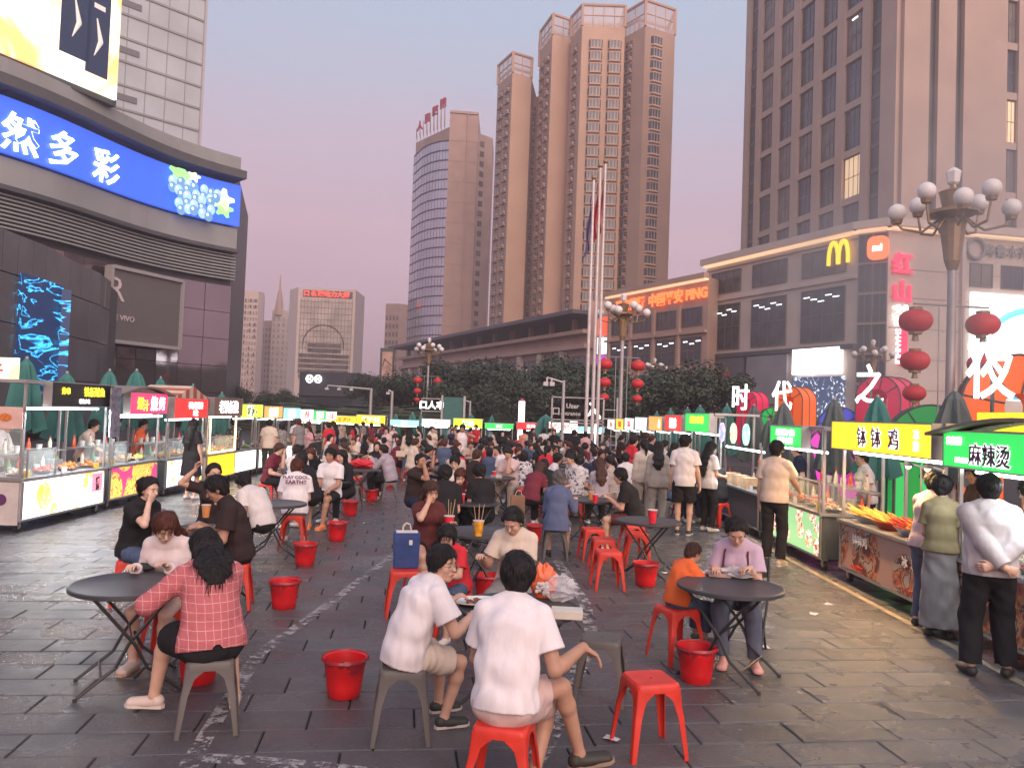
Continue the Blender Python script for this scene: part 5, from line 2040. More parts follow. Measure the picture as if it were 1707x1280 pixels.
# clipped hedge and the far side of the road read as one dark band
b = MB()
hz = random.Random(4)
me = crown_mesh(9, 3.4, 1.4, 9000, 0.16)
for v in me.vertices:
    v.co.x = v.co.x * 11
    v.co.y *= 0.5
hd = bpy.data.objects.new('hedge', me)
link(hd)
hd.location = (2, 72, gz(72) + 1.6)
tag(hd, 'long dark hedge running under the trees beyond the far stalls', 'hedge', kind='stuff')

# ================================================================ globe lamps with lanterns
STEEL = mat('pale_steel', (0.42, 0.40, 0.40), 0.45, 0.4, var=0.08)
GOLD = mat('aged_gold', (0.34, 0.23, 0.13), 0.4, 0.5, var=0.15)
GLOBE = mat('milky_globe', (0.80, 0.76, 0.74), 0.35, var=0.04)
LANT = mat('red_lantern_cloth', (0.62, 0.03, 0.04), 0.55, var=0.12, vscale=4)
def lantern(name_parent, x, z, r, root):
    b = MB()
    prof = []
    for j in range(11):
        a = PI * (0.12 + 0.76 * j / 10)
        prof.append((r * math.sin(a) ** 0.8, -r * 0.72 * math.cos(a)))
    b.lathe(prof, 16)
    o = b.build('lantern', LANT, root, True)
    o.location = (x, 0, z)
    for nm_, z0, z1, r0, r1 in (('lantern_cap', 0.68, 0.85, 0.4, 0.4), ('lantern_cap', -0.85, -0.68, 0.4, 0.4), ('tassel', -1.25, -0.86, 0.22, 0.15)):
        b = MB()
        b.cyl((0, 0, r * z0), (0, 0, r * z1), r * r0, r * r1, 10)
        link(bpy.data.objects.new(nm_, b.mesh(nm_, GOLD)), o)
def globe_lamp(px, ptop, Y, label, lanterns=(), z_hook=None, htop=None):
    p = P(px, ptop, Y)
    z0 = gz(Y)
    H = p.z - z0
    t = thing('globe_lamp', label, 'street lamp', (p.x, Y, z0), 0.15, 'globe street lamps')
    b = MB()
    b.lathe([(0.26, 0), (0.26, 0.5), (0.17, 0.6), (0.13, 1.2), (0.11, H * 0.62), (0.11, H - 2.6)], 14)
    b.build('pole', STEEL, t, True)
    b = MB()
    z = H - 2.75
    b.lathe([(0.12, z), (0.2, z + 0.25), (0.32, z + 1.2), (0.36, z + 1.3), (0.3, z + 1.36), (0.62, z + 1.5), (0.62, z + 1.58), (0.25, z + 1.65), (0.34, z + 2.05), (0.36, z + 2.1), (0.1, z + 2.2), (0.08, z + 2.3)], 12)
    b.build('lamp_head', GOLD, t)
    for k in range(8):
        a = 2 * PI * k / 8 + 0.3
        rad = 1.35 if k % 2 else 1.05
        zz = z + 1.55 + (0.0 if k % 2 else 0.35)
        c, s = math.cos(a), math.sin(a)
        b = MB()
        b.path([(c * 0.3, s * 0.3, z + 1.4), (c * rad * 0.55, s * rad * 0.55, z + 1.05), (c * rad * 0.9, s * rad * 0.9, z + 1.15), (c * rad, s * rad, zz - 0.2)], 0.035, 6)
        b.cyl((c * rad, s * rad, zz - 0.25), (c * rad, s * rad, zz - 0.15), 0.12, 0.15, 8)
        arm = b.build('arm', GOLD, t)
        b = MB()
        b.ball((c * rad, s * rad, zz + 0.06), 0.235, 14, 10)
        b.build('globe', GLOBE, arm, True)
    b = MB()
    b.lathe([(0.10, H - 0.45), (0.15, H - 0.4), (0.2, H - 0.12), (0.05, H)], 6)
    b.build('top_lantern', GLOBE, t)
    if lanterns:
        fr = MB()
        for sd in (-1, 1):
            fr.cyl((sd * 0.35, 0, z_hook), (sd * 0.35, 0, z_hook - 3.6), 0.02, 0.02, 6)
        fr.cyl((-1.1, 0, z_hook), (1.1, 0, z_hook), 0.025, 0.025, 6).cyl((-1.1, 0, z_hook - 3.6), (1.1, 0, z_hook - 3.6), 0.02, 0.02, 6)
        fr.build('lantern_frame', STEEL, t)
        for (x, z_, r) in lanterns:
            lantern(None, x, z_, r, t)
    return t
def lset(zt, sgn=(-1, 1), off=0.0):
    out = []
    for s_ in sgn:
        out += [(0.98 * s_ + off, zt - 0.55, 0.42), (0.98 * s_ + off, zt - 1.6, 0.37), (0.98 * s_ + off, zt - 2.45, 0.29)]
    return out
globe_lamp(1590, 280, 21, 'nearest and tallest globe lamp, with red lanterns, over the right hand stalls', lset(5.5, (-1, 1), -0.05), 5.4)
globe_lamp(1040, 489, 46, 'globe lamp with two strings of red lanterns right of the flagpoles', [(x * 1.0, z, r) for x, z, r in lset(6.1)], 6.0)
globe_lamp(716, 563, 78, 'distant globe lamp with two strings of red lanterns near the teal board', [(x, z, r * 1.05) for x, z, r in lset(5.9)], 5.8)
globe_lamp(1456, 566, 62, 'globe lamp half hidden in front of the mall corner glazing')
globe_lamp(1092, 597, 92, 'small distant globe lamp below the bank building')
globe_lamp(878, 616, 110, 'faint farthest globe lamp among the trees')

# ================================================================ flagpoles
def flagpole(px, top, Y, label, col):
    p = P(px, top, Y)
    z0 = gz(Y)
    H = p.z - z0
    t = thing('flagpole', label, 'flagpole', (p.x, Y, z0), 0, 'white flagpoles')
    b = MB()
    b.lathe([(0.16, 0), (0.16, 0.4), (0.095, 0.45), (0.06, H)], 12)
    b.build('pole', mat('pole_white', (0.62, 0.56, 0.55), 0.35, 0.2), t, True)
    b = MB()
    b.ball((0, 0, H + 0.1), 0.13, 12, 8)
    b.build('finial', GOLD, t, True)
    if col:
        b = MB()
        n, m = 7, 12
        for j in range(m + 1):
            for i in range(n + 1):
                u, v = i / n, j / m
                x = -0.06 - u * 0.30 * (0.35 + 0.65 * v) - 0.05 * math.sin(v * 9 + u * 4)
                y = 0.11 * math.sin(u * 11 + v * 3) * (0.4 + u)
                b.v.append((x, y, H - 0.7 - v * 2.6 - u * 0.5))
        for j in range(m):
            for i in range(n):
                a = j * (n + 1) + i
                b.f.append((a, a + 1, a + n + 2, a + n + 1))
                b.m.append(0)
        b.build('flag', col, t, True)
flagpole(990, 300, 38, 'leftmost and shortest flagpole with a limp blue flag', mat('flag_blue', (0.16, 0.13, 0.24), 0.8))
flagpole(1001, 280, 38.5, 'middle flagpole with a limp red flag', mat('flag_red', (0.45, 0.04, 0.06), 0.8))
flagpole(1009.5, 273, 39, 'rightmost and tallest flagpole with a limp pink flag', mat('flag_pink', (0.42, 0.13, 0.14), 0.8))

# ================================================================ masts, boards, gantry
def mast(label, px, ptop, Y, arm_px, name='camera_mast', cat='mast', cams=2, r=0.07):
    p = P(px, ptop, Y)
    q = P(arm_px, ptop - 4, Y)
    z0 = gz(Y)
    t = thing(name, label, cat, (p.x, Y, z0))
    H = p.z - z0
    b = MB()
    b.cyl((0, 0, 0), (0, 0, H), r * 1.2, r, 10)
    b.build('pole', STEEL, t)
    b = MB()
    dx = q.x - p.x
    b.cyl((0, 0, H - 0.1), (dx, 0, H + 0.1), r * 0.7, r * 0.5, 8)
    b.build('arm', STEEL, t)
    for i in range(cams):
        b = MB()
        x = dx * (1 - 0.28 * i)
        b.box((x - 0.16, -0.25, H - 0.28), (x + 0.12, 0.2, H - 0.1)).cyl((x, 0, H - 0.1), (x, 0, H + 0.1), 0.04, 0.04, 6)
        b.build('camera_housing', mat('housing_pale', (0.55, 0.53, 0.54), 0.5), t)
mast('pale mast with two cameras on a short arm, left of the entrance frame', 940, 634, 36, 912)
mast('long armed traffic signal mast in front of the dark grey mall', 619, 647, 70, 546, 'signal_mast', 'mast', 3, 0.13)
mast('thin pale signal mast just right of the advertising slab', 654, 652, 66, 648, 'signal_mast', 'mast', 1, 0.12)
mast('dark signal mast right of the teal board', 784, 668, 60, 768, 'signal_mast', 'mast', 1, 0.08)
t = thing('notice_board', 'tall teal metal board standing behind the far stalls', 'board', tuple(flat(P(755, 690, 52))))
b = MB()
b.box((-0.62, -0.05, gz(50)), (0.62, 0.1, 2.9))
b.build('panel', mat('teal_board', (0.035, 0.14, 0.13), 0.5), t)
b = MB()
b.box((0.66, -0.1, gz(50)), (0.8, 0.15, 3.0)).box((-0.78, -0.1, gz(50)), (-0.66, 0.15, 3.0))
b.build('post', STEEL, t)
t = thing('subway_sign', 'open metal frame sign with pale characters left of the teal board', 'sign', tuple(flat(P(720, 690, 54))))
b = MB()
for z in (1.9, 2.75):
    b.box((-0.75, -0.04, z), (0.75, 0.04, z + 0.06))
for x in (-0.75, 0.7):
    b.box((x, -0.04, gz(54)), (x + 0.06, 0.04, 2.8))
b.build('frame', STEEL, t)
letters('口人丰', WHITE, t, (0, -0.1, 2.35), 0.52, bold=0.03)
t = thing('entrance_frame', 'open pale gantry with the entrance character and two lines of small letters', 'sign', tuple(flat(P(962, 700, 41))))
b = MB()
for x in (-1.35, 1.3):
    b.box((x, -0.05, gz(41)), (x + 0.08, 0.05, 3.0))
for z in (1.6, 1.75, 2.9):
    b.box((-1.35, -0.05, z), (1.38, 0.05, z + 0.06))
for k in range(6):
    b.box((1.38, -0.05, 0.1 + 0.45 * k), (2.0, 0.05, 0.14 + 0.45 * k))
b.box((2.0, -0.05, gz(41)), (2.08, 0.05, 3.0))
for k in range(8):
    b.cyl((-1.3 + 0.33 * k, 0.05, 1.3), (-1.0 + 0.33 * k, 0.05, 1.6), 0.02, 0.02, 5)
b.build('frame', STEEL, t)
letters('入', WHITE, t, (0.78, -0.1, 2.3), 0.8, bold=0.02)
letters('Uzer', mat('sign_pale_text', (0.6, 0.57, 0.56), 0.5), t, (-0.25, -0.1, 2.5), 0.3, bold=0.03)
letters('entrance', mat('sign_pale_text', (0.6, 0.57, 0.56), 0.5), t, (-0.35, -0.1, 2.1), 0.26, bold=0.02)
letters('口', mat('sign_pale_text', (0.6, 0.57, 0.56), 0.5), t, (-1.1, -0.1, 2.2), 0.4, bold=0.02)
t = thing('lit_pillar', 'small glowing white pillar sign behind the far stalls', 'sign', tuple(flat(P(869, 700, 56))))
b = MB()
b.box((-0.22, -0.15, gz(56)), (0.22, 0.15, 2.85))
b.build('sign_face', glow('pillar_white', (0.95, 0.97, 1.0), 1.3), t)
b = MB()
b.box((-0.2, -0.17, 1.55), (0.2, -0.155, 1.6)).box((-0.2, -0.17, 0.95), (0.2, -0.155, 1.05)).cyl((0, 0, 2.86), (0, 0, 3.05), 0.2, 0.08, 8)
b.build('band', mat('band_red', (0.5, 0.1, 0.1)), t)

# ================================================================ coloured arches with big characters
def arch(label, px, pbase, w, ztop, Y, depth, col, yaw=0.0, ringw=0.75, strength=0.13):
    c = P(px, pbase, Y)
    m = glow('arch_' + label.split()[0] + str(int(px)), col, strength)
    t = thing('arch_ribbon', label, 'arch', (c.x, Y, 0), R(yaw))
    b = MB()
    r = w / 2
    st = max(0.2, ztop - r)
    pts = [(-r, 0), (-r, st)]
    n = 16
    for i in range(n + 1):
        a = PI - PI * i / n
        pts.append((r * math.cos(a), st + r * math.sin(a)))
    pts += [(r, 0)]
    rin = r - ringw
    pin = [(-rin, 0), (-rin, st)]
    for i in range(n + 1):
        a = PI - PI * i / n
        pin.append((rin * math.cos(a), st + rin * math.sin(a)))
    pin += [(rin, 0)]
    N = len(pts)
    vs = [(x, -depth / 2, z) for x, z in pts] + [(x, -depth / 2, z) for x, z in pin] + [(x, depth / 2, z) for x, z in pts] + [(x, depth / 2, z) for x, z in pin]
    fs = []
    for i in range(N - 1):
        fs += [(i, i + 1, N + i + 1, N + i), (2 * N + i, 3 * N + i, 3 * N + i + 1, 2 * N + i + 1), (i, 2 * N + i, 2 * N + i + 1, i + 1), (N + i, N + i + 1, 3 * N + i + 1, 3 * N + i)]
    b.add(vs, fs)
    b.build('arch_body', m, t)
    b = MB()
    edge = [(x * 1.005, z + 0.02) for x, z in pts]
    for y in (-depth / 2, depth / 2, 0):
        b.path([(x, y, z) for x, z in edge], 0.03, 5)
    for i in range(3, N - 3, 4):
        b.path([(pts[i][0], -depth / 2 - 0.01, pts[i][1]), (pin[i][0], -depth / 2 - 0.01, pin[i][1])], 0.025, 5)
    b.build('seam', DRK, t)
    return t
ORG, MAG, GRN, BLU, PNK = (1.0, 0.17, 0.035), (0.72, 0.02, 0.09), (0.02, 0.62, 0.13), (0.10, 0.12, 0.75), (0.75, 0.05, 0.55)
arch('orange arch, largest, on the right edge behind the last character', 1690, 700, 2.5, 3.95, 20.5, 1.6, ORG, -25, 0.95)
arch('green arch, low and wide, between the red arch and the night character', 1548, 700, 2.3, 2.72, 24, 1.2, GRN, -20, 0.8)
arch('crimson arch behind the third big character', 1478, 700, 1.9, 4.15, 34, 1.7, MAG, -50, 0.55)
arch('blue arch, low, left of the crimson arch', 1398, 700, 1.7, 2.8, 35, 1.0, BLU, -20, 0.5)
arch('violet arch, low, just behind the yellow stall sign', 1378, 708, 1.1, 2.0, 18.5, 0.6, PNK, 0, 0.4, 0.25)
arch('orange arch behind the second big character', 1326, 700, 1.7, 4.1, 46, 1.5, ORG, -50, 0.55)
arch('green arch, low, left of the far orange arch', 1284, 700, 1.2, 2.9, 50, 1.0, GRN, -10, 0.4)
arch('crimson arch, farthest, behind the first big character', 1254, 700, 1.6, 4.1, 56, 1.5, MAG, -50, 0.5)
arch('violet arch, low, glimpsed under the yellow stall sign', 1420, 790, 0.8, 1.75, 15.5, 0.5, PNK, 0, 0.3, 0.25)
arch('green arch, low, seen through the yellow signed stall', 1512, 790, 0.7, 1.8, 14.2, 0.5, GRN, 0, 0.24, 0.2)
def bigchar(ch_, px, py, Y, size, label, post):
    p = P(px, py, Y)
    t = thing('lit_character', label, 'sign', (p.x, Y, 0), R(-42), 'row of big lit characters')
    letters(ch_, glow('big_white', (1, 1, 1), 1.5), t, (0, -0.2, p.z), size, depth=0.12, bold=0.010, width=size * 0.70)
    b = MB()
    b.cyl((0, 0.05, 0), (0, 0.05, p.z), 0.05, 0.05, 6)
    b.build('post', DRK, t)
bigchar('夜', 1654, 612, 19.0, 1.45, 'fourth and nearest big white lit character, for night, at the right', 1)
bigchar('之', 1452, 640, 32.5, 1.55, 'third big white lit character, a single zigzag stroke', 1)
bigchar('代', 1306, 660, 44, 1.6, 'second big white lit character beside the orange arch', 1)
bigchar('时', 1237, 662, 54, 1.7, 'first and farthest big white lit character by the trees', 1)

# ================================================================ folded sunshades behind the stalls
def shade_meshes(col, nm):
    b = MB()
    n = 14
    vs, fs = [], []
    prof = [(0.03, 0.0), (0.10, -0.12), (0.17, -0.45), (0.22, -0.9), (0.27, -1.15), (0.30, -1.3)]
    for j, (r, z) in enumerate(prof):
        for i in range(n):
            a = 2 * PI * i / n
            rr = r * (1.0 + 0.28 * (-1) ** i * min(1, j / 2))
            vs.append((rr * math.cos(a), rr * math.sin(a), z - (0.10 if i % 2 and j == 5 else 0)))
    for j in range(len(prof) - 1):
        for i in range(n):
            fs.append((j * n + i, (j + 1) * n + i, (j + 1) * n + (i + 1) % n, j * n + (i + 1) % n))
    b.add(vs, fs)
    c = b.mesh('canopy', mat(nm, col, 0.8, var=0.15, vscale=3))
    b = MB()
    b.cyl((0, 0, -2.9), (0, 0, 0.05), 0.025, 0.025, 8).cyl((0, 0, -3.0), (0, 0, -2.85), 0.25, 0.22, 12)
    return c, b.mesh('pole', STEEL)
TEAL = shade_meshes((0.045, 0.17, 0.155), 'teal_shade')
GREYT = shade_meshes((0.10, 0.12, 0.12), 'grey_shade')
def shade(px, ptop, Y, where, kind=TEAL, s=1.0):
    p = P(px, ptop, Y)
    t = thing('folded_sunshade', 'folded %s sunshade %s' % ('teal' if kind is TEAL else 'grey', where), 'sunshade', (p.x, Y, p.z), random.uniform(0, 3), 'folded sunshades behind the stalls')
    t.scale = (s, s, 1)
    place(kind[0], 'canopy', t)
    place(kind[1], 'pole', t, scale=(1, 1, max(0.3, (p.z - gz(Y)) / 3.0)))
for a in [(45, 598, 15, 'above the near left stall, highest of that row', TEAL, 1.1), (112, 622, 16.2, 'behind the black menu board', TEAL, 1.15), (183, 618, 18, 'left of the pink sign', TEAL, 1.1), (228, 618, 19.5, 'right behind the pink sign', TEAL, 1.2), (268, 630, 21, 'left of the striped awning', TEAL, 1.0), (322, 642, 23, 'behind the striped awning', TEAL, 0.8),
          (370, 655, 27, 'behind the white lit letters', TEAL, 1.0), (660, 690, 46, 'at the far end right of the thin mast', TEAL, 1.0), (688, 688, 46, 'at the far end left of the frame sign', TEAL, 1.2), (702, 692, 46, 'at the far end under the frame sign', TEAL, 1.0), (786, 690, 47, 'at the far end right of the teal board', TEAL, 1.0), (820, 693, 47, 'at the far end over the red lit sign', TEAL, 1.0), (910, 692, 44, 'at the far end, spread low beside the mast', TEAL, 2.6),
          (1095, 687, 33, 'over the farthest red sign on the right', TEAL, 1), (1118, 682, 30, 'left of the green and yellow sign', TEAL, 1), (1146, 680, 27, 'over the red character sign', TEAL, 1), (1167, 677, 25, 'over the green and yellow sign', TEAL, 1.2), (1212, 675, 22, 'over the round picture signs', TEAL, 1), (1257, 676, 19.6, 'in front of the crimson and white arch', GREYT, 1.1), (1307, 672, 17.6, 'in front of the far orange arch', GREYT, 1.1),
          (1392, 666, 15, 'between the blue arch and the yellow sign', GREYT, 1), (1463, 662, 13.6, 'over the middle of the yellow sign', TEAL, 1.1), (1592, 652, 11.8, 'under the night character, nearest on the right', GREYT, 1.2), (1282, 700, 18.6, 'low behind the green lit sign', GREYT, 0.9), (1340, 715, 16.6, 'low between the green and yellow signs', GREYT, 0.9)]:
    shade(*a)
# ================================================================ food stalls
INOX = mat('stainless', (0.42, 0.42, 0.43), 0.35, 0.75, var=0.1, vscale=5)
CREAM = mat('cabinet_cream', (0.50, 0.44, 0.42), 0.6)
DKCAB = mat('cabinet_dark', (0.06, 0.07, 0.08), 0.5)
BLKM = mat('black_metal', (0.02, 0.02, 0.022), 0.45)
TYRE = mat('rubber', (0.015, 0.015, 0.015), 0.8)
GLS = glass('stall_glass', (0.75, 0.88, 0.86), 0.20)
FOODC = [(0.55, 0.16, 0.03), (0.75, 0.45, 0.05), (0.45, 0.05, 0.03), (0.20, 0.32, 0.06), (0.62, 0.50, 0.36)]
FOODM = [mat('food_%d' % i, c, 0.45, var=0.35, vscale=30, bump=0.5, bscale=60) for i, c in enumerate(FOODC)]
def wheel_mesh():
    b = MB()
    b.slot(0).cyl((0, -0.025, 0.07), (0, 0.025, 0.07), 0.07, 0.07, 14)
    b.slot(1).cyl((0, -0.03, 0.07), (0, 0.03, 0.07), 0.03, 0.03, 8).box((-0.025, -0.04, 0.07), (0.025, 0.04, 0.17))
    return b.mesh('wheel', [TYRE, INOX])
WHEEL = wheel_mesh()
def tray_mesh():
    b = MB()
    b.lathe([(0.10, 0.0), (0.15, 0.05), (0.155, 0.05), (0.105, 0.0)], 16)
    b.cyl((0, 0, 0), (0, 0, 0.005), 0.10, 0.10, 12)
    return b.mesh('tray', INOX)
TRAY = tray_mesh()
HEAPS = []
for k in range(5):
    b = MB()
    r_ = random.Random(k)
    for i in range(26):
        a, q = r_.uniform(0, 6.3), r_.uniform(0, 0.11)
        z = 0.045 + 0.06 * (1 - q / 0.11) + r_.uniform(-0.01, 0.01)
        if k % 2:
            b.ball((math.cos(a) * q, math.sin(a) * q, z), r_.uniform(0.018, 0.03), 7, 5)
        else:
            d = Vector((r_.uniform(-1, 1), r_.uniform(-1, 1), r_.uniform(0, 0.6))).normalized() * 0.05
            c = Vector((math.cos(a) * q, math.sin(a) * q, z))
            b.cyl(c - d, c + d, 0.012, 0.009, 6)
    HEAPS.append(b.mesh('food', FOODM[k]))
INK_CAP = mat('cap_red', (0.5, 0.05, 0.04), 0.5)
def tub_mesh():
    b = MB()
    b.lathe([(0.035, 0), (0.05, 0.11), (0.045, 0.11)], 12)
    return b.mesh('tub', mat('white_plastic', (0.62, 0.62, 0.60), 0.4))
TUB = tub_mesh()

BOTTLES = []
for c_ in ((0.55, 0.08, 0.03), (0.08, 0.05, 0.03), (0.65, 0.60, 0.50), (0.10, 0.30, 0.10)):
    b = MB()
    b.slot(0).lathe([(0.032, 0), (0.034, 0.13), (0.014, 0.18), (0.013, 0.21)], 12)
    b.slot(1).lathe([(0.016, 0.205), (0.016, 0.235)], 10)
    BOTTLES.append(b.mesh('bottle', [mat('bottle_%d' % int(c_[0] * 100), c_, 0.2, var=0.1), INK_CAP], True))
CARD_Y = mat('card_yellow', (0.75, 0.50, 0.05), 0.6)
CARD_W = mat('card_white', (0.65, 0.62, 0.60), 0.6)

def stall(label, loc, rz, L, z_top=2.12, z_sign=1.76, sign=None, sign_s=(0.0, 1.0), text='', tcol=None, panel=None, panel_text=None, cab=None, end=None, case=True, D=0.9, roof='flat', tube=True, n_food=6, zc=0.82, group='food stalls around the square', seller=None, posts=True, tsize=0.8, side_text=None, rail=False, lamp=None):
    t = thing('food_stall', label, 'food stall', loc, rz, group)
    cab = cab or DKCAB
    b = MB()
    b.box((0.02, 0.03, 0.17), (L - 0.02, D, zc - 0.05))
    b.build('cabinet', cab, t)
    b = MB()
    b.box((-0.02, -0.04, zc - 0.045), (L + 0.02, D + 0.02, zc))
    b.build('counter', INOX, t, bevel=0.006)
    for x in (0.12, L - 0.12):
        for y in (0.1, D - 0.1):
            place(WHEEL, 'wheel', t, (x, y, 0))
    if panel:
        b = MB()
        b.box((0, 0, 0), (L - 0.12, 0.02, zc - 0.26))
        o = b.build('front_panel', panel, t)
        o.location = (0.06, 0.0, 0.2)
        if panel_text:
            for (tx_, fx, fz, sz, m_) in panel_text:
                letters(tx_, m_, o, ((L - 0.12) * fx, -0.012, (zc - 0.26) * fz), sz, depth=0.01, bold=0.008)
        b = MB()
        b.box((0.0, -0.012, 0.165), (L, 0.012, 0.195)).box((0.02, -0.012, 0.2), (0.055, 0.012, zc - 0.06)).box((L - 0.055, -0.012, 0.2), (L - 0.02, 0.012, zc - 0.06))
        b.build('panel_frame', INOX, t)
    if posts:
        for x in (0.03, L - 0.03):
            for y in (0.03, D - 0.03):
                b = MB()
                b.box((x - 0.018, y - 0.018, zc + 0.002), (x + 0.018, y + 0.018, z_top - 0.03))
                b.build('post', INOX, t)
    if roof == 'flat':
        b = MB()
        b.box((-0.06, -0.02, z_top - 0.03), (L + 0.06, D + 0.06, z_top + 0.02))
        b.build('roof', INOX, t)
    elif roof == 'arch':
        b = MB()
        n = 10
        ps = []
        for i in range(n + 1):
            x = -0.15 + (L + 0.3) * i / n
            ps.append((x, z_top - 0.02 + 0.16 * math.sin(PI * i / n)))
        poly = [(p[0], p[1]) for p in ps] + [(p[0], p[1] - 0.03) for p in reversed(ps)]
        Mr = Matrix.Translation((0, D + 0.1, 0)) @ Matrix.Rotation(PI / 2, 4, 'X')
        b.prism(poly, 0, D + 0.35, Mr)
        b.build('roof', mat('roof_brown', (0.22, 0.18, 0.16), 0.6), t)
    elif roof == 'stripe':
        for i in range(10):
            x0, x1 = L * i / 10, L * (i + 1) / 10
            h0, h1 = 0.3 * (1 - abs(2 * i / 10 - 1)), 0.3 * (1 - abs(2 * (i + 1) / 10 - 1))
            b = MB()
            b.add([(x0, -0.12, z_top - 0.2), (x1, -0.12, z_top - 0.2), (x1, -0.1, z_top + h1), (x0, -0.1, z_top + h0), (x0, D, z_top - 0.05), (x1, D, z_top - 0.05), (x1, D, z_top + h1), (x0, D, z_top + h0)], [(0, 1, 2, 3), (3, 2, 6, 7), (4, 7, 6, 5), (0, 3, 7, 4), (1, 5, 6, 2)])
            b.build('awning_stripe', mat('stripe_red', (0.45, 0.10, 0.07), 0.8) if i % 2 else mat('stripe_cream', (0.6, 0.48, 0.36), 0.8), t)
    if sign:
        s0, s1 = L * sign_s[0], L * sign_s[1]
        b = MB()
        b.box((0, 0, 0), (s1 - s0, 0.12, z_top - z_sign))
        o = b.build('sign_box', sign, t)
        o.location = (s0, -0.13, z_sign)
        b = MB()
        w_, h_ = s1 - s0, z_top - z_sign
        b.box((-0.015, -0.008, -0.015), (w_ + 0.015, 0.13, 0.0)).box((-0.015, -0.008, h_), (w_ + 0.015, 0.13, h_ + 0.015)).box((-0.015, -0.008, 0), (0, 0.13, h_)).box((w_, -0.008, 0), (w_ + 0.015, 0.13, h_))
        fr = b.build('sign_frame', INOX, o)
        if text:
            if isinstance(text, str):
                text = [(text, 0.5, 0.5, tsize, tcol)]
            for (tx_, fx, fz, fs, m_) in text:
                if m_ in (INK_P, INK_R, INK_K):
                    letters(tx_, L_W, o, (w_ * fx, -0.004, h_ * fz), h_ * fs, depth=0.006, bold=0.045, name='letter_outline')
                letters(tx_, m_ or WHITE, o, (w_ * fx, -0.008, h_ * fz), h_ * fs, depth=0.012, bold=0.006)
    if tube:
        b = MB()
        b.cyl((0.15, 0.12, z_sign - 0.05), (L - 0.15, 0.12, z_sign - 0.05), 0.018, 0.018, 8)
        o = b.build('light_tube', TUBE, t)
        if lamp:
            ld = bpy.data.lights.new('tube_light', 'AREA')
            ld.shape = 'RECTANGLE'
            ld.size = L - 0.3
            ld.size_y = 0.05
            ld.energy = lamp[1]
            ld.color = lamp[0]
            lo_ = bpy.data.objects.new('tube_light', ld)
            link(lo_, o)
            lo_.location = (L / 2, -0.16, z_sign - 0.07)
            lo_.rotation_euler = (R(-10), 0, 0)
    if case:
        b = MB()
        x0, x1 = L * 0.05, L * (0.95 if case is True else case)
        for (p, q) in (((x0, 0.0), (x1, 0.0)),):
            b.add([(x0, 0.0, zc), (x1, 0.0, zc), (x1, 0.0, zc + 0.42), (x0, 0.0, zc + 0.42)], [(0, 1, 2, 3)])
            b.add([(x0, 0.0, zc), (x0, D * 0.6, zc), (x0, D * 0.6, zc + 0.42), (x0, 0.0, zc + 0.42)], [(0, 1, 2, 3)])
            b.add([(x1, 0.0, zc), (x1, D * 0.6, zc), (x1, D * 0.6, zc + 0.42), (x1, 0.0, zc + 0.42)], [(0, 1, 2, 3)])
        b.build('glass_case', GLS, t)
        b = MB()
        b.box((x0 - 0.01, -0.012, zc + 0.42), (x1 + 0.01, 0.012, zc + 0.44)).box((x0 - 0.012, -0.01, zc), (x0 + 0.012, 0.01, zc + 0.42)).box((x1 - 0.012, -0.01, zc), (x1 + 0.012, 0.01, zc + 0.42))
        b.build('case_frame', INOX, t)
    rr = random.Random(hash(label) % 1000 if False else len(label) * 7)
    for i in range(n_food):
        x = L * (i + 0.6) / (n_food + 0.2)
        tr = place(TRAY, 'tray', t, (x, 0.22 + 0.12 * (i % 2), zc + 0.002))
        place(HEAPS[rr.randrange(5)], 'food', tr)
        if i % 2:
            place(TUB, 'tub', t, (x + 0.05, 0.55, zc + 0.002))
    for i in range(n_food):
        x = L * (i + 0.3) / (n_food + 0.3)
        bo = place(BOTTLES[(i + len(label)) % 4], 'bottle', t, (x, 0.70 + 0.05 * (i % 2), zc + 0.002))
        if i % 3 == 0 and n_food > 3:
            b = MB()
            b.box((x, 0.03, zc + 0.002), (x + 0.16, 0.036, zc + 0.10))
            b.build('price_card', [CARD_Y, CARD_W][i % 2], t)
    if n_food > 3:
        b = MB()
        b.box((0.06, D - 0.03, zc + 0.25), (L - 0.06, D + 0.0, zc + 0.29)).box((0.06, D - 0.2, zc + 0.29), (L - 0.06, D + 0.0, zc + 0.31))
        b.build('back_shelf', INOX, t)
        for i in range(n_food):
            place(TUB if i % 2 else BOTTLES[i % 4], 'jar', t, (0.2 + i * (L - 0.3) / n_food, D - 0.1, zc + 0.312))
    if n_food:
        b = MB()
        b.lathe([(0.12, zc), (0.13, zc + 0.16), (0.12, zc + 0.16), (0.11, zc + 0.01)], 16, (L * 0.78, 0.62, 0.002))
        b.build('cooking_pot', INOX, t)
    if end:
        end(t, L, D, zc, z_top)
    return t

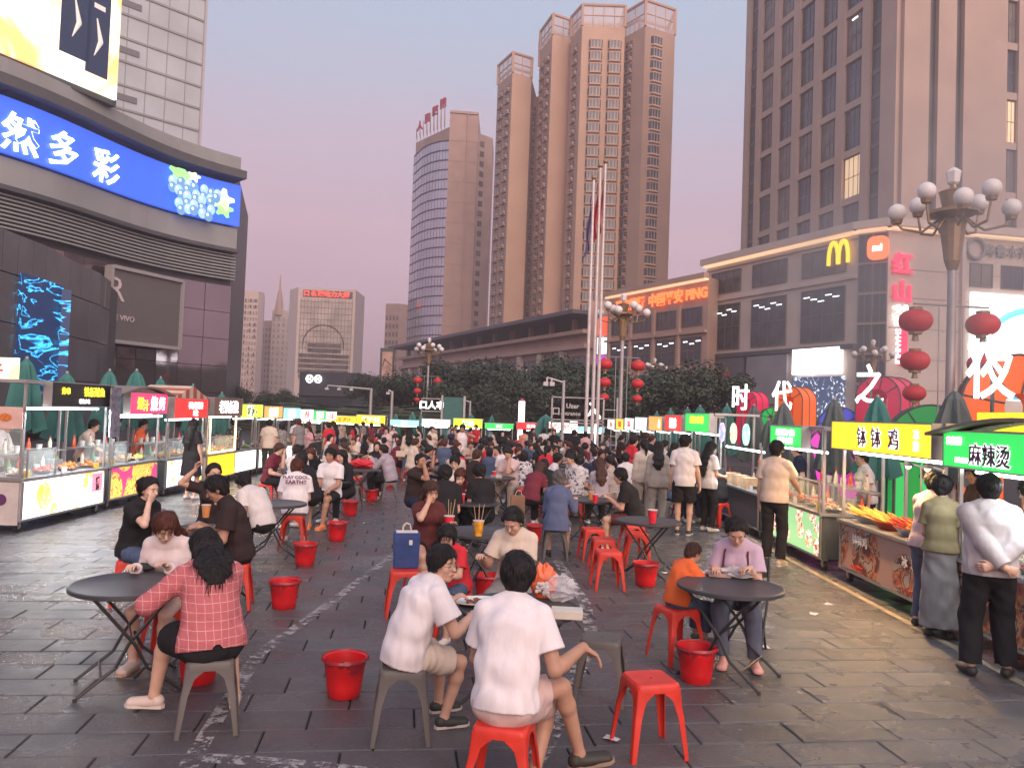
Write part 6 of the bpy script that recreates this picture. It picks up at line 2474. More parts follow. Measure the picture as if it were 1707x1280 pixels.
def ink(name, col):
    return mat('ink_' + name, col, 0.6, var=0.02)
INK_K, INK_R, INK_P, INK_W = ink('black', (0.015, 0.012, 0.012)), ink('red', (0.55, 0.03, 0.03)), ink('purple', (0.10, 0.02, 0.10)), ink('white', (0.75, 0.72, 0.7))
S_YEL, S_GRN, S_RED, S_PNK, S_WHT, S_CYN, S_LIME, S_ORG = [glow('sign_' + n, c, s) for n, c, s in (('yellow', (1.0, 0.66, 0.03), 0.95), ('green', (0.03, 0.62, 0.10), 0.95), ('red', (0.75, 0.03, 0.03), 0.9), ('pink', (0.85, 0.05, 0.16), 0.95), ('white', (1.0, 0.98, 0.93), 1.35), ('cyan', (0.25, 0.85, 0.95), 1.2), ('lime', (0.62, 0.95, 0.04), 1.2), ('orange', (1.0, 0.35, 0.08), 1.0))]
L_W, L_Y, L_R, L_K = glow('l_white', (1, 1, 1), 1.6), glow('l_yellow', (1, 0.8, 0.05), 1.3), glow('l_red', (0.9, 0.05, 0.05), 0.8), INK_K
PF1 = food_print('print_orange_bowls', (1.0, 0.97, 0.90), [(0.9, 0.45, 0.08), (1.0, 0.65, 0.2), (0.9, 0.35, 0.1), (0.8, 0.6, 0.2), (1.0, 0.85, 0.45)], 1.5, 1.9, 0.3, 0.36)
PF2 = food_print('print_spicy_mix', (0.55, 0.06, 0.20), [(0.95, 0.45, 0.08), (1.0, 0.75, 0.15), (0.75, 0.12, 0.08), (0.35, 0.60, 0.10), (1.0, 0.55, 0.12)], 0.9, 1.6, 1.3, 0.6)
PF3 = food_print('print_lemon_jars', (0.97, 1.0, 1.0), [(1.0, 0.75, 0.05), (0.95, 0.85, 0.15), (0.35, 0.70, 0.15), (1.0, 0.6, 0.1)], 1.5, 2.6, 2.2, 0.30)
PF4 = food_print('print_skewer_plates', (0.30, 0.55, 0.25), [(0.70, 0.20, 0.08), (0.85, 0.45, 0.20), (0.95, 0.92, 0.85), (0.45, 0.08, 0.04)], 1.0, 3.2, 3.1, 0.42)
PF5 = food_print('print_brown_bowls', (0.42, 0.27, 0.22), [(0.12, 0.05, 0.04), (0.40, 0.10, 0.06), (0.50, 0.25, 0.12), (0.10, 0.05, 0.05), (0.40, 0.33, 0.28)], 0.0, 1.3, 4.4, 0.55)
PF6 = food_print('print_ice_blue', (0.80, 0.95, 1.0), [(0.3, 0.6, 0.9), (0.9, 0.95, 1.0), (0.2, 0.7, 0.6)], 1.3, 3.5, 5.0, 0.45)

def stall_line(pa, pb, side, **kw):
    """front foot line from pixel pa (nearer) to pb (farther)"""
    a, c = G(*pa), G(*pb)
    return a, c
def left_stall(label, x, y0, y1, **kw):
    return stall(label, (x, y0, gz(y0)), PI / 2, y1 - y0, **kw)
def right_stall(label, x, y0, y1, **kw):
    return stall(label, (x, y1, gz(y1)), -PI / 2, y1 - y0, **kw)

# near left: cream cart with end panel towards the camera
def end1(t, L, D, zc, zt):
    b = MB()
    b.box((-0.02, 0.02, 0.12), (0.0, D * 1.9, zc - 0.06))
    e = b.build('end_panel', CREAM, t)
    # reading direction on the end panel runs from the back to the front edge
    Rr = (0, -1, 0)
    letters('鱼', INK_P, e, (-0.03, 0.62, 0.50), 0.17, Rr, depth=0.01, bold=0.05)
    letters('丸子', INK_P, e, (-0.03, 0.55, 0.30), 0.15, Rr, depth=0.01, bold=0.05)
    b = MB()
    for (yy, zz, r_) in ((0.28, 0.50, 0.085),):
        b.lathe([(r_, 0), (r_, 0.004)], 20, (0, 0, 0), Matrix.Translation((-0.025, yy, zz)) @ Matrix.Rotation(-PI / 2, 4, 'Y'))
    b.build('round_emblem', INK_P, e)
    b = MB()
    b.box((-0.03, 0.02, zc + 0.75), (-0.01, D * 1.9, zc + 1.08))
    e = b.build('upper_board', mat('pinkish_board', (0.62, 0.40, 0.36), 0.5), t)
    letters('鱼粉', INK_P, e, (-0.035, 0.80, zc + 0.92), 0.19, Rr, depth=0.01, bold=0.04)
    b = MB()
    b.lathe([(0.10, 0), (0.10, 0.004)], 16, (0, 0, 0), Matrix.Translation((-0.035, 0.28, zc + 0.92)) @ Matrix.Rotation(-PI / 2, 4, 'Y') @ Matrix.Diagonal((0.6, 1, 1, 1)))
    b.build('fish_picture', FOODM[0], e)
    b = MB()
    b.box((-0.03, 0.12, zt - 0.02), (-0.01, D * 1.9, zt + 0.34))
    e = b.build('end_sign', screen_mat('sunrise_sign', [(0.0, (1.0, 0.75, 0.15)), (0.5, (1.0, 0.85, 0.35)), (0.6, (1.0, 0.95, 0.8)), (1.0, (0.6, 0.9, 1.0))], nscale=1.2, strength=1.1), t)
    letters('小鱼丸子', L_R, e, (-0.035, 0.80, zt + 0.15), 0.2, Rr, depth=0.01, bold=0.04)
    b = MB()
    b.add([(-0.015, 0.03, zc), (-0.015, D * 1.9, zc), (-0.015, D * 1.9, zc + 0.74), (-0.015, 0.03, zc + 0.74)], [(0, 1, 2, 3)])
    b.build('end_glass', GLS, t)
    b = MB()
    b.box((-0.03, -0.0, zc - 0.02), (0.0, D * 1.9, zc + 0.02)).box((-0.03, 0.0, zc + 0.02), (0.0, 0.035, zc + 0.75))
    b.build('end_rail', INOX, t)
    b = MB()
    b.box((L * 0.86, -0.22, 1.38), (L * 1.0, -0.19, 2.28))
    e = b.build('hanging_menu', mat('menu_grey', (0.20, 0.20, 0.26), 0.5, var=0.5, vscale=12), t)
    b = MB()
    b.box((L * 0.80, -0.03, 0.42), (L * 0.94, -0.02, 0.74))
    e = b.build('pink_notice', glow('pink_notice', (0.9, 0.25, 0.35), 0.9), t)
    letters('烤', INK_K, e, (L * 0.87, -0.035, 0.62), 0.13, depth=0.005)
    letters('肠', INK_K, e, (L * 0.87, -0.035, 0.50), 0.11, depth=0.005)
MENUK = mat('menu_black', (0.02, 0.02, 0.025), 0.4)
s = left_stall('cream food cart at left edge with fish ball signs and white lit front', -7.35, 12.1, 14.6, lamp=((0.92, 0.97, 1.0), 95), z_top=2.30, z_sign=1.93, sign=MENUK, sign_s=(0.18, 0.95), text=[('炸串', 0.2, 0.66, 0.3, L_Y), ('铁板鱿鱼', 0.66, 0.66, 0.42, L_Y), ('特色小吃', 0.5, 0.22, 0.2, L_W)], panel=PF1, cab=CREAM, end=end1, case=0.35, n_food=7, roof='flat')
def end2(t, L, D, zc, zt):
    b = MB()
    b.box((0.0, -0.1, 1.72), (L * 0.93, -0.02, 1.76))
    b.build('light_bar', TUBE, t)
s = left_stall('stall with pink sign and spicy food printed lit front, second on the left', -7.45, 14.95, 17.0, lamp=((0.92, 0.97, 1.0), 30), z_top=2.20, z_sign=1.80, sign=S_PNK, sign_s=(0.2, 1.0), text=[('爆', 0.25, 0.5, 0.6, L_Y), ('汁', 0.4, 0.4, 0.55, L_Y), ('烧', 0.62, 0.5, 0.72, L_W), ('烤', 0.84, 0.5, 0.66, L_W)], panel=PF2, roof='arch', end=end2, n_food=6, case=0.3)
s = left_stall('stall under a red and cream striped awning with a lit lemon picture front', -7.5, 17.5, 19.6, lamp=((0.92, 0.97, 1.0), 25), z_top=2.15, z_sign=1.72, sign=S_RED, sign_s=(0.0, 0.9), text=[('手打柠檬茶', 0.62, 0.66, 0.36, L_W), ('冷饮', 0.62, 0.25, 0.3, L_W)], panel=PF3, roof='stripe', case=0.9)
def warmcase(t, L, D, zc, zt):
    b = MB()
    for (x0, x1, z0, z1) in ((0.1, L - 0.1, zc + 0.02, zc + 0.05), (0.1, L - 0.1, zt - 0.42, zt - 0.39), (0.1, 0.13, zc + 0.05, zt - 0.42), (L - 0.13, L - 0.1, zc + 0.05, zt - 0.42)):
        b.box((x0, -0.03, z0), (x1, 0.0, z1))
    b.build('warm_light_frame', glow('warm_tube', (1.0, 0.72, 0.38), 4.0), t)
s = left_stall('stall with glowing white characters and a warm lit glass case', -7.6, 20.1, 22.2, lamp=((1.0, 0.62, 0.28), 40), z_top=2.25, z_sign=1.80, sign=mat('sign_brown', (0.25, 0.16, 0.12), 0.6), text='老铁板烧', tcol=L_W, panel=S_YEL, cab=CREAM, end=warmcase, tsize=0.72)
LX = [(22.8, 24.8, S_LIME, '烤肠 ▪', INK_K, 'a lime green sign'), (25.4, 27.4, S_ORG, '肉夹馍', L_W, 'a salmon orange sign'), (28.0, 30.2, S_CYN, '冰淇淋', L_W, 'a pale cyan lit sign'), (30.8, 32.8, S_WHT, '奶茶', L_R, 'a bright white sign'), (33.4, 35.6, S_GRN, '凉皮凉面', L_W, 'a small green sign'), (36.2, 38.4, S_WHT, '臭豆腐', L_R, 'a white sign, farthest of the left row')]
for y0, y1, sm, tx_, tm, w_ in LX:
    left_stall('small stall of the left row with ' + w_, -7.8 - (y0 - 22) * 0.05, y0, y1, z_top=2.15, z_sign=1.78, sign=sm, text=tx_, tcol=tm, panel=S_WHT if y0 < 30 else DKCAB, n_food=3, case=False)
# right row
def end_r1(t, L, D, zc, zt):
    b = MB()
    b.box((0.0, 0.2, zt + 0.02), (L, 0.24, zt + 0.20))
    b.build('back_sign', S_YEL, t)
    b = MB()
    for i in range(9):
        x = 0.5 + i * 0.09
        b.path([(x, 0.5, 1.72), (x + 0.02, 0.5, 1.4), (x - 0.015, 0.5, 1.1), (x + 0.01, 0.5, 0.95)], 0.013, 6)
    b.build('hanging_ribbons', mat('ribbon_yellow', (0.80, 0.48, 0.03), 0.6), t)
right_stall('stall with green hot pot sign and curved grey roof, nearest on the right', 4.50, 5.5, 8.05, lamp=((0.92, 0.97, 1.0), 20), z_top=2.06, z_sign=1.72, sign=S_GRN, text=[('袁师傅', 0.075, 0.74, 0.24, L_W), ('麻辣烫', 0.30, 0.40, 0.56, INK_P), ('百年传承', 0.13, 0.20, 0.15, L_W)], roof='arch', panel=PF5, cab=mat('cab_brown', (0.22, 0.16, 0.14), 0.6), case=0.3, n_food=7, end=end_r1, tube=True)
def end_r2(t, L, D, zc, zt):
    # heap of skewers under two small lamps
    for x in (1.05, 1.5):
        b = MB()
        b.cyl((x, 0.55, zc), (x, 0.55, 1.62), 0.012, 0.012, 6).cyl((x, 0.55, 1.60), (x + 0.02, 0.4, 1.64), 0.012, 0.012, 6)
        b.build('lamp_post', INOX, t)
        b = MB()
        b.lathe([(0.03, 0.03), (0.085, -0.02), (0.08, -0.02), (0.025, 0.02)], 12, (x + 0.02, 0.38, 1.63))
        b.build('lamp_shade', INOX, t)
        b = MB()
        b.ball((x + 0.02, 0.38, 1.615), 0.035, 10, 6)
        b.build('bulb', glow('warm_bulb', (1.0, 0.75, 0.45), 30.0), t)
    r_ = random.Random(11)
    for k, (x, m_) in enumerate(((0.45, FOODM[3]), (1.0, mat('skewer_gold', (0.80, 0.48, 0.10), 0.5, var=0.3, vscale=12)), (1.55, FOODM[2]), (2.05, FOODM[1]))):
        b = MB()
        b.lathe([(0.16, 0), (0.25, 0.10), (0.24, 0.10), (0.15, 0.01)], 18, (x, 0.25, zc + 0.002))
        e = b.build('basin', mat('basin_red', (0.45, 0.05, 0.03), 0.4) if k % 2 else INOX, t)
        b = MB()
        for i in range(34):
            a = r_.uniform(0, 6.3)
            c = Vector((x + 0.12 * math.cos(a), 0.25 + 0.12 * math.sin(a), zc + 0.06 + r_.uniform(0, 0.06)))
            d = Vector((r_.uniform(-0.6, 0.6), -1.0, r_.uniform(0.25, 0.7))).normalized()
            b.cyl(c, c + d * 0.24, 0.011, 0.005, 5)
        b.build('skewers', m_ if k != 0 else mat('skewer_gold', (0.80, 0.48, 0.10), 0.5, var=0.3, vscale=12), e)
right_stall('stall with a yellow sign, lamp lit skewers and a brown bowl printed front', 4.50, 8.28, 10.85, lamp=((1.0, 0.60, 0.26), 80), z_top=2.12, z_sign=1.77, sign=S_YEL, text=[('钵', 0.36, 0.5, 0.66, INK_P), ('钵', 0.51, 0.5, 0.66, INK_P), ('鸡', 0.68, 0.5, 0.66, INK_P), ('冰', 0.88, 0.68, 0.3, L_W), ('粉', 0.88, 0.32, 0.3, L_W)], panel=PF5, panel_text=[('钵钵鸡', 0.24, 0.74, 0.13, INK_W), ('冰  粉', 0.76, 0.66, 0.13, INK_W), ('一口一口吃起来', 0.2, 0.12, 0.05, INK_R), ('一口一口吃起来', 0.78, 0.10, 0.05, INK_R)], cab=mat('cab_brown', (0.22, 0.16, 0.14), 0.6), case=False, n_food=0, end=end_r2)
right_stall('stall with green sign and lit front of plated skewers, left of yellow sign', 4.45, 11.35, 13.6, lamp=((1.0, 0.60, 0.26), 45), z_top=2.02, z_sign=1.72, sign=S_GRN, sign_s=(0.15, 0.78), text=[('麻辣鸭脖子 鸭肠', 0.5, 0.7, 0.34, L_W), ('香辣虾 小龙虾', 0.5, 0.28, 0.34, L_W)], panel=PF4, case=True, n_food=7)
def end_r4(t, L, D, zc, zt):
    for i in range(3):
        x = L * (0.2 + 0.3 * i)
        b = MB()
        b.lathe([(0.001, 0), (0.20, 0.0), (0.20, 0.03), (0.001, 0.03)], 20, (0, 0, 0), Matrix.Translation((x, -0.08, 1.85)) @ Matrix.Rotation(PI / 2, 4, 'X'))
        b.build('round_sign', [food_print('print_pink_round', (0.3, 0.4, 0.9), [(0.9, 0.2, 0.4), (0.9, 0.9, 1.0), (0.3, 0.3, 0.9)], 1.0, 9, 1, 0.5), food_print('print_mixed_round', (0.95, 0.9, 0.6), [(0.9, 0.1, 0.3), (0.2, 0.7, 0.2), (1, 0.9, 0.6)], 1.0, 9, 2, 0.5), food_print('print_teal_round', (0.3, 0.7, 0.6), [(0.8, 0.95, 0.9), (0.1, 0.4, 0.4), (0.9, 1, 1)], 1.0, 9, 3, 0.5)][i], t)
    for x in (0.3, 0.9, 1.5):
        b = MB()
        b.box((x, 0.04, zc), (x + 0.34, 0.3, zc + 0.20))
        b.build('paper_box_stack', mat('kraft_box', (0.50, 0.33, 0.20), 0.8, var=0.2, vscale=8), t)
right_stall('dark stall with three round hanging signs and boxes on the counter', 4.45, 14.2, 17.0, lamp=((0.92, 0.97, 1.0), 25), z_top=1.68, z_sign=1.60, panel=DKCAB, case=False, end=end_r4, n_food=4, roof='none')
RX = [(17.6, 20.0, S_GRN, [('煎饼果子 炸鸡排', 0.5, 0.66, 0.4, L_Y)], 'a green and yellow sign'), (20.6, 22.8, S_RED, [('烤肉串', 0.5, 0.5, 0.66, L_W)], 'a red sign with white characters'), (23.4, 25.6, S_ORG, [('面', 0.8, 0.5, 0.6, L_W)], 'an orange noodle sign'), (26.2, 28.6, PF6, [], 'an ice blue picture sign'), (29.2, 31.4, S_WHT, [('串串香', 0.5, 0.5, 0.6, L_R)], 'a white and red sign'), (32.0, 34.2, S_YEL, [('鸡蛋饼', 0.5, 0.5, 0.6, L_R)], 'a small yellow sign'), (35.0, 37.4, S_WHT, [('牛肉面', 0.5, 0.5, 0.6, L_R)], 'a pale sign beside the flagpoles')]
for y0, y1, sm, tx_, w_ in RX:
    right_stall('stall of the right row with ' + w_, 4.50 + (y0 - 17) * 0.01, y0, y1, z_top=2.28, z_sign=1.86, sign=sm, text=tx_, panel=DKCAB, n_food=3, case=False)
# far row facing the camera
FR = [(-9.6, S_WHT, '烧饼', L_R, 'white'), (-7.9, S_YEL, '鸡蛋灌饼', L_R, 'yellow'), (-6.1, S_YEL, '烤冷面', INK_K, 'broad yellow'), (-4.3, S_CYN, '冷饮', L_W, 'pale cyan'), (-2.9, S_WHT, '椒麻鸡', L_R, 'wide white'), (-0.95, S_LIME, '粉汤', INK_K, 'lime green'), (0.75, S_GRN, '凉皮', L_W, 'bright green'), (2.35, S_RED, '米粉', L_W, 'red and white'), (3.7, S_WHT, '抓饭 烤包子', L_R, 'long white'), (6.0, S_CYN, '水果茶', L_W, 'cyan blue')]
XF = [-11.9, -10.1, -8.4, -6.6, -4.9, -3.1, -1.4, 0.35, 2.1, 3.6]
for i, (x_, sm, tx_, tm, w_) in enumerate(FR):
    x = XF[i]
    stall('stall at the far end of the square with a %s sign' % w_, (x, 44.0 + 0.35 * math.sin(i * 2.1), gz(44)), 0, 1.55, z_top=1.92 + 0.10 * (i % 3), z_sign=1.64, sign=sm, text=tx_, tcol=tm, panel=DKCAB, n_food=2, case=False, tsize=0.6)
t = thing('qr_board', 'white square board with a small pink print at the far right end', 'sign', tuple(G(955, 745)))
b = MB()
b.box((-0.3, -0.03, 1.35), (0.3, 0.03, 2.05)).box((-0.03, 0.0, 0), (0.03, 0.04, 1.35))
b.build('board', glow('pillar_white', (0.95, 0.97, 1.0), 1.3), t)
b = MB()
b.box((-0.14, -0.045, 1.55), (0.14, -0.032, 1.85))
b.build('pink_print', mat('dusty_pink', (0.5, 0.15, 0.2)), t)
# light string post on the right
t = thing('light_post', 'thin upright post with a bright white tube near the flagpoles', 'lamp', tuple(G(990, 790)))
b = MB()
b.box((-0.025, -0.025, 0), (0.025, 0.025, 2.05))
b.build('post', INOX, t)
b = MB()
b.cyl((0, -0.04, 1.0), (0, -0.04, 2.0), 0.02, 0.02, 8)
b.build('light_tube', TUBE, t)
b = MB()
b.ball((0, 0, 0.8), 0.06, 10, 6)
b.build('yellow_light', glow('yellow_dot', (0.8, 1.0, 0.05), 3.0), t)
# ================================================================ stools, tables, buckets
RED = mat('red_plastic', (0.60, 0.036, 0.022), 0.42, var=0.16, vscale=7, spec=0.4, bump=0.08, bscale=60)
GREYP = mat('grey_plastic', (0.105, 0.092, 0.088), 0.5, var=0.08, vscale=3)
BUCK = mat('bucket_red', (0.60, 0.013, 0.018), 0.42, var=0.18, vscale=6, bump=0.06, bscale=50)
TABM = mat('table_black', (0.045, 0.045, 0.05), 0.38, var=0.12, vscale=9, bump=0.25, bscale=160)
FRAME = mat('frame_black', (0.022, 0.022, 0.025), 0.4)
STH = 0.455
def rsq(h, r, n=5):
    out = []
    for cx, cy, a0 in ((h - r, h - r, 0), (-h + r, h - r, 90), (-h + r, -h + r, 180), (h - r, -h + r, 270)):
        for i in range(n + 1):
            a = R(a0 + 90 * i / n)
            out.append((cx + r * math.cos(a), cy + r * math.sin(a)))
    return out
def loft(b, rings, cap=True):
    n = len(rings[0])
    vs = [p for r_ in rings for p in r_]
    fs = []
    for j in range(len(rings) - 1):
        for i in range(n):
            fs.append((j * n + i, j * n + (i + 1) % n, (j + 1) * n + (i + 1) % n, (j + 1) * n + i))
    if cap:
        fs.append(tuple(range(n - 1, -1, -1)))
        fs.append(tuple((len(rings) - 1) * n + i for i in range(n)))
    b.add(vs, fs)
def stool_meshes(m):
    b = MB()
    rings = []
    for h, z in ((0.148, STH - 0.055), (0.146, STH - 0.02), (0.141, STH - 0.007), (0.132, STH)):
        rings.append([(x, y, z) for x, y in rsq(h, 0.035)])
    n = len(rings[0])
    loft(b, rings, False)
    top = rings[-1]
    dish = [(x * 0.86, y * 0.86, STH - 0.003) for x, y, z in top]
    hole = [(0.012 * math.cos(2 * PI * i / n + 0.8), 0.012 * math.sin(2 * PI * i / n + 0.8), STH - 0.004) for i in range(n)]
    hole2 = [(x, y, STH - 0.02) for x, y, z in hole]
    loft(b, [top, dish, hole, hole2], False)
    inn = [[(x * 0.955, y * 0.955, z) for x, y, z in rings[0]], [(x * 0.955, y * 0.955, STH - 0.02) for x, y, z in rings[0]]]
    loft(b, [rings[0], inn[0], inn[1]], False)
    b.add(inn[1], [tuple(range(n - 1, -1, -1))])
    seat = b.mesh('seat', m, True)
    # leg: an angle section that flares into the apron
    b = MB()
    st = [(STH - 0.03, 0.146, 0.118), (STH - 0.06, 0.148, 0.112), (STH - 0.08, 0.150, 0.085), (STH - 0.105, 0.152, 0.062), (STH - 0.15, 0.156, 0.052), (0.25, 0.166, 0.044), (0.02, 0.190, 0.032), (0.0, 0.191, 0.034)]
    rg = []
    for z, c, w in st:
        t = 0.006
        k = 0.015
        rg.append([(c - k, c, z), (c - k * 0.3, c - k * 0.3, z), (c, c - k, z), (c, c - w, z), (c - t, c - w, z), (c - t, c - k - t, z), (c - k - t, c - t, z), (c - w, c - t, z), (c - w, c, z)])
    loft(b, rg[::-1])
    leg = b.mesh('leg', m)
    leg.polygons.foreach_set('use_smooth', [True] * len(leg.polygons))
    leg.set_sharp_from_angle(angle=R(35))
    return seat, leg
STOOLM = {'red': stool_meshes(RED), 'grey': stool_meshes(GREYP)}
def stool(kind, loc, rz, label, group='plastic stools'):
    t = thing('stool', label, 'stool', loc, R(rz), group)
    seat, leg = STOOLM[kind]
    place(seat, 'seat', t)
    for k in range(4):
        place(leg, 'leg', t, rot=(0, 0, PI / 2 * k))
    return t
def table_meshes():
    b = MB()
    prof = [(0.36, 0.708), (0.415, 0.705), (0.43, 0.712), (0.43, 0.735), (0.422, 0.742), (0.405, 0.742), (0.40, 0.738), (0.0001, 0.738)]
    b.lathe(prof, 44)
    b.lathe([(0.0001, 0.715), (0.36, 0.708)], 44)
    return b.mesh('table_top', TABM, True)
TTOP = table_meshes()
def frame_parts():
    out = []
    for s_, yy in ((1, 0.26), (-1, 0.22)):
        legs = []
        for sd in (1, -1):
            b = MB()
            b.path([(-0.26 * s_, sd * yy, 0.705), (0.02 * s_, sd * yy, 0.36), (0.10 * s_, sd * yy, 0.20), (0.34 * s_, sd * (yy + 0.0), 0.012)], 0.0125, 8)
            b.cyl((0.34 * s_, sd * yy, 0), (0.34 * s_, sd * yy, 0.025), 0.016, 0.014, 8)
            legs.append(b.mesh('leg', FRAME))
        b = MB()
        b.cyl((0.19 * s_, -yy, 0.135), (0.19 * s_, yy, 0.135), 0.010, 0.010, 8)
        c1 = b.mesh('crossbar', FRAME)
        b = MB()
        b.cyl((-0.25 * s_, -yy, 0.70), (-0.25 * s_, yy, 0.70), 0.010, 0.010, 8)
        c2 = b.mesh('crossbar', FRAME)
        out.append((legs, c1, c2))
    b = MB()
    b.cyl((0, -0.27, 0.385), (0, 0.27, 0.385), 0.008, 0.008, 6)
    return out, b.mesh('pivot_rod', FRAME)
FPARTS, PIVOT = frame_parts()
def table(loc, rz, label):
    t = thing('folding_table', label, 'table', loc, R(rz), 'round black folding tables')
    place(TTOP, 'table_top', t)
    for legs, c1, c2 in FPARTS:
        for l in legs:
            place(l, 'leg', t)
        place(c1, 'crossbar', t)
        place(c2, 'crossbar', t)
    place(PIVOT, 'pivot_rod', t)
    return t
def bucket_mesh():
    b = MB()
    prof = [(0.0001, 0.004), (0.112, 0.004), (0.114, 0.0), (0.118, 0.004), (0.128, 0.08), (0.1285, 0.085), (0.144, 0.205), (0.146, 0.208), (0.152, 0.262), (0.163, 0.264), (0.165, 0.258), (0.1655, 0.272), (0.158, 0.275), (0.148, 0.268), (0.125, 0.08), (0.112, 0.012), (0.0001, 0.012)]
    b.lathe(prof, 32)
    return b.mesh('tub', BUCK, True)
BUCKM = bucket_mesh()
def bag_liner():
    b = MB()
    r_ = random.Random(2)
    n = 24
    rings = []
    for r, z in ((0.10, 0.05), (0.14, 0.19), (0.158, 0.272), (0.166, 0.285), (0.172, 0.262)):
        rings.append([((r + r_.uniform(-.004, .004)) * math.cos(2 * PI * i / n), (r + r_.uniform(-.004, .004)) * math.sin(2 * PI * i / n), z + r_.uniform(-0.006, 0.006)) for i in range(n)])
    loft(b, rings, False)
    return b.mesh('liner', mat('bucket_liner', (0.30, 0.02, 0.03), 0.35, bump=0.5, bscale=25), True)
LINER = bag_liner()
def bucket(loc, label, rz=0):
    t = thing('bucket', label, 'bucket', loc, R(rz), 'red plastic waste buckets')
    place(BUCKM, 'tub', t)
    place(LINER, 'liner', t)
    return t
def cup(loc, label, col='red', sticks=4, s=1.0):
    t = thing('drink_cup', label, 'cup', loc, random.uniform(0, 6))
    cm = {'red': mat('cup_red', (0.65, 0.025, 0.05), 0.4, var=0.2, vscale=25), 'yellow': mat('cup_yellow', (0.78, 0.32, 0.03), 0.4, var=0.45, vscale=22), 'orange': mat('cup_orange', (0.70, 0.28, 0.10), 0.4), 'clear': mat('cup_pale', (0.55, 0.52, 0.5), 0.3)}[col]
    b = MB()
    b.lathe([(0.032 * s, 0), (0.046 * s, 0.125 * s), (0.049 * s, 0.127 * s), (0.049 * s, 0.132 * s), (0.044 * s, 0.131 * s), (0.031 * s, 0.01)], 20)
    b.build('cup_body', cm, t, True)
    b = MB()
    b.lathe([(0.0475 * s, 0.126 * s), (0.0505 * s, 0.128 * s), (0.0505 * s, 0.134 * s), (0.046 * s, 0.134 * s)], 20)
    b.build('rim', mat('rim_white', (0.65, 0.6, 0.58), 0.4), t, True)
    r_ = random.Random(len(label))
    for i in range(sticks):
        a = r_.uniform(0, 6.3)
        b = MB()
        b.cyl((0.012 * math.cos(a), 0.012 * math.sin(a), 0.02), (0.06 * math.cos(a), 0.06 * math.sin(a), r_.uniform(0.23, 0.29) * s), 0.0035, 0.003, 6)
        b.build('skewer', mat('bamboo', (0.55, 0.36, 0.22), 0.6), t)
    return t
def rnd_pt(p, dz=0):
    return (p.x, p.y, p.z + dz)

# ---- near tables
T1 = G(222, 972, 0.74); T2 = G(1217, 975, 0.74); T3 = G(865, 1010, 0.74); T4 = G(800, 885, 0.74); T5 = G(1081, 867, 0.74)
T6 = G(458, 838, 0.74); T7 = G(345, 882, 0.74); T8 = G(600, 782, 0.74); T9 = G(548, 800, 0.74); T10 = G(988, 832, 0.74); T11 = G(785, 836, 0.74); T12 = G(905, 800, 0.74)
def gnd(p):
    return (p.x, p.y, gz(p.y))
table(gnd(T1), 28, 'round black folding table at the left front, beside the woman in the pink checked shirt')
table(gnd(T2), -35, 'round black folding table at the right, where the woman in lavender and the child eat')
table(gnd(T3), 20, 'round black folding table in the middle front, holding the oval plate and paper box')
table(gnd(T4), 10, 'round black folding table with the red cup and the yellow cup of skewers')
table(gnd(T5), -25, 'round black folding table with one red cup, behind the three red stools')
table(gnd(T6), 15, 'round black empty folding table beside the man in the black shirt')
table(gnd(T7), 60, 'round black folding table between the eating woman and the man in black')
table(gnd(T8), 0, 'round black folding table piled with the large red plastic bag')
table(gnd(T9), 0, 'round black folding table just left of the one with the red bag')
table(gnd(T10), 30, 'round black folding table crowded with several cups behind the blue dress')
table(gnd(T11), 40, 'round black folding table of the noodle eating woman in maroon')
table(gnd(T12), 40, 'round black folding table behind the man in the white shirt')

def at_seat(px, py, z=STH):
    p = G(px, py, z)
    return (p.x, p.y, gz(p.y))
stool('red', at_seat(1084, 1128), 14, 'empty red stool at the front, right of the man in white')
stool('red', at_seat(841, 1198), -12, 'red stool under the man in the white shirt, nearest the camera')
stool('grey', at_seat(672, 1106), 8, 'grey stool under the boy with glasses')
stool('grey', at_seat(1003, 1060), -12, 'empty grey stool right of the middle front table')
stool('grey', at_seat(352, 1092), 18, 'grey stool under the woman in the pink checked shirt')
stool('red', at_seat(1128, 1010), 24, 'red stool under the child in orange')
stool('red', at_seat(1014, 917), 5, 'nearest of three empty red stools in a row')
stool('red', at_seat(1006, 896), 2, 'middle one of three empty red stools in a row')
stool('red', at_seat(988, 880), 8, 'farthest of three empty red stools in a row')
stool('red', at_seat(1062, 887), 0, 'red stool behind the table with one red cup')
stool('red', at_seat(675, 948), 10, 'red stool carrying the blue paper bag')
stool('red', at_seat(222, 930), 20, 'red stool under the eating woman in the black shirt')
stool('red', at_seat(392, 936), 12, 'red stool under the laughing man in the black shirt')
stool('red', at_seat(490, 858), 6, 'red stool under the person in the white printed shirt')
stool('red', at_seat(284, 1002), 6, 'red stool under the girl with long brown hair')
stool('red', at_seat(708, 920), 30, 'red stool under the woman covering her face')
stool('grey', at_seat(926, 878), 2, 'grey stool under the woman in the blue dress')
stool('grey', at_seat(588, 810), 0, 'empty grey stool beyond the second red bucket from the back')
stool('red', at_seat(592, 795), 4, 'red stool beneath the table with the red bag')
stool('grey', at_seat(650, 803), 12, 'grey stool under the person in the lilac jacket')
stool('grey', at_seat(840, 803), 0, 'grey stool under the man in the white shirt far behind the cups')
stool('red', at_seat(760, 985), 0, 'red stool hidden under the girl in the red top')
stool('grey', at_seat(863, 985), 0, 'grey stool under the mother in the cream top')
stool('red', at_seat(738, 880), 0, 'red stool under the person in black with back turned')
stool('red', at_seat(1055, 873), 10, 'red stool under the man in black at the cup crowded table')
stool('grey', at_seat(862, 862), 0, 'grey stool beside the paper bag with a red cloth')
def bpos(px, py):
    p = G(px, py)
    return (p.x, p.y, p.z)
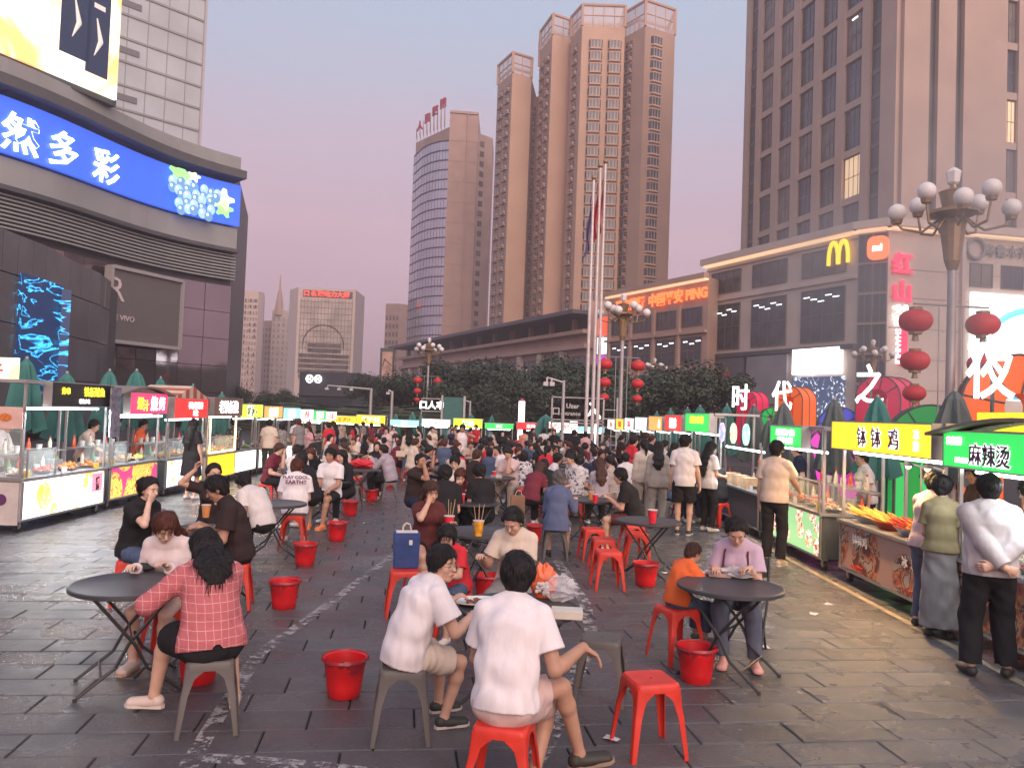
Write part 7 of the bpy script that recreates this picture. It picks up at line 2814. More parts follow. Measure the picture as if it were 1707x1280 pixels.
for px, py, lab in ((573, 1158, 'red bucket in the centre front, left of the boy'), (473, 1012, 'red bucket to the right of the woman in the checked shirt'), (508, 941, 'red bucket, third counted from the front along the aisle'), (561, 900, 'red bucket on the aisle right of the white printed shirt'), (583, 859, 'red bucket in front of the grey stool'), (619, 836, 'red bucket farthest up the aisle'),
                    (1160, 1134, 'red bucket under the right table by the child'), (1076, 975, 'red bucket below the table with one red cup'), (888, 903, 'red bucket between the ponytail and the blue dress'), (330, 1135, 'red bucket half hidden under the left front table'), (812, 1000, 'red bucket hidden behind the family table'), (648, 812, 'small red bucket beside the lilac jacket'), (1022, 830, 'red bucket under the cup crowded table')):
    bucket(bpos(px, py), lab, px)

# ---- things on the tables
def on_top(px, py, z=0.742):
    p = G(px, py, z)
    return (p.x, p.y, p.z)
cup(on_top(748, 884), 'tall red paper cup with bamboo skewers on the table behind the boy', 'red', 4, 1.25)
cup(on_top(797, 893), 'yellow patterned paper cup with bamboo skewers next to the red one', 'yellow', 4, 1.25)
cup(on_top(1087, 872), 'single red paper cup on the otherwise bare table', 'red', 0, 1.3)
cup(on_top(343, 862), 'orange drink cup in front of the man in black', 'orange', 0, 1.1)
cup(on_top(322, 858), 'small clear cup with a straw beside the orange cup', 'clear', 1, 0.9)
for px, py, c_, st, lab in ((985, 833, 'orange', 5, 'orange cup full of sticks behind the blue dress'), (992, 838, 'red', 2, 'dark red cup on the crowded table'), (1016, 836, 'yellow', 0, 'amber cup at the right end of the crowded table'), (1026, 834, 'clear', 0, 'pale cup at the far right of the crowded table'), (770, 838, 'red', 0, 'red noodle cup in front of the woman in maroon')):
    cup(on_top(px, py), lab, c_, st, 1.0)
def plate(loc, label, food=True, rx=0.19, ry=0.13, rz=0):
    t = thing('oval_plate', label, 'plate', loc, R(rz))
    b = MB()
    b.lathe([(0.6, 0), (0.72, 0.006), (1.0, 0.022), (1.0, 0.027), (0.7, 0.012), (0.0001, 0.010)], 32, M=Matrix.Diagonal((rx, ry, 1, 1)))
    b.build('dish', mat('plate_white', (0.68, 0.64, 0.62), 0.3), t, True)
    if food:
        r_ = random.Random(8)
        b = MB()
        for i in range(40):
            a, q = r_.uniform(0, 6.3), r_.uniform(0, 0.6)
            c = Vector((rx * q * math.cos(a), ry * q * math.sin(a), 0.018 + r_.uniform(0, 0.006)))
            d = Vector((r_.uniform(-1, 1), r_.uniform(-1, 1), 0)).normalized() * 0.018
            b.cyl(c - d, c + d, 0.006, 0.004, 5)
        b.build('leftovers', mat('leftover_brown', (0.22, 0.07, 0.035), 0.5, var=0.4, vscale=60), t)
    return t
plate(on_top(797, 1006), 'white oval plate with brown leftovers beside the boy', rz=15)
def crumple(loc, label, name, cat, size, m, seed=1, amp=0.35, part='film'):
    t = thing(name, label, cat, loc)
    r_ = random.Random(seed)
    b = MB()
    n, k = 16, 9
    rings = []
    for j in range(k):
        v = j / (k - 1)
        rr = math.sin(PI * (0.12 + 0.8 * v)) ** 0.7
        rings.append([((rr * size[0] * (1 + amp * r_.uniform(-1, 1))) * math.cos(2 * PI * i / n), (rr * size[1] * (1 + amp * r_.uniform(-1, 1))) * math.sin(2 * PI * i / n), size[2] * v * (1 + 0.12 * r_.uniform(-1, 1))) for i in range(n)])
    loft(b, rings)
    b.build(part, m, t)
    return t
PLAST = glass('thin_plastic', (0.78, 0.74, 0.76), 0.35)
crumple(on_top(932, 1000), 'clear crumpled plastic bag on the middle front table beside the man in white', 'plastic_bag', 'bag', (0.13, 0.11, 0.17), PLAST, 3)
t = crumple(on_top(905, 995), 'orange and red crisp bag standing open on the middle front table', 'snack_bag', 'bag', (0.10, 0.06, 0.24), mat('snack_orange', (0.75, 0.13, 0.04), 0.35, var=0.35, vscale=9), 5, 0.16, 'foil')
b = MB()
r_ = random.Random(3)
for i in range(16):
    b.ball((r_.uniform(-0.05, 0.04), -0.065 + r_.uniform(-0.01, 0.01), 0.07 + r_.uniform(-0.04, 0.05)), 0.016, 8, 5)
b.build('flower_print', mat('flower_white', (0.65, 0.58, 0.55), 0.5), t)
t = thing('paper_box', 'flat cream paper food box on the right of the middle front table', 'box', on_top(945, 1028), R(-4))
b = MB()
b.box((-0.10, -0.075, 0), (0.10, 0.075, 0.045), taper=1.06)
b.build('box_body', mat('box_cream', (0.62, 0.56, 0.48), 0.7), t, bevel=0.003)
b = MB()
b.box((-0.104, -0.079, 0.046), (0.104, 0.079, 0.05))
b.build('lid', mat('box_cream', (0.62, 0.56, 0.48), 0.7), t)
t = thing('paper_bag', 'tall blue paper bag with cream rope handles on a red stool', 'bag', on_top(676, 945, STH), R(12))
b = MB()
b.box((-0.125, -0.07, 0), (0.125, 0.07, 0.36), taper=1.08)
b.build('bag_body', mat('bag_blue', (0.022, 0.052, 0.19), 0.6, var=0.18, vscale=5, bump=0.5, bscale=7), t, bevel=0.006)
b = MB()
b.box((-0.11, -0.06, 0.361), (0.11, 0.06, 0.372))
b.build('inner_fold', mat('bag_white', (0.6, 0.57, 0.58), 0.7), t)
for y in (-0.05, 0.05):
    b = MB()
    b.path([(-0.045, y, 0.34), (-0.04, y * 0.8, 0.42), (-0.01, y * 0.5, 0.455), (0.03, y * 0.4, 0.44), (0.05, y, 0.34)], 0.005, 6)
    b.build('handle', mat('rope_cream', (0.6, 0.5, 0.38), 0.8), t)
b = MB()
b.box((0.02, -0.0785, 0.24), (0.055, -0.0765, 0.29))
b.build('price_tag', mat('bag_white', (0.6, 0.57, 0.58), 0.7), t)
t = thing('paper_bag', 'brown kraft paper bag with a white rim standing on a stool', 'bag', on_top(862, 862, STH), R(5))
b = MB()
b.box((-0.11, -0.06, 0), (0.11, 0.06, 0.34))
b.build('bag_body', mat('kraft_brown', (0.26, 0.14, 0.09), 0.8, bump=0.4, bscale=8), t, bevel=0.006)
b = MB()
b.path([(-0.05, -0.05, 0.34), (-0.02, -0.05, 0.42), (0.04, -0.05, 0.42), (0.06, -0.05, 0.34)], 0.005, 6)
b.build('handle', mat('rope_cream', (0.6, 0.5, 0.38), 0.8), t)
crumple(on_top(605, 780), 'large glossy red plastic bag piled on a far table', 'plastic_bag', 'bag', (0.30, 0.22, 0.20), mat('bag_red', (0.60, 0.02, 0.03), 0.3, bump=0.5, bscale=10), 8, 0.18)
crumple(on_top(243, 950), 'dark takeaway bowl and wrap on the left front table', 'bowl', 'bowl', (0.09, 0.09, 0.055), mat('bowl_black', (0.02, 0.02, 0.02), 0.4), 8, 0.03, 'shell')
crumple(on_top(1232, 962), 'milky plastic bag with chopsticks on the right table', 'plastic_bag', 'bag', (0.15, 0.11, 0.09), glass('milky_plastic', (0.75, 0.7, 0.72), 0.5), 12)
for i, (px, py) in enumerate(((1146, 957), (1165, 957), (1184, 957))):
    crumple(on_top(px, py), ('leftmost', 'middle', 'rightmost')[i] + ' of three crumpled white tissues before the child', 'tissue', 'tissue', (0.045, 0.04, 0.04), mat('tissue_white', (0.68, 0.62, 0.63), 0.9), 20 + i, 0.5, 'paper')
t = thing('takeaway_tray', 'flat paper tray of food between the child and the woman in lavender', 'tray', on_top(1200, 960), R(-15))
b = MB()
b.box((-0.09, -0.05, 0), (0.09, 0.05, 0.03), taper=1.1)
b.build('tray_body', mat('tray_pinkish', (0.55, 0.38, 0.36), 0.6), t)
b = MB()
b.cyl((0.02, 0, 0.035), (0.14, 0.10, 0.10), 0.003, 0.003, 6).cyl((0.03, 0.0, 0.035), (0.16, 0.08, 0.10), 0.003, 0.003, 6)
b.build('chopsticks', mat('bamboo', (0.55, 0.36, 0.22), 0.6), t)
t = thing('takeaway_tray', 'white takeaway box in front of the laughing man in black', 'tray', on_top(372, 884), R(10))
b = MB()
b.box((-0.09, -0.065, 0), (0.09, 0.065, 0.04), taper=1.1)
b.build('tray_body', mat('plate_white', (0.68, 0.64, 0.62), 0.3), t)
t = thing('smartphone', 'pale smartphone propped on the left front table', 'phone', on_top(284, 946), R(20))
b = MB()
b.box((-0.038, -0.004, 0.01), (0.038, 0.004, 0.155), Matrix.Rotation(R(-25), 4, 'X'))
b.build('phone_body', mat('phone_pale', (0.5, 0.52, 0.55), 0.3), t)
# litter on the ground
for i, (px, py, w_) in enumerate(((1382, 1008, 'near the pale strip at the right'), (1357, 1024, 'left of the other right hand scrap'), (1276, 1079, 'beside the pink shoe'), (1020, 1232, 'at the foot of the front red stool'), (610, 872, 'on the aisle near the red buckets'), (1108, 955, 'behind the child'))):
    t = thing('paper_scrap', 'small pale paper scrap lying on the paving ' + w_, 'litter', bpos(px, py), R(i * 50))
    b = MB()
    b.add([(-0.05, -0.03, 0.006), (0.05, -0.035, 0.012), (0.055, 0.03, 0.006), (0.0, 0.05, 0.02), (-0.045, 0.03, 0.008)], [(0, 1, 2, 3, 4)])
    b.build('paper', mat('tissue_white', (0.68, 0.62, 0.63), 0.9), t)
# ================================================================ people near the camera
def plaid_mat():
    m, nt, b = newmat('cloth_plaid')
    t = nt.nodes.new('ShaderNodeTexCoord')
    s = nt.nodes.new('ShaderNodeSeparateXYZ')
    nt.links.new(t.outputs['Object'], s.inputs[0])
    outs = []
    for ax, per in (('X', 0.047), ('Z', 0.052), ('Y', 0.075)):
        a = nt.nodes.new('ShaderNodeMath'); a.operation = 'DIVIDE'; a.inputs[1].default_value = per
        nt.links.new(s.outputs[ax], a.inputs[0])
        f = nt.nodes.new('ShaderNodeMath'); f.operation = 'FRACT'
        nt.links.new(a.outputs[0], f.inputs[0])
        c = nt.nodes.new('ShaderNodeMath'); c.operation = 'COMPARE'; c.inputs[1].default_value = 0.5; c.inputs[2].default_value = 0.035
        nt.links.new(f.outputs[0], c.inputs[0])
        outs.append(c)
    g = nt.nodes.new('ShaderNodeNewGeometry')
    mxm = nt.nodes.new('ShaderNodeMath'); mxm.operation = 'MAXIMUM'
    nt.links.new(outs[0].outputs[0], mxm.inputs[0])
    nt.links.new(outs[1].outputs[0], mxm.inputs[1])
    n = nt.nodes.new('ShaderNodeTexNoise'); n.inputs['Scale'].default_value = 60
    mm = nt.nodes.new('ShaderNodeMath'); mm.operation = 'MULTIPLY'
    nt.links.new(mxm.outputs[0], mm.inputs[0]); nt.links.new(n.outputs[0], mm.inputs[1])
    mix = nt.nodes.new('ShaderNodeMix'); mix.data_type = 'RGBA'
    nt.links.new(mm.outputs[0], mix.inputs[0])
    mix.inputs[6].default_value = (0.44, 0.115, 0.13, 1)
    mix.inputs[7].default_value = (0.82, 0.52, 0.50, 1)
    nt.links.new(mix.outputs[2], b.inputs['Base Color'])
    b.inputs['Roughness'].default_value = 0.85
    bp = nt.nodes.new('ShaderNodeBump'); bp.inputs['Strength'].default_value = 0.5; bp.inputs['Distance'].default_value = 0.02
    n2 = nt.nodes.new('ShaderNodeTexNoise'); n2.inputs['Scale'].default_value = 10
    nt.links.new(n2.outputs[0], bp.inputs['Height']); nt.links.new(bp.outputs[0], b.inputs['Normal'])
    return m
def print_mat(name, base, ink_, scale=14, cut=0.56):
    m, nt, b = newmat('cloth_' + name)
    t = nt.nodes.new('ShaderNodeTexCoord')
    n = nt.nodes.new('ShaderNodeTexNoise'); n.inputs['Scale'].default_value = scale; n.inputs['Detail'].default_value = 1; n.inputs['Distortion'].default_value = 1
    nt.links.new(t.outputs['Object'], n.inputs['Vector'])
    c = nt.nodes.new('ShaderNodeValToRGB')
    c.color_ramp.elements[0].position = cut; c.color_ramp.elements[1].position = cut + 0.02
    c.color_ramp.elements[0].color = (*base, 1); c.color_ramp.elements[1].color = (*ink_, 1)
    nt.links.new(n.outputs[0], c.inputs[0]); nt.links.new(c.outputs[0], b.inputs['Base Color'])
    b.inputs['Roughness'].default_value = 0.85
    return m
PLAID = plaid_mat()
C_WHT = cloth('white', (0.72, 0.66, 0.68)); C_WHT2 = cloth('off_white', (0.62, 0.57, 0.56)); C_CRM = cloth('cream', (0.60, 0.50, 0.42))
C_BLK = cloth('black', (0.018, 0.017, 0.02)); C_DKB = cloth('dark_brown', (0.035, 0.022, 0.022)); C_MAR = cloth('maroon', (0.16, 0.028, 0.045)); C_BRN = cloth('russet', (0.10, 0.028, 0.028))
C_PAL = cloth('pale_pink', (0.58, 0.43, 0.43)); C_PNK = cloth('pink', (0.60, 0.34, 0.36)); C_LAV = cloth('lavender', (0.50, 0.36, 0.46)); C_LIL = cloth('lilac', (0.36, 0.31, 0.36))
C_RED = cloth('red', (0.55, 0.03, 0.045)); C_ORG = cloth('orange', (0.75, 0.14, 0.04)); C_DEN = cloth('denim', (0.07, 0.10, 0.17)); C_DNG = cloth('denim_grey', (0.10, 0.11, 0.16)); C_BLU = cloth('dress_blue', (0.09, 0.11, 0.20))
C_OLV = cloth('olive', (0.19, 0.16, 0.09)); C_GRY = cloth('grey', (0.22, 0.21, 0.21)); C_BEI = cloth('beige', (0.50, 0.41, 0.35)); C_GBE = cloth('grey_beige', (0.33, 0.30, 0.27)); C_SHP = cloth('shorts_pink', (0.55, 0.40, 0.38)); C_NVY = cloth('navy', (0.02, 0.025, 0.055))
C_PRT = print_mat('white_print', (0.60, 0.56, 0.57), (0.06, 0.05, 0.07), 16); C_PRB = print_mat('dark_print', (0.03, 0.03, 0.035), (0.40, 0.36, 0.34), 22, 0.58)
C_SPK = print_mat('grey_flecked', (0.16, 0.15, 0.15), (0.45, 0.42, 0.40), 40, 0.55)
WSH, BSH, TAN, PSH, OSH = (0.60, 0.55, 0.52), (0.03, 0.03, 0.03), (0.45, 0.33, 0.26), (0.62, 0.30, 0.27), (0.85, 0.22, 0.06)
WS = (0.65, 0.62, 0.60)

N = 0.0072
def prop(parent_p, root, fn):
    fn(parent_p, root)
def arm(x, y, z, **k):
    d = dict(t=(x, y, z))
    d.update(k)
    return d

person('woman in pink checked shirt and black shorts, back to camera, leaning on left table', at_seat(352, 1092), 33, h=N, H=1.66, sex='f', build=1.13, sit=STH, lean=24, hunch=12, hpitch=34, hyaw=6, R_=arm(0.10, 0.44, 0.83), L_=arm(-0.24, 0.42, 0.79, e=(-0.9, -0.2, -0.6)), fR=(0.24, 0.30, -15), fL=(-0.26, 0.42, 55, 0.03),
       shirt=('long', PLAID), shirt_kw=dict(drop=0.05, loose=0.03, wr=0.006), bottom=('shorts', C_BLK), bottom_kw=dict(loose=0.012), hair=('long', 'black'), hair_kw=dict(length=0.22), shoes=(0.58, 0.46, 0.40), sole=(0.6, 0.5, 0.45))
person('girl with reddish brown hair in pale blouse looking down at phone on left table', at_seat(286, 1002), 186, h=N, H=1.60, sex='f', sit=STH, lean=20, hunch=10, hpitch=38, hyaw=28, tone=0, R_=arm(0.20, 0.30, 0.78), L_=arm(-0.06, 0.34, 0.80), fR=(0.18, 0.30, -10), fL=(-0.02, 0.28, 10),
       shirt=('long', cloth('blouse_white', (0.66, 0.56, 0.56))), shirt_kw=dict(drop=0.04, loose=0.022, seed=3.0), bottom=('mini', C_DEN), hair=('long', 'auburn'), hair_kw=dict(length=0.26, seed=2.0), shoes=(0.55, 0.45, 0.40), sole=(0.5, 0.3, 0.2))
person('woman in black T shirt and jeans raising food to her mouth near left stalls', at_seat(223, 930), -118, h=N, H=1.66, sex='f', sit=STH, lean=12, hunch=6, hpitch=8, hyaw=12, tone=0, R_=arm(0.05, 0.25, 1.04, e=(0.6, 0.3, -1), d=(-0.30, 0.10, 0.9), n=(0, -1, 0)), L_=arm(-0.06, 0.32, 0.84), curl=60,
       shirt=('short', C_BLK), shirt_kw=dict(loose=0.028, seed=4), bottom=('trousers', C_DEN), hair=('bun', 'black'), shoes=WSH)
person('laughing man in a loose black shirt looking down at food beside the orange cup', at_seat(398, 936), 112, h=N, H=1.80, sex='m', sit=STH, lean=14, hunch=10, hpitch=30, hyaw=-4, tone=2, R_=arm(0.06, 0.40, 0.84, d=(-0.6, 0.7, -0.1)), L_=arm(-0.16, 0.40, 0.84, d=(0.6, 0.6, 0)), curl=45,
       shirt=('short', C_DKB), shirt_kw=dict(loose=0.032, seed=5, wr=0.006), bottom=('trousers', C_BLK), hair=('short', 'black'), shoes=BSH)
person('woman in a dark top behind the laughing man, one hand raised beside her head', at_seat(352, 882), 198, h=0.0085, H=1.62, sex='f', sit=STH, lean=6, hpitch=4, hyaw=24, tone=1, R_=arm(0.22, 0.10, 1.22, e=(1, 0, -1), d=(-0.2, 0.1, 1)), L_=arm(-0.1, 0.34, 0.82), shirt=('short', C_DKB), bottom=('trousers', C_BLK), hair=('bun', 'black'), shoes=BSH)
person('person in a white shirt bent forward, mostly hidden behind the laughing man', at_seat(438, 882), 60, h=0.0095, H=1.66, sex='m', sit=STH, lean=34, hunch=14, hpitch=30, shirt=('short', C_WHT2), bottom=('trousers', C_BLK), hair=('short', 'black'), shoes=WSH)

person('boy with wire glasses in oversized white T shirt turning his head at middle table', at_seat(674, 1106), -56, h=N, H=1.52, sex='m', sit=STH, lean=21, hunch=10, side=2, hpitch=4, hyaw=-66, tone=1, glasses=True, R_=arm(0.14, 0.40, 0.74, e=(0.7, -0.2, -1)), L_=arm(-0.16, 0.42, 0.78), fR=(0.02, 0.30, -10), fL=(-0.24, 0.40, -5),
       shirt=('short', C_WHT), shirt_kw=dict(loose=0.034, drop=0.10, seed=6, wr=0.007), bottom=('shorts', C_CRM), bottom_kw=dict(loose=0.01), hair=('short', 'black'), shoes=BSH, sole=(0.5, 0.45, 0.42))
person('man in white T shirt and pale shorts, back to camera, legs crossed on red stool', at_seat(841, 1198), -12, h=N, H=1.72, sex='m', sit=STH, lean=15, hunch=12, hpitch=6, hyaw=6, tone=2, build=0.95, R_=arm(0.38, 0.26, 0.80, e=(0.1, -0.6, -1), d=(0.75, 0.25, -0.45), n=(-0.3, -0.2, -1)), L_=arm(-0.18, 0.42, 0.78), fR=(0.14, 0.16, -20), fL=(0.37, 0.34, -65, 0.10, -8), kL=(0.9, 0.5, 1.0), curl=22,
       shirt=('short', C_WHT), shirt_kw=dict(loose=0.022, drop=0.04, seed=7, wr=0.007), bottom=('shorts', C_SHP), bottom_kw=dict(loose=0.004), hair=('short', 'black'), shoes=(0.03, 0.025, 0.02), sole=(0.28, 0.20, 0.14))
def strap(p, root):
    b = MB()
    for sd in (1, -1):
        a = Vector(p.P4 + p.S * 0.07 * sd * p.k + p.F * 0.03)
        c = Vector(p.P2 + p.S * 0.085 * sd * p.k + p.F * 0.165 * p.k)
        d = Vector(p.P1 + p.S * 0.06 * sd * p.k + p.F * 0.17 * p.k)
        b.path([a, c, d], 0.008, 6)
    b.build('bag_strap', cloth('rose', (0.40, 0.22, 0.22)), root)
r_, p_ = person('mother in cream top with ponytail, looking down across the table from man in white', at_seat(860, 984), 168, h=N, H=1.60, sex='f', sit=STH, lean=16, hunch=8, hpitch=36, hyaw=-14, tone=1, build=1.06, R_=arm(0.24, 0.36, 0.80), L_=arm(-0.05, 0.36, 0.82),
       shirt=('short', C_CRM), shirt_kw=dict(loose=0.034, seed=8, wr=0.006), bottom=('trousers', C_GRY), hair=('tail', 'black'), shoes=(0.5, 0.42, 0.36))
strap(p_, r_)
sb = thing('shoulder_bag', 'rose pink shoulder bag worn on the front of the mother in cream', 'bag', tuple(Vector(at_seat(860, 984)) + Vector((0.0, -0.28, STH + 0.12))), R(168))
b = MB()
b.ball((0, 0, 0.12), 0.12, 14, 10, 1.0)
o = b.build('bag_body', cloth('rose_bag', (0.50, 0.30, 0.29)), sb, True)
o.scale = (1.25, 0.5, 1.0)
b = MB()
b.path([(-0.09, -0.02, 0.20), (-0.05, -0.02, 0.30), (0.05, -0.02, 0.30), (0.09, -0.02, 0.20)], 0.006, 6)
b.build('handle', cloth('rose', (0.40, 0.22, 0.22)), sb)
person('small girl in a red top with a dark bob between the boy and the mother', at_seat(762, 985), 150, h=N, H=1.24, sex='f', sit=STH, lean=20, hunch=8, hpitch=28, hyaw=30, tone=1, fR=(0.1, 0.3, 0, 0.06), fL=(-0.1, 0.3, 0, 0.06), shirt=('short', C_RED), bottom=('shorts', C_DEN), hair=('bob', 'black'), shoes=WSH)
person('woman with long wavy brown hair and a russet top covering her face with her hand', at_seat(708, 920), -158, h=N, H=1.62, sex='f', sit=STH, lean=10, hunch=5, hpitch=16, hyaw=8, tone=1, R_=arm(0.04, 0.22, 1.05, e=(0.8, 0.2, -1), d=(-0.25, 0.05, 1), n=(0, -1, 0)), L_=arm(-0.18, 0.38, 0.82), curl=14, shirt=('short', C_BRN), bottom=('mini', C_BLK), hair=('long', 'brown'), hair_kw=dict(length=0.24), shoes=WSH)
person('person in a black T shirt with back turned beside the woman covering her face', at_seat(738, 882), 4, h=0.0085, H=1.74, sex='m', sit=STH, lean=14, hunch=8, hpitch=16, shirt=('short', C_BLK), shirt_kw=dict(loose=0.03), bottom=('trousers', C_BLK), hair=('short', 'black'), shoes=BSH)
person('woman in maroon bent over noodles opposite the person in black', at_seat(766, 860), 182, h=0.0085, H=1.60, sex='f', sit=STH, lean=20, hunch=14, hpitch=30, tone=0, R_=arm(0.05, 0.30, 0.98, d=(-0.2, 0.6, 0.4)), L_=arm(-0.14, 0.34, 0.84), shirt=('short', C_MAR), bottom=('trousers', C_BLK), hair=('bob', 'auburn'), shoes=WSH)
person('person in black with back turned at the noodle table, right of the woman in maroon', at_seat(806, 868), 30, h=0.0095, H=1.66, sex='m', sit=STH, lean=18, hpitch=14, shirt=('short', C_BLK), bottom=('trousers', C_BLK), hair=('short', 'black'), shoes=BSH)
person('woman in white seated just behind the noodle eating woman', at_seat(757, 838), 176, h=0.0095, H=1.62, sex='f', sit=STH, lean=8, hpitch=20, tone=0, shirt=('short', C_WHT2), bottom=('trousers', C_BLK), hair=('short', 'black'), shoes=WSH)
person('man in a dark shirt drinking, left of the noodle table', at_seat(690, 842), -130, h=0.0095, H=1.72, sex='m', sit=STH, lean=10, hpitch=2, tone=2, R_=arm(0.05, 0.26, 1.16, d=(-0.3, 0.3, 0.6)), L_=arm(-0.1, 0.3, 0.86), shirt=('short', C_DKB), bottom=('trousers', C_NVY), hair=('crop', 'black'), shoes=BSH)
person('woman in a blue dress with back turned on a grey stool', at_seat(927, 880), -8, h=0.0085, H=1.62, sex='f', sit=STH, lean=16, hunch=6, hpitch=14, R_=arm(0.24, 0.36, 0.82), shirt=('long', C_BLU), shirt_kw=dict(loose=0.02, drop=0.14, flare=0.03), bottom=('long_skirt', C_BLU), hair=('bob', 'grey'), shoes=BSH)
person('man in a black T shirt seated in profile at the crowded table', at_seat(1058, 872), 72, h=0.0085, H=1.70, sex='m', sit=STH, lean=18, hunch=8, hpitch=14, tone=1, R_=arm(0.1, 0.38, 0.82), L_=arm(-0.12, 0.38, 0.82), shirt=('short', C_BLK), shirt_kw=dict(loose=0.028), bottom=('shorts', C_BRN), hair=('short', 'black'), shoes=WSH)
r_, p_ = person('woman in a lavender T shirt with bag straps eating at the right table', at_seat(1232, 1006), 154, h=N, H=1.60, sex='f', sit=STH, lean=14, hunch=10, hpitch=34, hyaw=14, tone=1, build=1.08, R_=arm(0.16, 0.34, 0.82, d=(-0.3, 0.8, 0.05)), L_=arm(-0.14, 0.34, 0.84, d=(0.4, 0.7, 0.1)), fL=(-0.20, 0.34, 20), fR=(0.05, 0.40, 5), curl=45,
       shirt=('short', C_LAV), shirt_kw=dict(loose=0.026, seed=9, wr=0.006), bottom=('trousers', C_DNG), hair=('bun', 'black'), shoes=PSH)
b = MB()
for sd in (1, -1):
    b.path([Vector(p_.P4 + p_.S * 0.085 * sd - p_.F * 0.02), Vector(p_.P3 + p_.S * 0.10 * sd + p_.F * 0.10), Vector(p_.P2 + p_.S * 0.11 * sd + p_.F * 0.16), Vector(p_.P1 + p_.S * 0.12 * sd + p_.F * 0.15)], 0.009, 6)
b.build('bag_strap', cloth('plum', (0.10, 0.03, 0.04)), r_)
t = thing('folding_chair', 'black folding chair under the woman in lavender', 'chair', tuple(Vector(at_seat(1236, 1003))), R(154), None)
b = MB()
b.box((-0.19, -0.19, 0.425), (0.19, 0.17, 0.448))
b.build('seat', TABM, t, bevel=0.008)
b = MB()
b.box((-0.19, -0.235, 0.66), (0.19, -0.215, 0.84))
b.build('backrest', TABM, t, bevel=0.006)
for sd in (1, -1):
    b = MB()
    b.path([(0.20 * sd, -0.24, 0.85), (0.20 * sd, -0.18, 0.45), (0.20 * sd, 0.22, 0.01)], 0.011, 8)
    b.build('leg', FRAME, t)
    b = MB()
    b.path([(0.19 * sd, 0.16, 0.44), (0.19 * sd, -0.22, 0.01)], 0.011, 8)
    b.build('leg', FRAME, t)
person('small child in an orange T shirt with cropped hair on a red stool', at_seat(1128, 1010), -66, h=N, H=1.08, sex='m', sit=STH, lean=16, hunch=10, hpitch=30, hyaw=4, tone=2, R_=arm(0.10, 0.26, 0.78, d=(-0.3, 0.8, 0)), L_=arm(-0.10, 0.26, 0.78, d=(0.3, 0.8, 0)), fR=(0.07, 0.26, 0, 0.13), fL=(-0.07, 0.26, 0, 0.13),
       shirt=('short', C_ORG), shirt_kw=dict(loose=0.022, wr=0.005), bottom=('cropped', C_DEN), hair=('crop', 'brown'), shoes=(0.08, 0.12, 0.12))
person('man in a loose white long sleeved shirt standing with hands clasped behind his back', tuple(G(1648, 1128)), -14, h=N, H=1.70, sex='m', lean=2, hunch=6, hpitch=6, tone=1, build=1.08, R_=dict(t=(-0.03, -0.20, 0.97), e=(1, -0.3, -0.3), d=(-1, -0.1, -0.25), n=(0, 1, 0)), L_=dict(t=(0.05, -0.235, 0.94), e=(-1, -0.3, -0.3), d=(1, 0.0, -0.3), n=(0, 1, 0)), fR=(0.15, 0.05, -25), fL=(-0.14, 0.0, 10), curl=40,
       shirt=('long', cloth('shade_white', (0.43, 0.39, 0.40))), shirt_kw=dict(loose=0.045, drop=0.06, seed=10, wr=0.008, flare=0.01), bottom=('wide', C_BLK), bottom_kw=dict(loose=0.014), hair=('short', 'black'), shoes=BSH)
person('woman in olive top and long grey skirt with hair bun, facing yellow signed stall', tuple(G(1566, 1062)), -28, h=N, H=1.60, sex='f', build=0.9, lean=3, hunch=4, hpitch=10, tone=1, R_=dict(t=(0.10, 0.30, 1.05)), L_=dict(t=(-0.12, 0.28, 1.02)), shirt=('short', C_OLV), shirt_kw=dict(loose=0.026, drop=0.02), bottom=('long_skirt', C_GRY), hair=('bun', 'black'), shoes=BSH)
person('woman in jeans half hidden beside woman in olive top, face towards the skewers', tuple(G(1542, 1046)), -62, h=0.0085, H=1.63, sex='f', lean=10, hpitch=16, hyaw=20, tone=0, R_=dict(t=(0.10, 0.36, 1.05)), L_=dict(t=(-0.12, 0.36, 1.05)), shirt=('long', C_PAL), bottom=('trousers', C_DNG), hair=('bun', 'black'), shoes=BSH)
person('person at the right edge reaching towards the green signed stall', tuple(G(1738, 1090)), 30, h=0.0085, H=1.62, sex='f', lean=10, hpitch=16, tone=1, L_=dict(t=(-0.20, 0.36, 0.95)), R_=dict(t=(0.12, 0.36, 1.05)), shirt=('short', C_BRN), bottom=('trousers', C_BLK), hair=('long', 'black'), shoes=BSH)

# ================================================================ people in the middle distance
def mid(label, loc, face, **k):
    k.setdefault('h', 0.0115)
    return person(label, loc, face, **k)
ST = lambda px, py: tuple(G(px, py))
mid('tall man in beige T shirt and dark trousers reaching over green signed stall counter', ST(1288, 942), -34, h=0.009, H=1.80, sex='m', lean=4, hpitch=12, R_=dict(t=(0.22, 0.42, 1.02)), shirt=('short', C_BEI), shirt_kw=dict(loose=0.03), bottom=('wide', C_BLK), shoes=(0.45, 0.38, 0.30), sole=WS)
mid('tall man in a white T shirt and black shorts waiting with his back turned', ST(1138, 891), -16, h=0.009, H=1.78, sex='m', lean=2, hpitch=8, hyaw=-30, R_=dict(t=(0.26, 0.05, 0.86)), shirt=('short', C_WHT2), shirt_kw=dict(loose=0.035, drop=0.09, wr=0.007), bottom=('shorts', C_BLK), bottom_kw=dict(loose=0.02), shoes=BSH, sole=WS)
mid('woman with long black hair and white T shirt right of man in black shorts', ST(1178, 886), -60, h=0.009, H=1.66, sex='f', lean=2, hpitch=14, R_=dict(t=(0.14, 0.28, 1.05)), shirt=('short', C_WHT2), shirt_kw=dict(loose=0.03, drop=0.1), bottom=('trousers', C_BLK), hair=('long', 'black'), hair_kw=dict(length=0.4), shoes=(0.5, 0.5, 0.5))
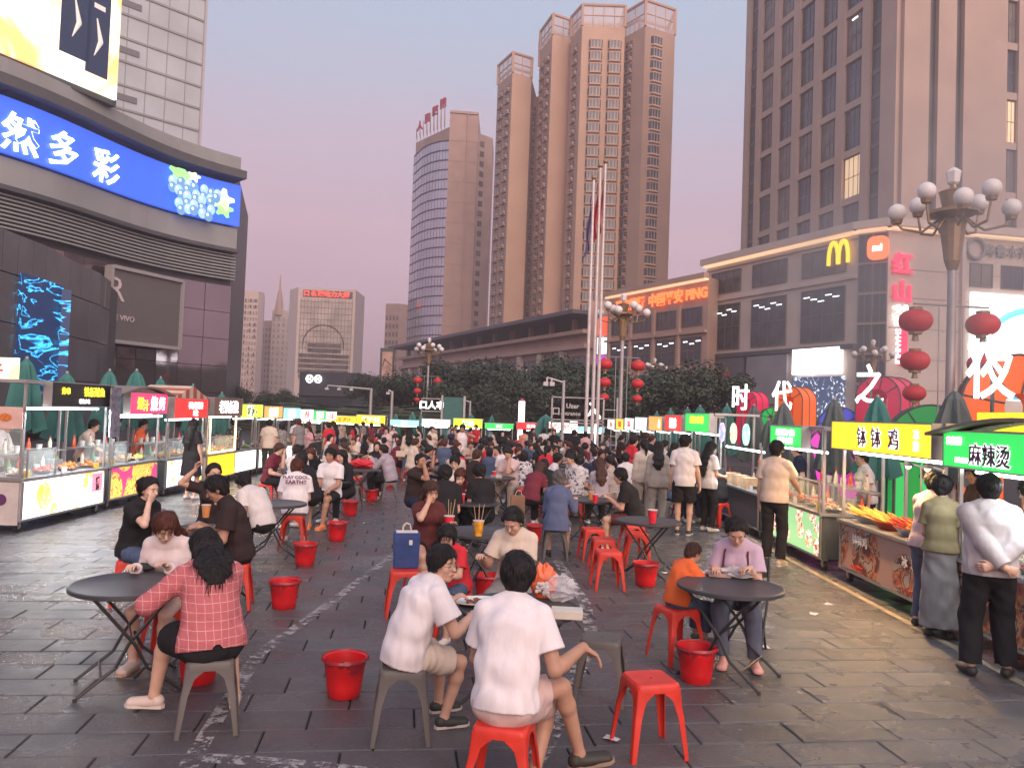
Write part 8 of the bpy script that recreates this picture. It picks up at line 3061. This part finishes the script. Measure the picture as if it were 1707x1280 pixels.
mid('woman in pale beige with a high ponytail waiting in front of the red sign', ST(1072, 872), 6, H=1.64, sex='f', shirt=('long', C_CRM), shirt_kw=dict(loose=0.03, drop=0.1), bottom=('wide', C_BEI), hair=('tail', 'black'), shoes=WSH)
mid('woman in a grey hooded top and loose cream trousers with long hair', ST(1094, 880), -8, H=1.62, sex='f', shirt=('long', C_GBE), shirt_kw=dict(loose=0.04, drop=0.12, wr=0.006), bottom=('wide', C_GBE), hair=('long', 'black'), shoes=WSH)
mid('person in a deep red T shirt leaning to the lit glass cases', ST(1046, 846), -70, H=1.68, sex='m', lean=10, shirt=('short', C_RED), bottom=('trousers', C_BLK))
mid('woman in a long black dress with waist length hair standing before the striped awning', ST(316, 832), -20, h=0.009, H=1.70, sex='f', lean=0, shirt=('short', C_BLK), shirt_kw=dict(loose=0.035, drop=0.42, flare=0.05), bottom=('mini', C_BLK), hair=('long', 'black'), hair_kw=dict(length=0.36), shoes=WSH)
mid('person all in black looking down beside the warm lit glass case', ST(388, 797), 50, H=1.72, sex='m', hpitch=22, R_=dict(t=(0.12, 0.3, 1.0)), L_=dict(t=(-0.1, 0.3, 1.0)), shirt=('short', C_PRB), bottom=('trousers', C_BLK))
mid('man in cream T shirt and dark green trousers, back turned, left of square', ST(445, 792), 12, H=1.74, sex='m', shirt=('short', C_CRM), shirt_kw=dict(loose=0.035, drop=0.1), bottom=('trousers', cloth('dark_green', (0.035, 0.04, 0.03))), shoes=WSH)
mid('woman in a long flecked grey dress beside the man in cream', ST(468, 788), 60, H=1.64, sex='f', shirt=('short', C_SPK), bottom=('long_skirt', C_SPK), hair=('bob', 'black'), shoes=TAN)
mid('man in a white polo shirt in profile holding a plastic bag', ST(492, 778), 50, H=1.78, sex='m', tone=2, shirt=('short', C_WHT), shirt_kw=dict(loose=0.025, drop=0.08), bottom=('trousers', C_BLK), shoes=BSH)
mid('man with dark hair standing just behind the white polo shirt', ST(496, 770), 80, H=1.80, sex='m', shirt=('short', C_BLK), bottom=('trousers', C_BLK))
mid('woman with long black hair, white jumper and jeans standing in the centre', ST(679, 803), 8, h=0.0095, H=1.64, sex='f', hpitch=10, R_=dict(t=(0.08, 0.2, 1.05)), shirt=('long', C_CRM), shirt_kw=dict(drop=0.08, loose=0.02), bottom=('trousers', C_DNG), hair=('long', 'black'), hair_kw=dict(length=0.3), shoes=WSH)
tb = thing('handbag', 'cream rectangular handbag hanging at the hip of the woman in the white jumper', 'bag', tuple(Vector(ST(679, 803)) + Vector((-0.22, -0.12, 0.86))))
b = MB()
b.box((-0.14, -0.04, -0.10), (0.14, 0.04, 0.08))
b.build('bag_body', cloth('bag_cream', (0.62, 0.5, 0.42)), tb, bevel=0.012)
b = MB()
b.path([(-0.12, 0, 0.07), (0.0, 0.02, 0.16), (0.12, 0, 0.07)], 0.006, 6)
b.build('strap', C_BRN, tb)
mid('man in a white sleeveless top touching his neck, taller than those round him', ST(767, 800), 196, H=1.80, sex='m', hyaw=-30, hpitch=16, tone=2, L_=dict(t=(-0.14, 0.12, 1.42), e=(-1, 0.3, -0.6), d=(0.4, 0.2, 1)), shirt=('none', C_WHT), bottom=('shorts', C_WHT2))
mid('man in a black T shirt standing at the far right, back turned', ST(955, 792), 0, H=1.74, sex='m', shirt=('short', C_BLK), bottom=('trousers', C_BLK))
mid('person in a pink T shirt and grey skirt next to the flagpoles, back turned', ST(974, 792), 4, H=1.68, sex='f', shirt=('short', C_PNK), bottom=('skirt', C_GRY), hair=('short', 'black'))
mid('person in a salmon orange T shirt beyond the cups, back turned', ST(872, 778), -6, H=1.68, sex='m', shirt=('short', cloth('salmon', (0.62, 0.25, 0.18))), bottom=('trousers', C_GRY))
mid('broad man in a white T shirt beyond the cups, back turned', ST(905, 776), 4, H=1.72, sex='m', build=1.1, shirt=('short', C_WHT2), bottom=('trousers', C_BLK))
def back_print(p, root, lines, m, z0=-0.01):
    for i, (tx_, s_) in enumerate(lines):
        c = p.P3 - p.F * (0.150 + 0.03 * i) - p.U * (0.05 + 0.085 * i)
        letters(tx_, m, root, tuple(c), s_, tuple(p.S), tuple(p.U), depth=0.004, bold=0.03, name='print')
r_, p_ = mid('seated reddish haired person in white T shirt printed PLAY COOL EARTH, back turned', at_seat(491, 858), 14, h=0.0085, H=1.66, sex='m', sit=STH, lean=20, hunch=6, hpitch=18, hyaw=-30, shirt=('short', C_WHT), shirt_kw=dict(loose=0.035, drop=0.08, wr=0.005), bottom=('trousers', C_GRY), hair=('short', 'auburn'), shoes=WSH)
back_print(p_, r_, [('PLAY COOL,', 0.062), ('EARTH!!', 0.075)], mat('ink_print_red', (0.12, 0.02, 0.04), 0.7))
mid('person in a black top leaning past the white printed shirt', at_seat(520, 838), 70, H=1.70, sex='m', sit=STH, lean=24, hpitch=10, shirt=('short', C_BLK), bottom=('shorts', C_BLK), shoes=WSH)
mid('youth in a white and black T shirt with orange shoes and long bare legs', at_seat(552, 832), 168, h=0.009, H=1.74, sex='m', sit=STH, lean=8, hpitch=8, tone=2, fR=(0.18, 0.45, 15), fL=(-0.08, 0.48, -5), shirt=('short', C_WHT), bottom=('shorts', C_BLK), shoes=OSH, sole=(0.8, 0.35, 0.2))
mid('person in dark clothes sitting behind the youth with orange shoes', at_seat(577, 826), 150, H=1.66, sex='f', sit=STH, lean=14, hpitch=14, tone=0, shirt=('long', C_BLK), bottom=('trousers', C_BLK), hair=('bob', 'black'))
mid('person in a lilac hooded jacket reaching over the table with the red bag', at_seat(651, 803), 72, H=1.66, sex='m', sit=STH, lean=20, hpitch=10, R_=arm(0.05, 0.48, 0.95), L_=arm(-0.1, 0.46, 0.95), shirt=('long', C_LIL), shirt_kw=dict(loose=0.04, drop=0.08), bottom=('trousers', C_BLK))
mid('woman in a black top facing the camera behind the lilac jacket', at_seat(627, 792), 184, H=1.62, sex='f', sit=STH, lean=4, hpitch=2, tone=1, fR=(0.1, 0.42, 0), shirt=('short', C_BLK), bottom=('trousers', C_BLK), hair=('long', 'black'), shoes=TAN)
mid('man in white T shirt, back turned, on grey stool right of centre', at_seat(841, 803), -6, h=0.0095, H=1.74, sex='m', sit=STH, lean=12, hunch=5, hpitch=12, shirt=('short', C_WHT), shirt_kw=dict(loose=0.03), bottom=('trousers', C_BLK), shoes=BSH)
mid('child with a dark bob in a pale pink top right of that man', at_seat(872, 806), 100, H=1.30, sex='f', sit=STH, lean=10, hpitch=10, shirt=('short', C_PNK), bottom=('shorts', C_BLK), hair=('bob', 'black'))
mid('woman in maroon bending over the table behind the paper bag', at_seat(884, 838), -30, H=1.62, sex='f', sit=STH, lean=28, hunch=14, hpitch=30, tone=1, R_=arm(0.1, 0.4, 0.84), shirt=('short', C_MAR), bottom=('trousers', C_BLK), hair=('bob', 'brown'))
mid('person in black bent low between the maroon and the printed shirts', at_seat(912, 836), 10, H=1.70, sex='m', sit=STH, lean=30, hunch=10, hpitch=24, shirt=('short', C_BLK), bottom=('trousers', C_BLK))
mid('person in a white and black patterned shirt at the crowded table', at_seat(962, 826), 120, H=1.70, sex='m', sit=STH, lean=16, hpitch=22, tone=1, shirt=('short', C_PRT), shirt_kw=dict(loose=0.03), bottom=('trousers', C_BLK), hair=('crop', 'black'))
mid('woman with thick dark hair and a light grey top, back turned, at the crowded table', at_seat(1000, 838), 6, H=1.62, sex='f', sit=STH, lean=12, hpitch=12, shirt=('short', C_LIL), bottom=('trousers', C_BLK), hair=('long', 'brown'))
# sellers
mid('seller in a pale overall behind the cream cart with the black menu', (-8.75, 13.6, 0), -80, H=1.70, sex='m', lean=14, hpitch=26, R_=dict(t=(0.1, 0.42, 1.0)), L_=dict(t=(-0.1, 0.42, 1.0)), shirt=('long', C_WHT2), bottom=('trousers', C_BLK))
mid('seller in a grey overall inside the end window of the cream cart', (-8.55, 12.5, 0), -120, H=1.60, sex='f', lean=10, hpitch=24, shirt=('long', C_GRY), bottom=('trousers', C_BLK))
mid('seller in a beige top and dark cap reaching over the pink signed stall', (-8.55, 16.0, 0), -80, H=1.66, sex='m', lean=18, hpitch=22, R_=dict(t=(0.2, 0.5, 1.02)), shirt=('short', C_BEI), bottom=('trousers', C_BLK))
mid('seller in black at the right end of the pink signed stall', (-8.6, 17.2, 0), -60, H=1.68, sex='m', lean=8, hpitch=20, shirt=('short', C_BLK), bottom=('trousers', C_BLK))
mid('seller in an orange top behind the striped awning stall', (-8.7, 18.7, gz(18.7)), -80, H=1.64, sex='f', lean=8, hpitch=20, shirt=('short', C_ORG), bottom=('trousers', C_BLK), hair=('bun', 'black'))
mid('seller in a dark T shirt and green apron behind the heaped skewers', (5.75, 9.75, 0), 84, h=0.0095, H=1.66, sex='m', lean=4, hpitch=14, tone=2, R_=dict(t=(0.22, 0.30, 1.0)), L_=dict(t=(-0.14, 0.30, 1.0)), shirt=('short', C_DKB), bottom=('trousers', C_BLK))
mid('seller in white behind the plated skewer front', (5.7, 12.7, 0), 84, H=1.68, sex='f', lean=8, hpitch=14, shirt=('short', C_WHT2), bottom=('trousers', C_BLK), hair=('bun', 'black'))
mid('seller in a dark top behind the boxes and round signs', (5.6, 15.3, 0), 84, H=1.68, sex='m', lean=8, hpitch=14, shirt=('short', C_NVY), bottom=('trousers', C_BLK))
# ================================================================ the crowd further back
POOL = []
def proto(**k):
    r, p = person('seed', (0, 0, 0), 0, h=0.020, fingers=False, fparts=False, shirt=('short', C_WHT), bottom=(k.pop('bt', 'trousers'), C_BLK), hair=(k.pop('hs_', 'short'), 'black'), shoes=(0.3, 0.28, 0.27), **k)
    return r
SITP = [proto(sit=STH, lean=10, H=1.66, sex='m', hpitch=12), proto(sit=STH, lean=22, hunch=10, H=1.62, sex='f', hpitch=26, hs_='long'), proto(sit=STH, lean=16, H=1.70, sex='m', hpitch=10, bt='shorts', hyaw=25),
        proto(sit=STH, lean=6, H=1.60, sex='f', hpitch=4, hs_='bob', hyaw=-25), proto(sit=STH, lean=12, H=1.64, sex='f', hpitch=16, hs_='tail', R_=arm(0.05, 0.25, 1.1)), proto(sit=STH, lean=18, H=1.72, sex='m', hpitch=20, L_=arm(-0.05, 0.3, 1.05))]
STNP = [proto(H=1.74, sex='m'), proto(H=1.62, sex='f', hs_='long', bt='skirt'), proto(H=1.70, sex='m', bt='shorts', hyaw=30, R_=dict(t=(0.1, 0.25, 1.2))), proto(H=1.64, sex='f', hs_='tail', lean=4, hpitch=12, L_=dict(t=(-0.1, 0.3, 1.05)))]
used = set()
CROWD_SEEN = {}
SHC = [('white', C_WHT), ('off white', C_WHT2), ('black', C_BLK), ('grey', C_GRY), ('cream', C_CRM), ('maroon', C_MAR), ('pink', C_PNK), ('navy', C_NVY), ('lilac', C_LIL), ('red', C_RED), ('beige', C_BEI), ('dark brown', C_DKB), ('patterned', C_PRT), ('pale pink', C_PAL), ('denim blue', C_DEN)]
HRS = [hairm('black'), hairm('black'), hairm('black'), hairm('brown'), hairm('black'), hairm('auburn')]
SKN = [skin(0), skin(1), skin(1), skin(2)]
rc = random.Random(77)
FARL = 'one of the many people in the dense far crowd, too small to tell apart'
def crowd(kind, x, y, face, where=None):
    lst = SITP if kind == 'sit' else STNP
    i = rc.randrange(len(lst))
    src = lst[i]
    if (kind, i) not in used:
        used.add((kind, i))
        o = src
    else:
        o = copy_tree(src)
    o.location = (x, y, gz(y))
    o.rotation_euler = (0, 0, R(face))
    s_ = rc.uniform(0.95, 1.05)
    o.scale = (s_, s_, s_)
    nm, m = rc.choice(SHC)
    hm, sk = rc.choice(HRS), rc.choice(SKN)
    for c in o.children:
        base = c.name.split('.')[0]
        mm = {'shirt': m, 'hair': hm, 'body': sk}.get(base)
        if base in ('trousers', 'shorts', 'skirt'):
            mm = rc.choice([C_BLK, C_BLK, C_DNG, C_GRY, C_NVY, C_BEI])
        if mm:
            c.material_slots[0].link = 'OBJECT'
            c.material_slots[0].material = mm
    o['group'] = 'people of the crowd farther back'
    row = 'near' if y < 21 else 'second' if y < 25 else 'middle' if y < 30 else 'fourth' if y < 35 else 'last'
    px = x / y * 1330
    col = 'leftmost' if px < -260 else 'far left' if px < -190 else 'left' if px < -120 else 'left centre' if px < -60 else 'centre' if px < 0 else 'right centre' if px < 60 else 'right' if px < 120 else 'far right'
    hn = hm.name.split('_')[1]
    o['label'] = '%s crowd person, %s top, %s %s hair, %s band of tables, %s' % ('seated' if kind == 'sit' else 'standing', nm, ['short', 'long', 'cropped', 'bobbed', 'tied', 'thick'][i % 6], hn, row, col)
    o['label'] = o['label'][:1].upper() + o['label'][1:]
    seen = CROWD_SEEN.setdefault(o['label'], 0)
    CROWD_SEEN[o['label']] += 1
    if seen:
        o['label'] += [', turned away', ', nearer the aisle', ', behind another'][min(seen - 1, 2)]
    return o, '%s person in %s, %s band, %s' % ('black haired' if hn == 'black' else hn + ' haired', nm, row, col)
sst, gst = STOOLM['red'], STOOLM['grey']
def crowd_table(x, y, n):
    a0 = rc.uniform(0, 360)
    t = table((x, y, gz(y)), rc.uniform(0, 180), 'folding table among the crowd in the far half of the square')
    t['group'] = 'tables of the far crowd'
    for k in range(n):
        a = a0 + 360 * k / n + rc.uniform(-18, 18)
        d = rc.uniform(0.62, 0.78)
        sx, sy = x - d * math.sin(R(a)) * -1, y - d * math.cos(R(a))
        face = math.degrees(math.atan2(-(x - sx), (y - sy)))
        o_, w_ = crowd('sit', sx, sy, face + rc.uniform(-15, 15))
        kk = 'red' if rc.random() < 0.7 else 'grey'
        s_ = stool(kk, (sx, sy, gz(sy)), face, kk + ' stool under the ' + w_, 'stools of the far crowd')
        if k == 0:
            t['label'] = 'round table in front of the ' + w_
            wt = w_
    if rc.random() < 0.6:
        bx = place(BOXM, 'food_box', None, (x + rc.uniform(-0.2, 0.2), y - 0.15, gz(y) + 0.743), (0, 0, rc.uniform(0, 3)))
        tag(bx, 'pale food box by the ' + wt, 'box', 'food boxes of the far crowd')
    for q in range(rc.randrange(0, 3)):
        c = cup((x + rc.uniform(-0.25, 0.25), y + rc.uniform(-0.25, 0.25), gz(y) + 0.742), ['small', 'tilted', 'straw'][q] + ' cup by the ' + wt, ['red', 'orange', 'clear'][(q + int(x * 3)) % 3], 1)
        c['group'] = 'cups of the far crowd'
b = MB()
b.box((-0.09, -0.07, 0), (0.09, 0.07, 0.05), taper=1.15)
BOXM = b.mesh('food_box', mat('plate_white', (0.68, 0.64, 0.62), 0.3))
TBL = []
y = 16.6
row = 0
while y < 41.5:
    step = 1.75 + 0.02 * y
    x = -5.3 + (0.9 if row % 2 else 0) + max(0, (26 - y)) * 0.12
    while x < 3.9:
        px = 853 + x / y * 1330
        if rc.random() < 0.93 and not (y < 24 and 595 < px < 705):
            TBL.append((x + rc.uniform(-0.2, 0.2), y + rc.uniform(-0.25, 0.25)))
        x += 1.95
    y += step
    row += 1
for x, y in TBL:
    crowd_table(x, y, rc.choice([2, 3, 3, 4]) if y < 34 else rc.choice([2, 3]))
for i in range(26):
    y = rc.uniform(27, 42.5)
    x = rc.uniform(-7.5, 4.2)
    crowd('stand', x, y, rc.uniform(0, 360))
for i in range(12):
    y = rc.uniform(19, 40)
    crowd('stand', -6.9 + rc.uniform(-0.5, 0.3) - (y - 20) * 0.04, y + 3, 90 + rc.uniform(-50, 50))
for i in range(8):
    y = rc.uniform(18.5, 38)
    crowd('stand', 3.9 + rc.uniform(-0.3, 0.2), y, -90 + rc.uniform(-40, 40))
for i in range(9):
    crowd('stand', XF[i] + rc.uniform(0.3, 1.2), 45.3, 180 + rc.uniform(-20, 20))
# ================================================================ evening haze over the square
def volume_box(name, lo, hi, density, label, col=(0.92, 0.80, 0.84), aniso=0.3):
    b = MB()
    b.box(lo, hi)
    m = bpy.data.materials.new(name)
    m.use_nodes = True
    nt = m.node_tree
    nt.nodes.clear()
    o = nt.nodes.new('ShaderNodeOutputMaterial')
    v = nt.nodes.new('ShaderNodeVolumePrincipled')
    v.inputs['Color'].default_value = (*col, 1)
    v.inputs['Density'].default_value = density
    v.inputs['Anisotropy'].default_value = aniso
    nt.links.new(v.outputs[0], o.inputs['Volume'])
    ob = b.build(name, m)
    return tag(ob, label, None, None, 'stuff')
volume_box('haze', (-130, -12, -2), (130, 420, 112), 0.0014, 'thin rosy evening haze hanging over the whole square')

def steam(lo, hi, dens, label):
    b = MB()
    b.box((-1, -1, -1), (1, 1, 1))
    m = bpy.data.materials.new('steam')
    m.use_nodes = True
    nt = m.node_tree
    nt.nodes.clear()
    L = nt.links.new
    o = nt.nodes.new('ShaderNodeOutputMaterial')
    v = nt.nodes.new('ShaderNodeVolumePrincipled')
    v.inputs['Color'].default_value = (0.95, 0.93, 0.95, 1)
    v.inputs['Anisotropy'].default_value = 0.35
    t = nt.nodes.new('ShaderNodeTexCoord')
    n = nt.nodes.new('ShaderNodeTexNoise')
    n.inputs['Scale'].default_value = 1.7
    n.inputs['Detail'].default_value = 3
    L(t.outputs['Object'], n.inputs['Vector'])
    g = nt.nodes.new('ShaderNodeVectorMath')
    g.operation = 'LENGTH'
    L(t.outputs['Object'], g.inputs[0])
    r = nt.nodes.new('ShaderNodeMapRange')
    r.inputs[1].default_value = 1.0
    r.inputs[2].default_value = 0.15
    r.inputs[3].default_value = 0.0
    r.inputs[4].default_value = dens
    L(g.outputs['Value'], r.inputs[0])
    q = nt.nodes.new('ShaderNodeMapRange')
    q.inputs[1].default_value = 0.35
    q.inputs[2].default_value = 0.65
    L(n.outputs[0], q.inputs[0])
    mu = nt.nodes.new('ShaderNodeMath')
    mu.operation = 'MULTIPLY'
    L(r.outputs[0], mu.inputs[0])
    L(q.outputs[0], mu.inputs[1])
    L(mu.outputs[0], v.inputs['Density'])
    L(v.outputs[0], o.inputs['Volume'])
    ob = b.build('cooking_steam', m)
    ob.location = [(a + c) / 2 for a, c in zip(lo, hi)]
    ob.scale = [(c - a) / 2 for a, c in zip(lo, hi)]
    return tag(ob, label, None, None, 'stuff')
steam((5.2, 10.5, 0.9), (17.0, 28.0, 12.0), 0.13, 'pale cooking steam drifting up behind the right hand stalls')
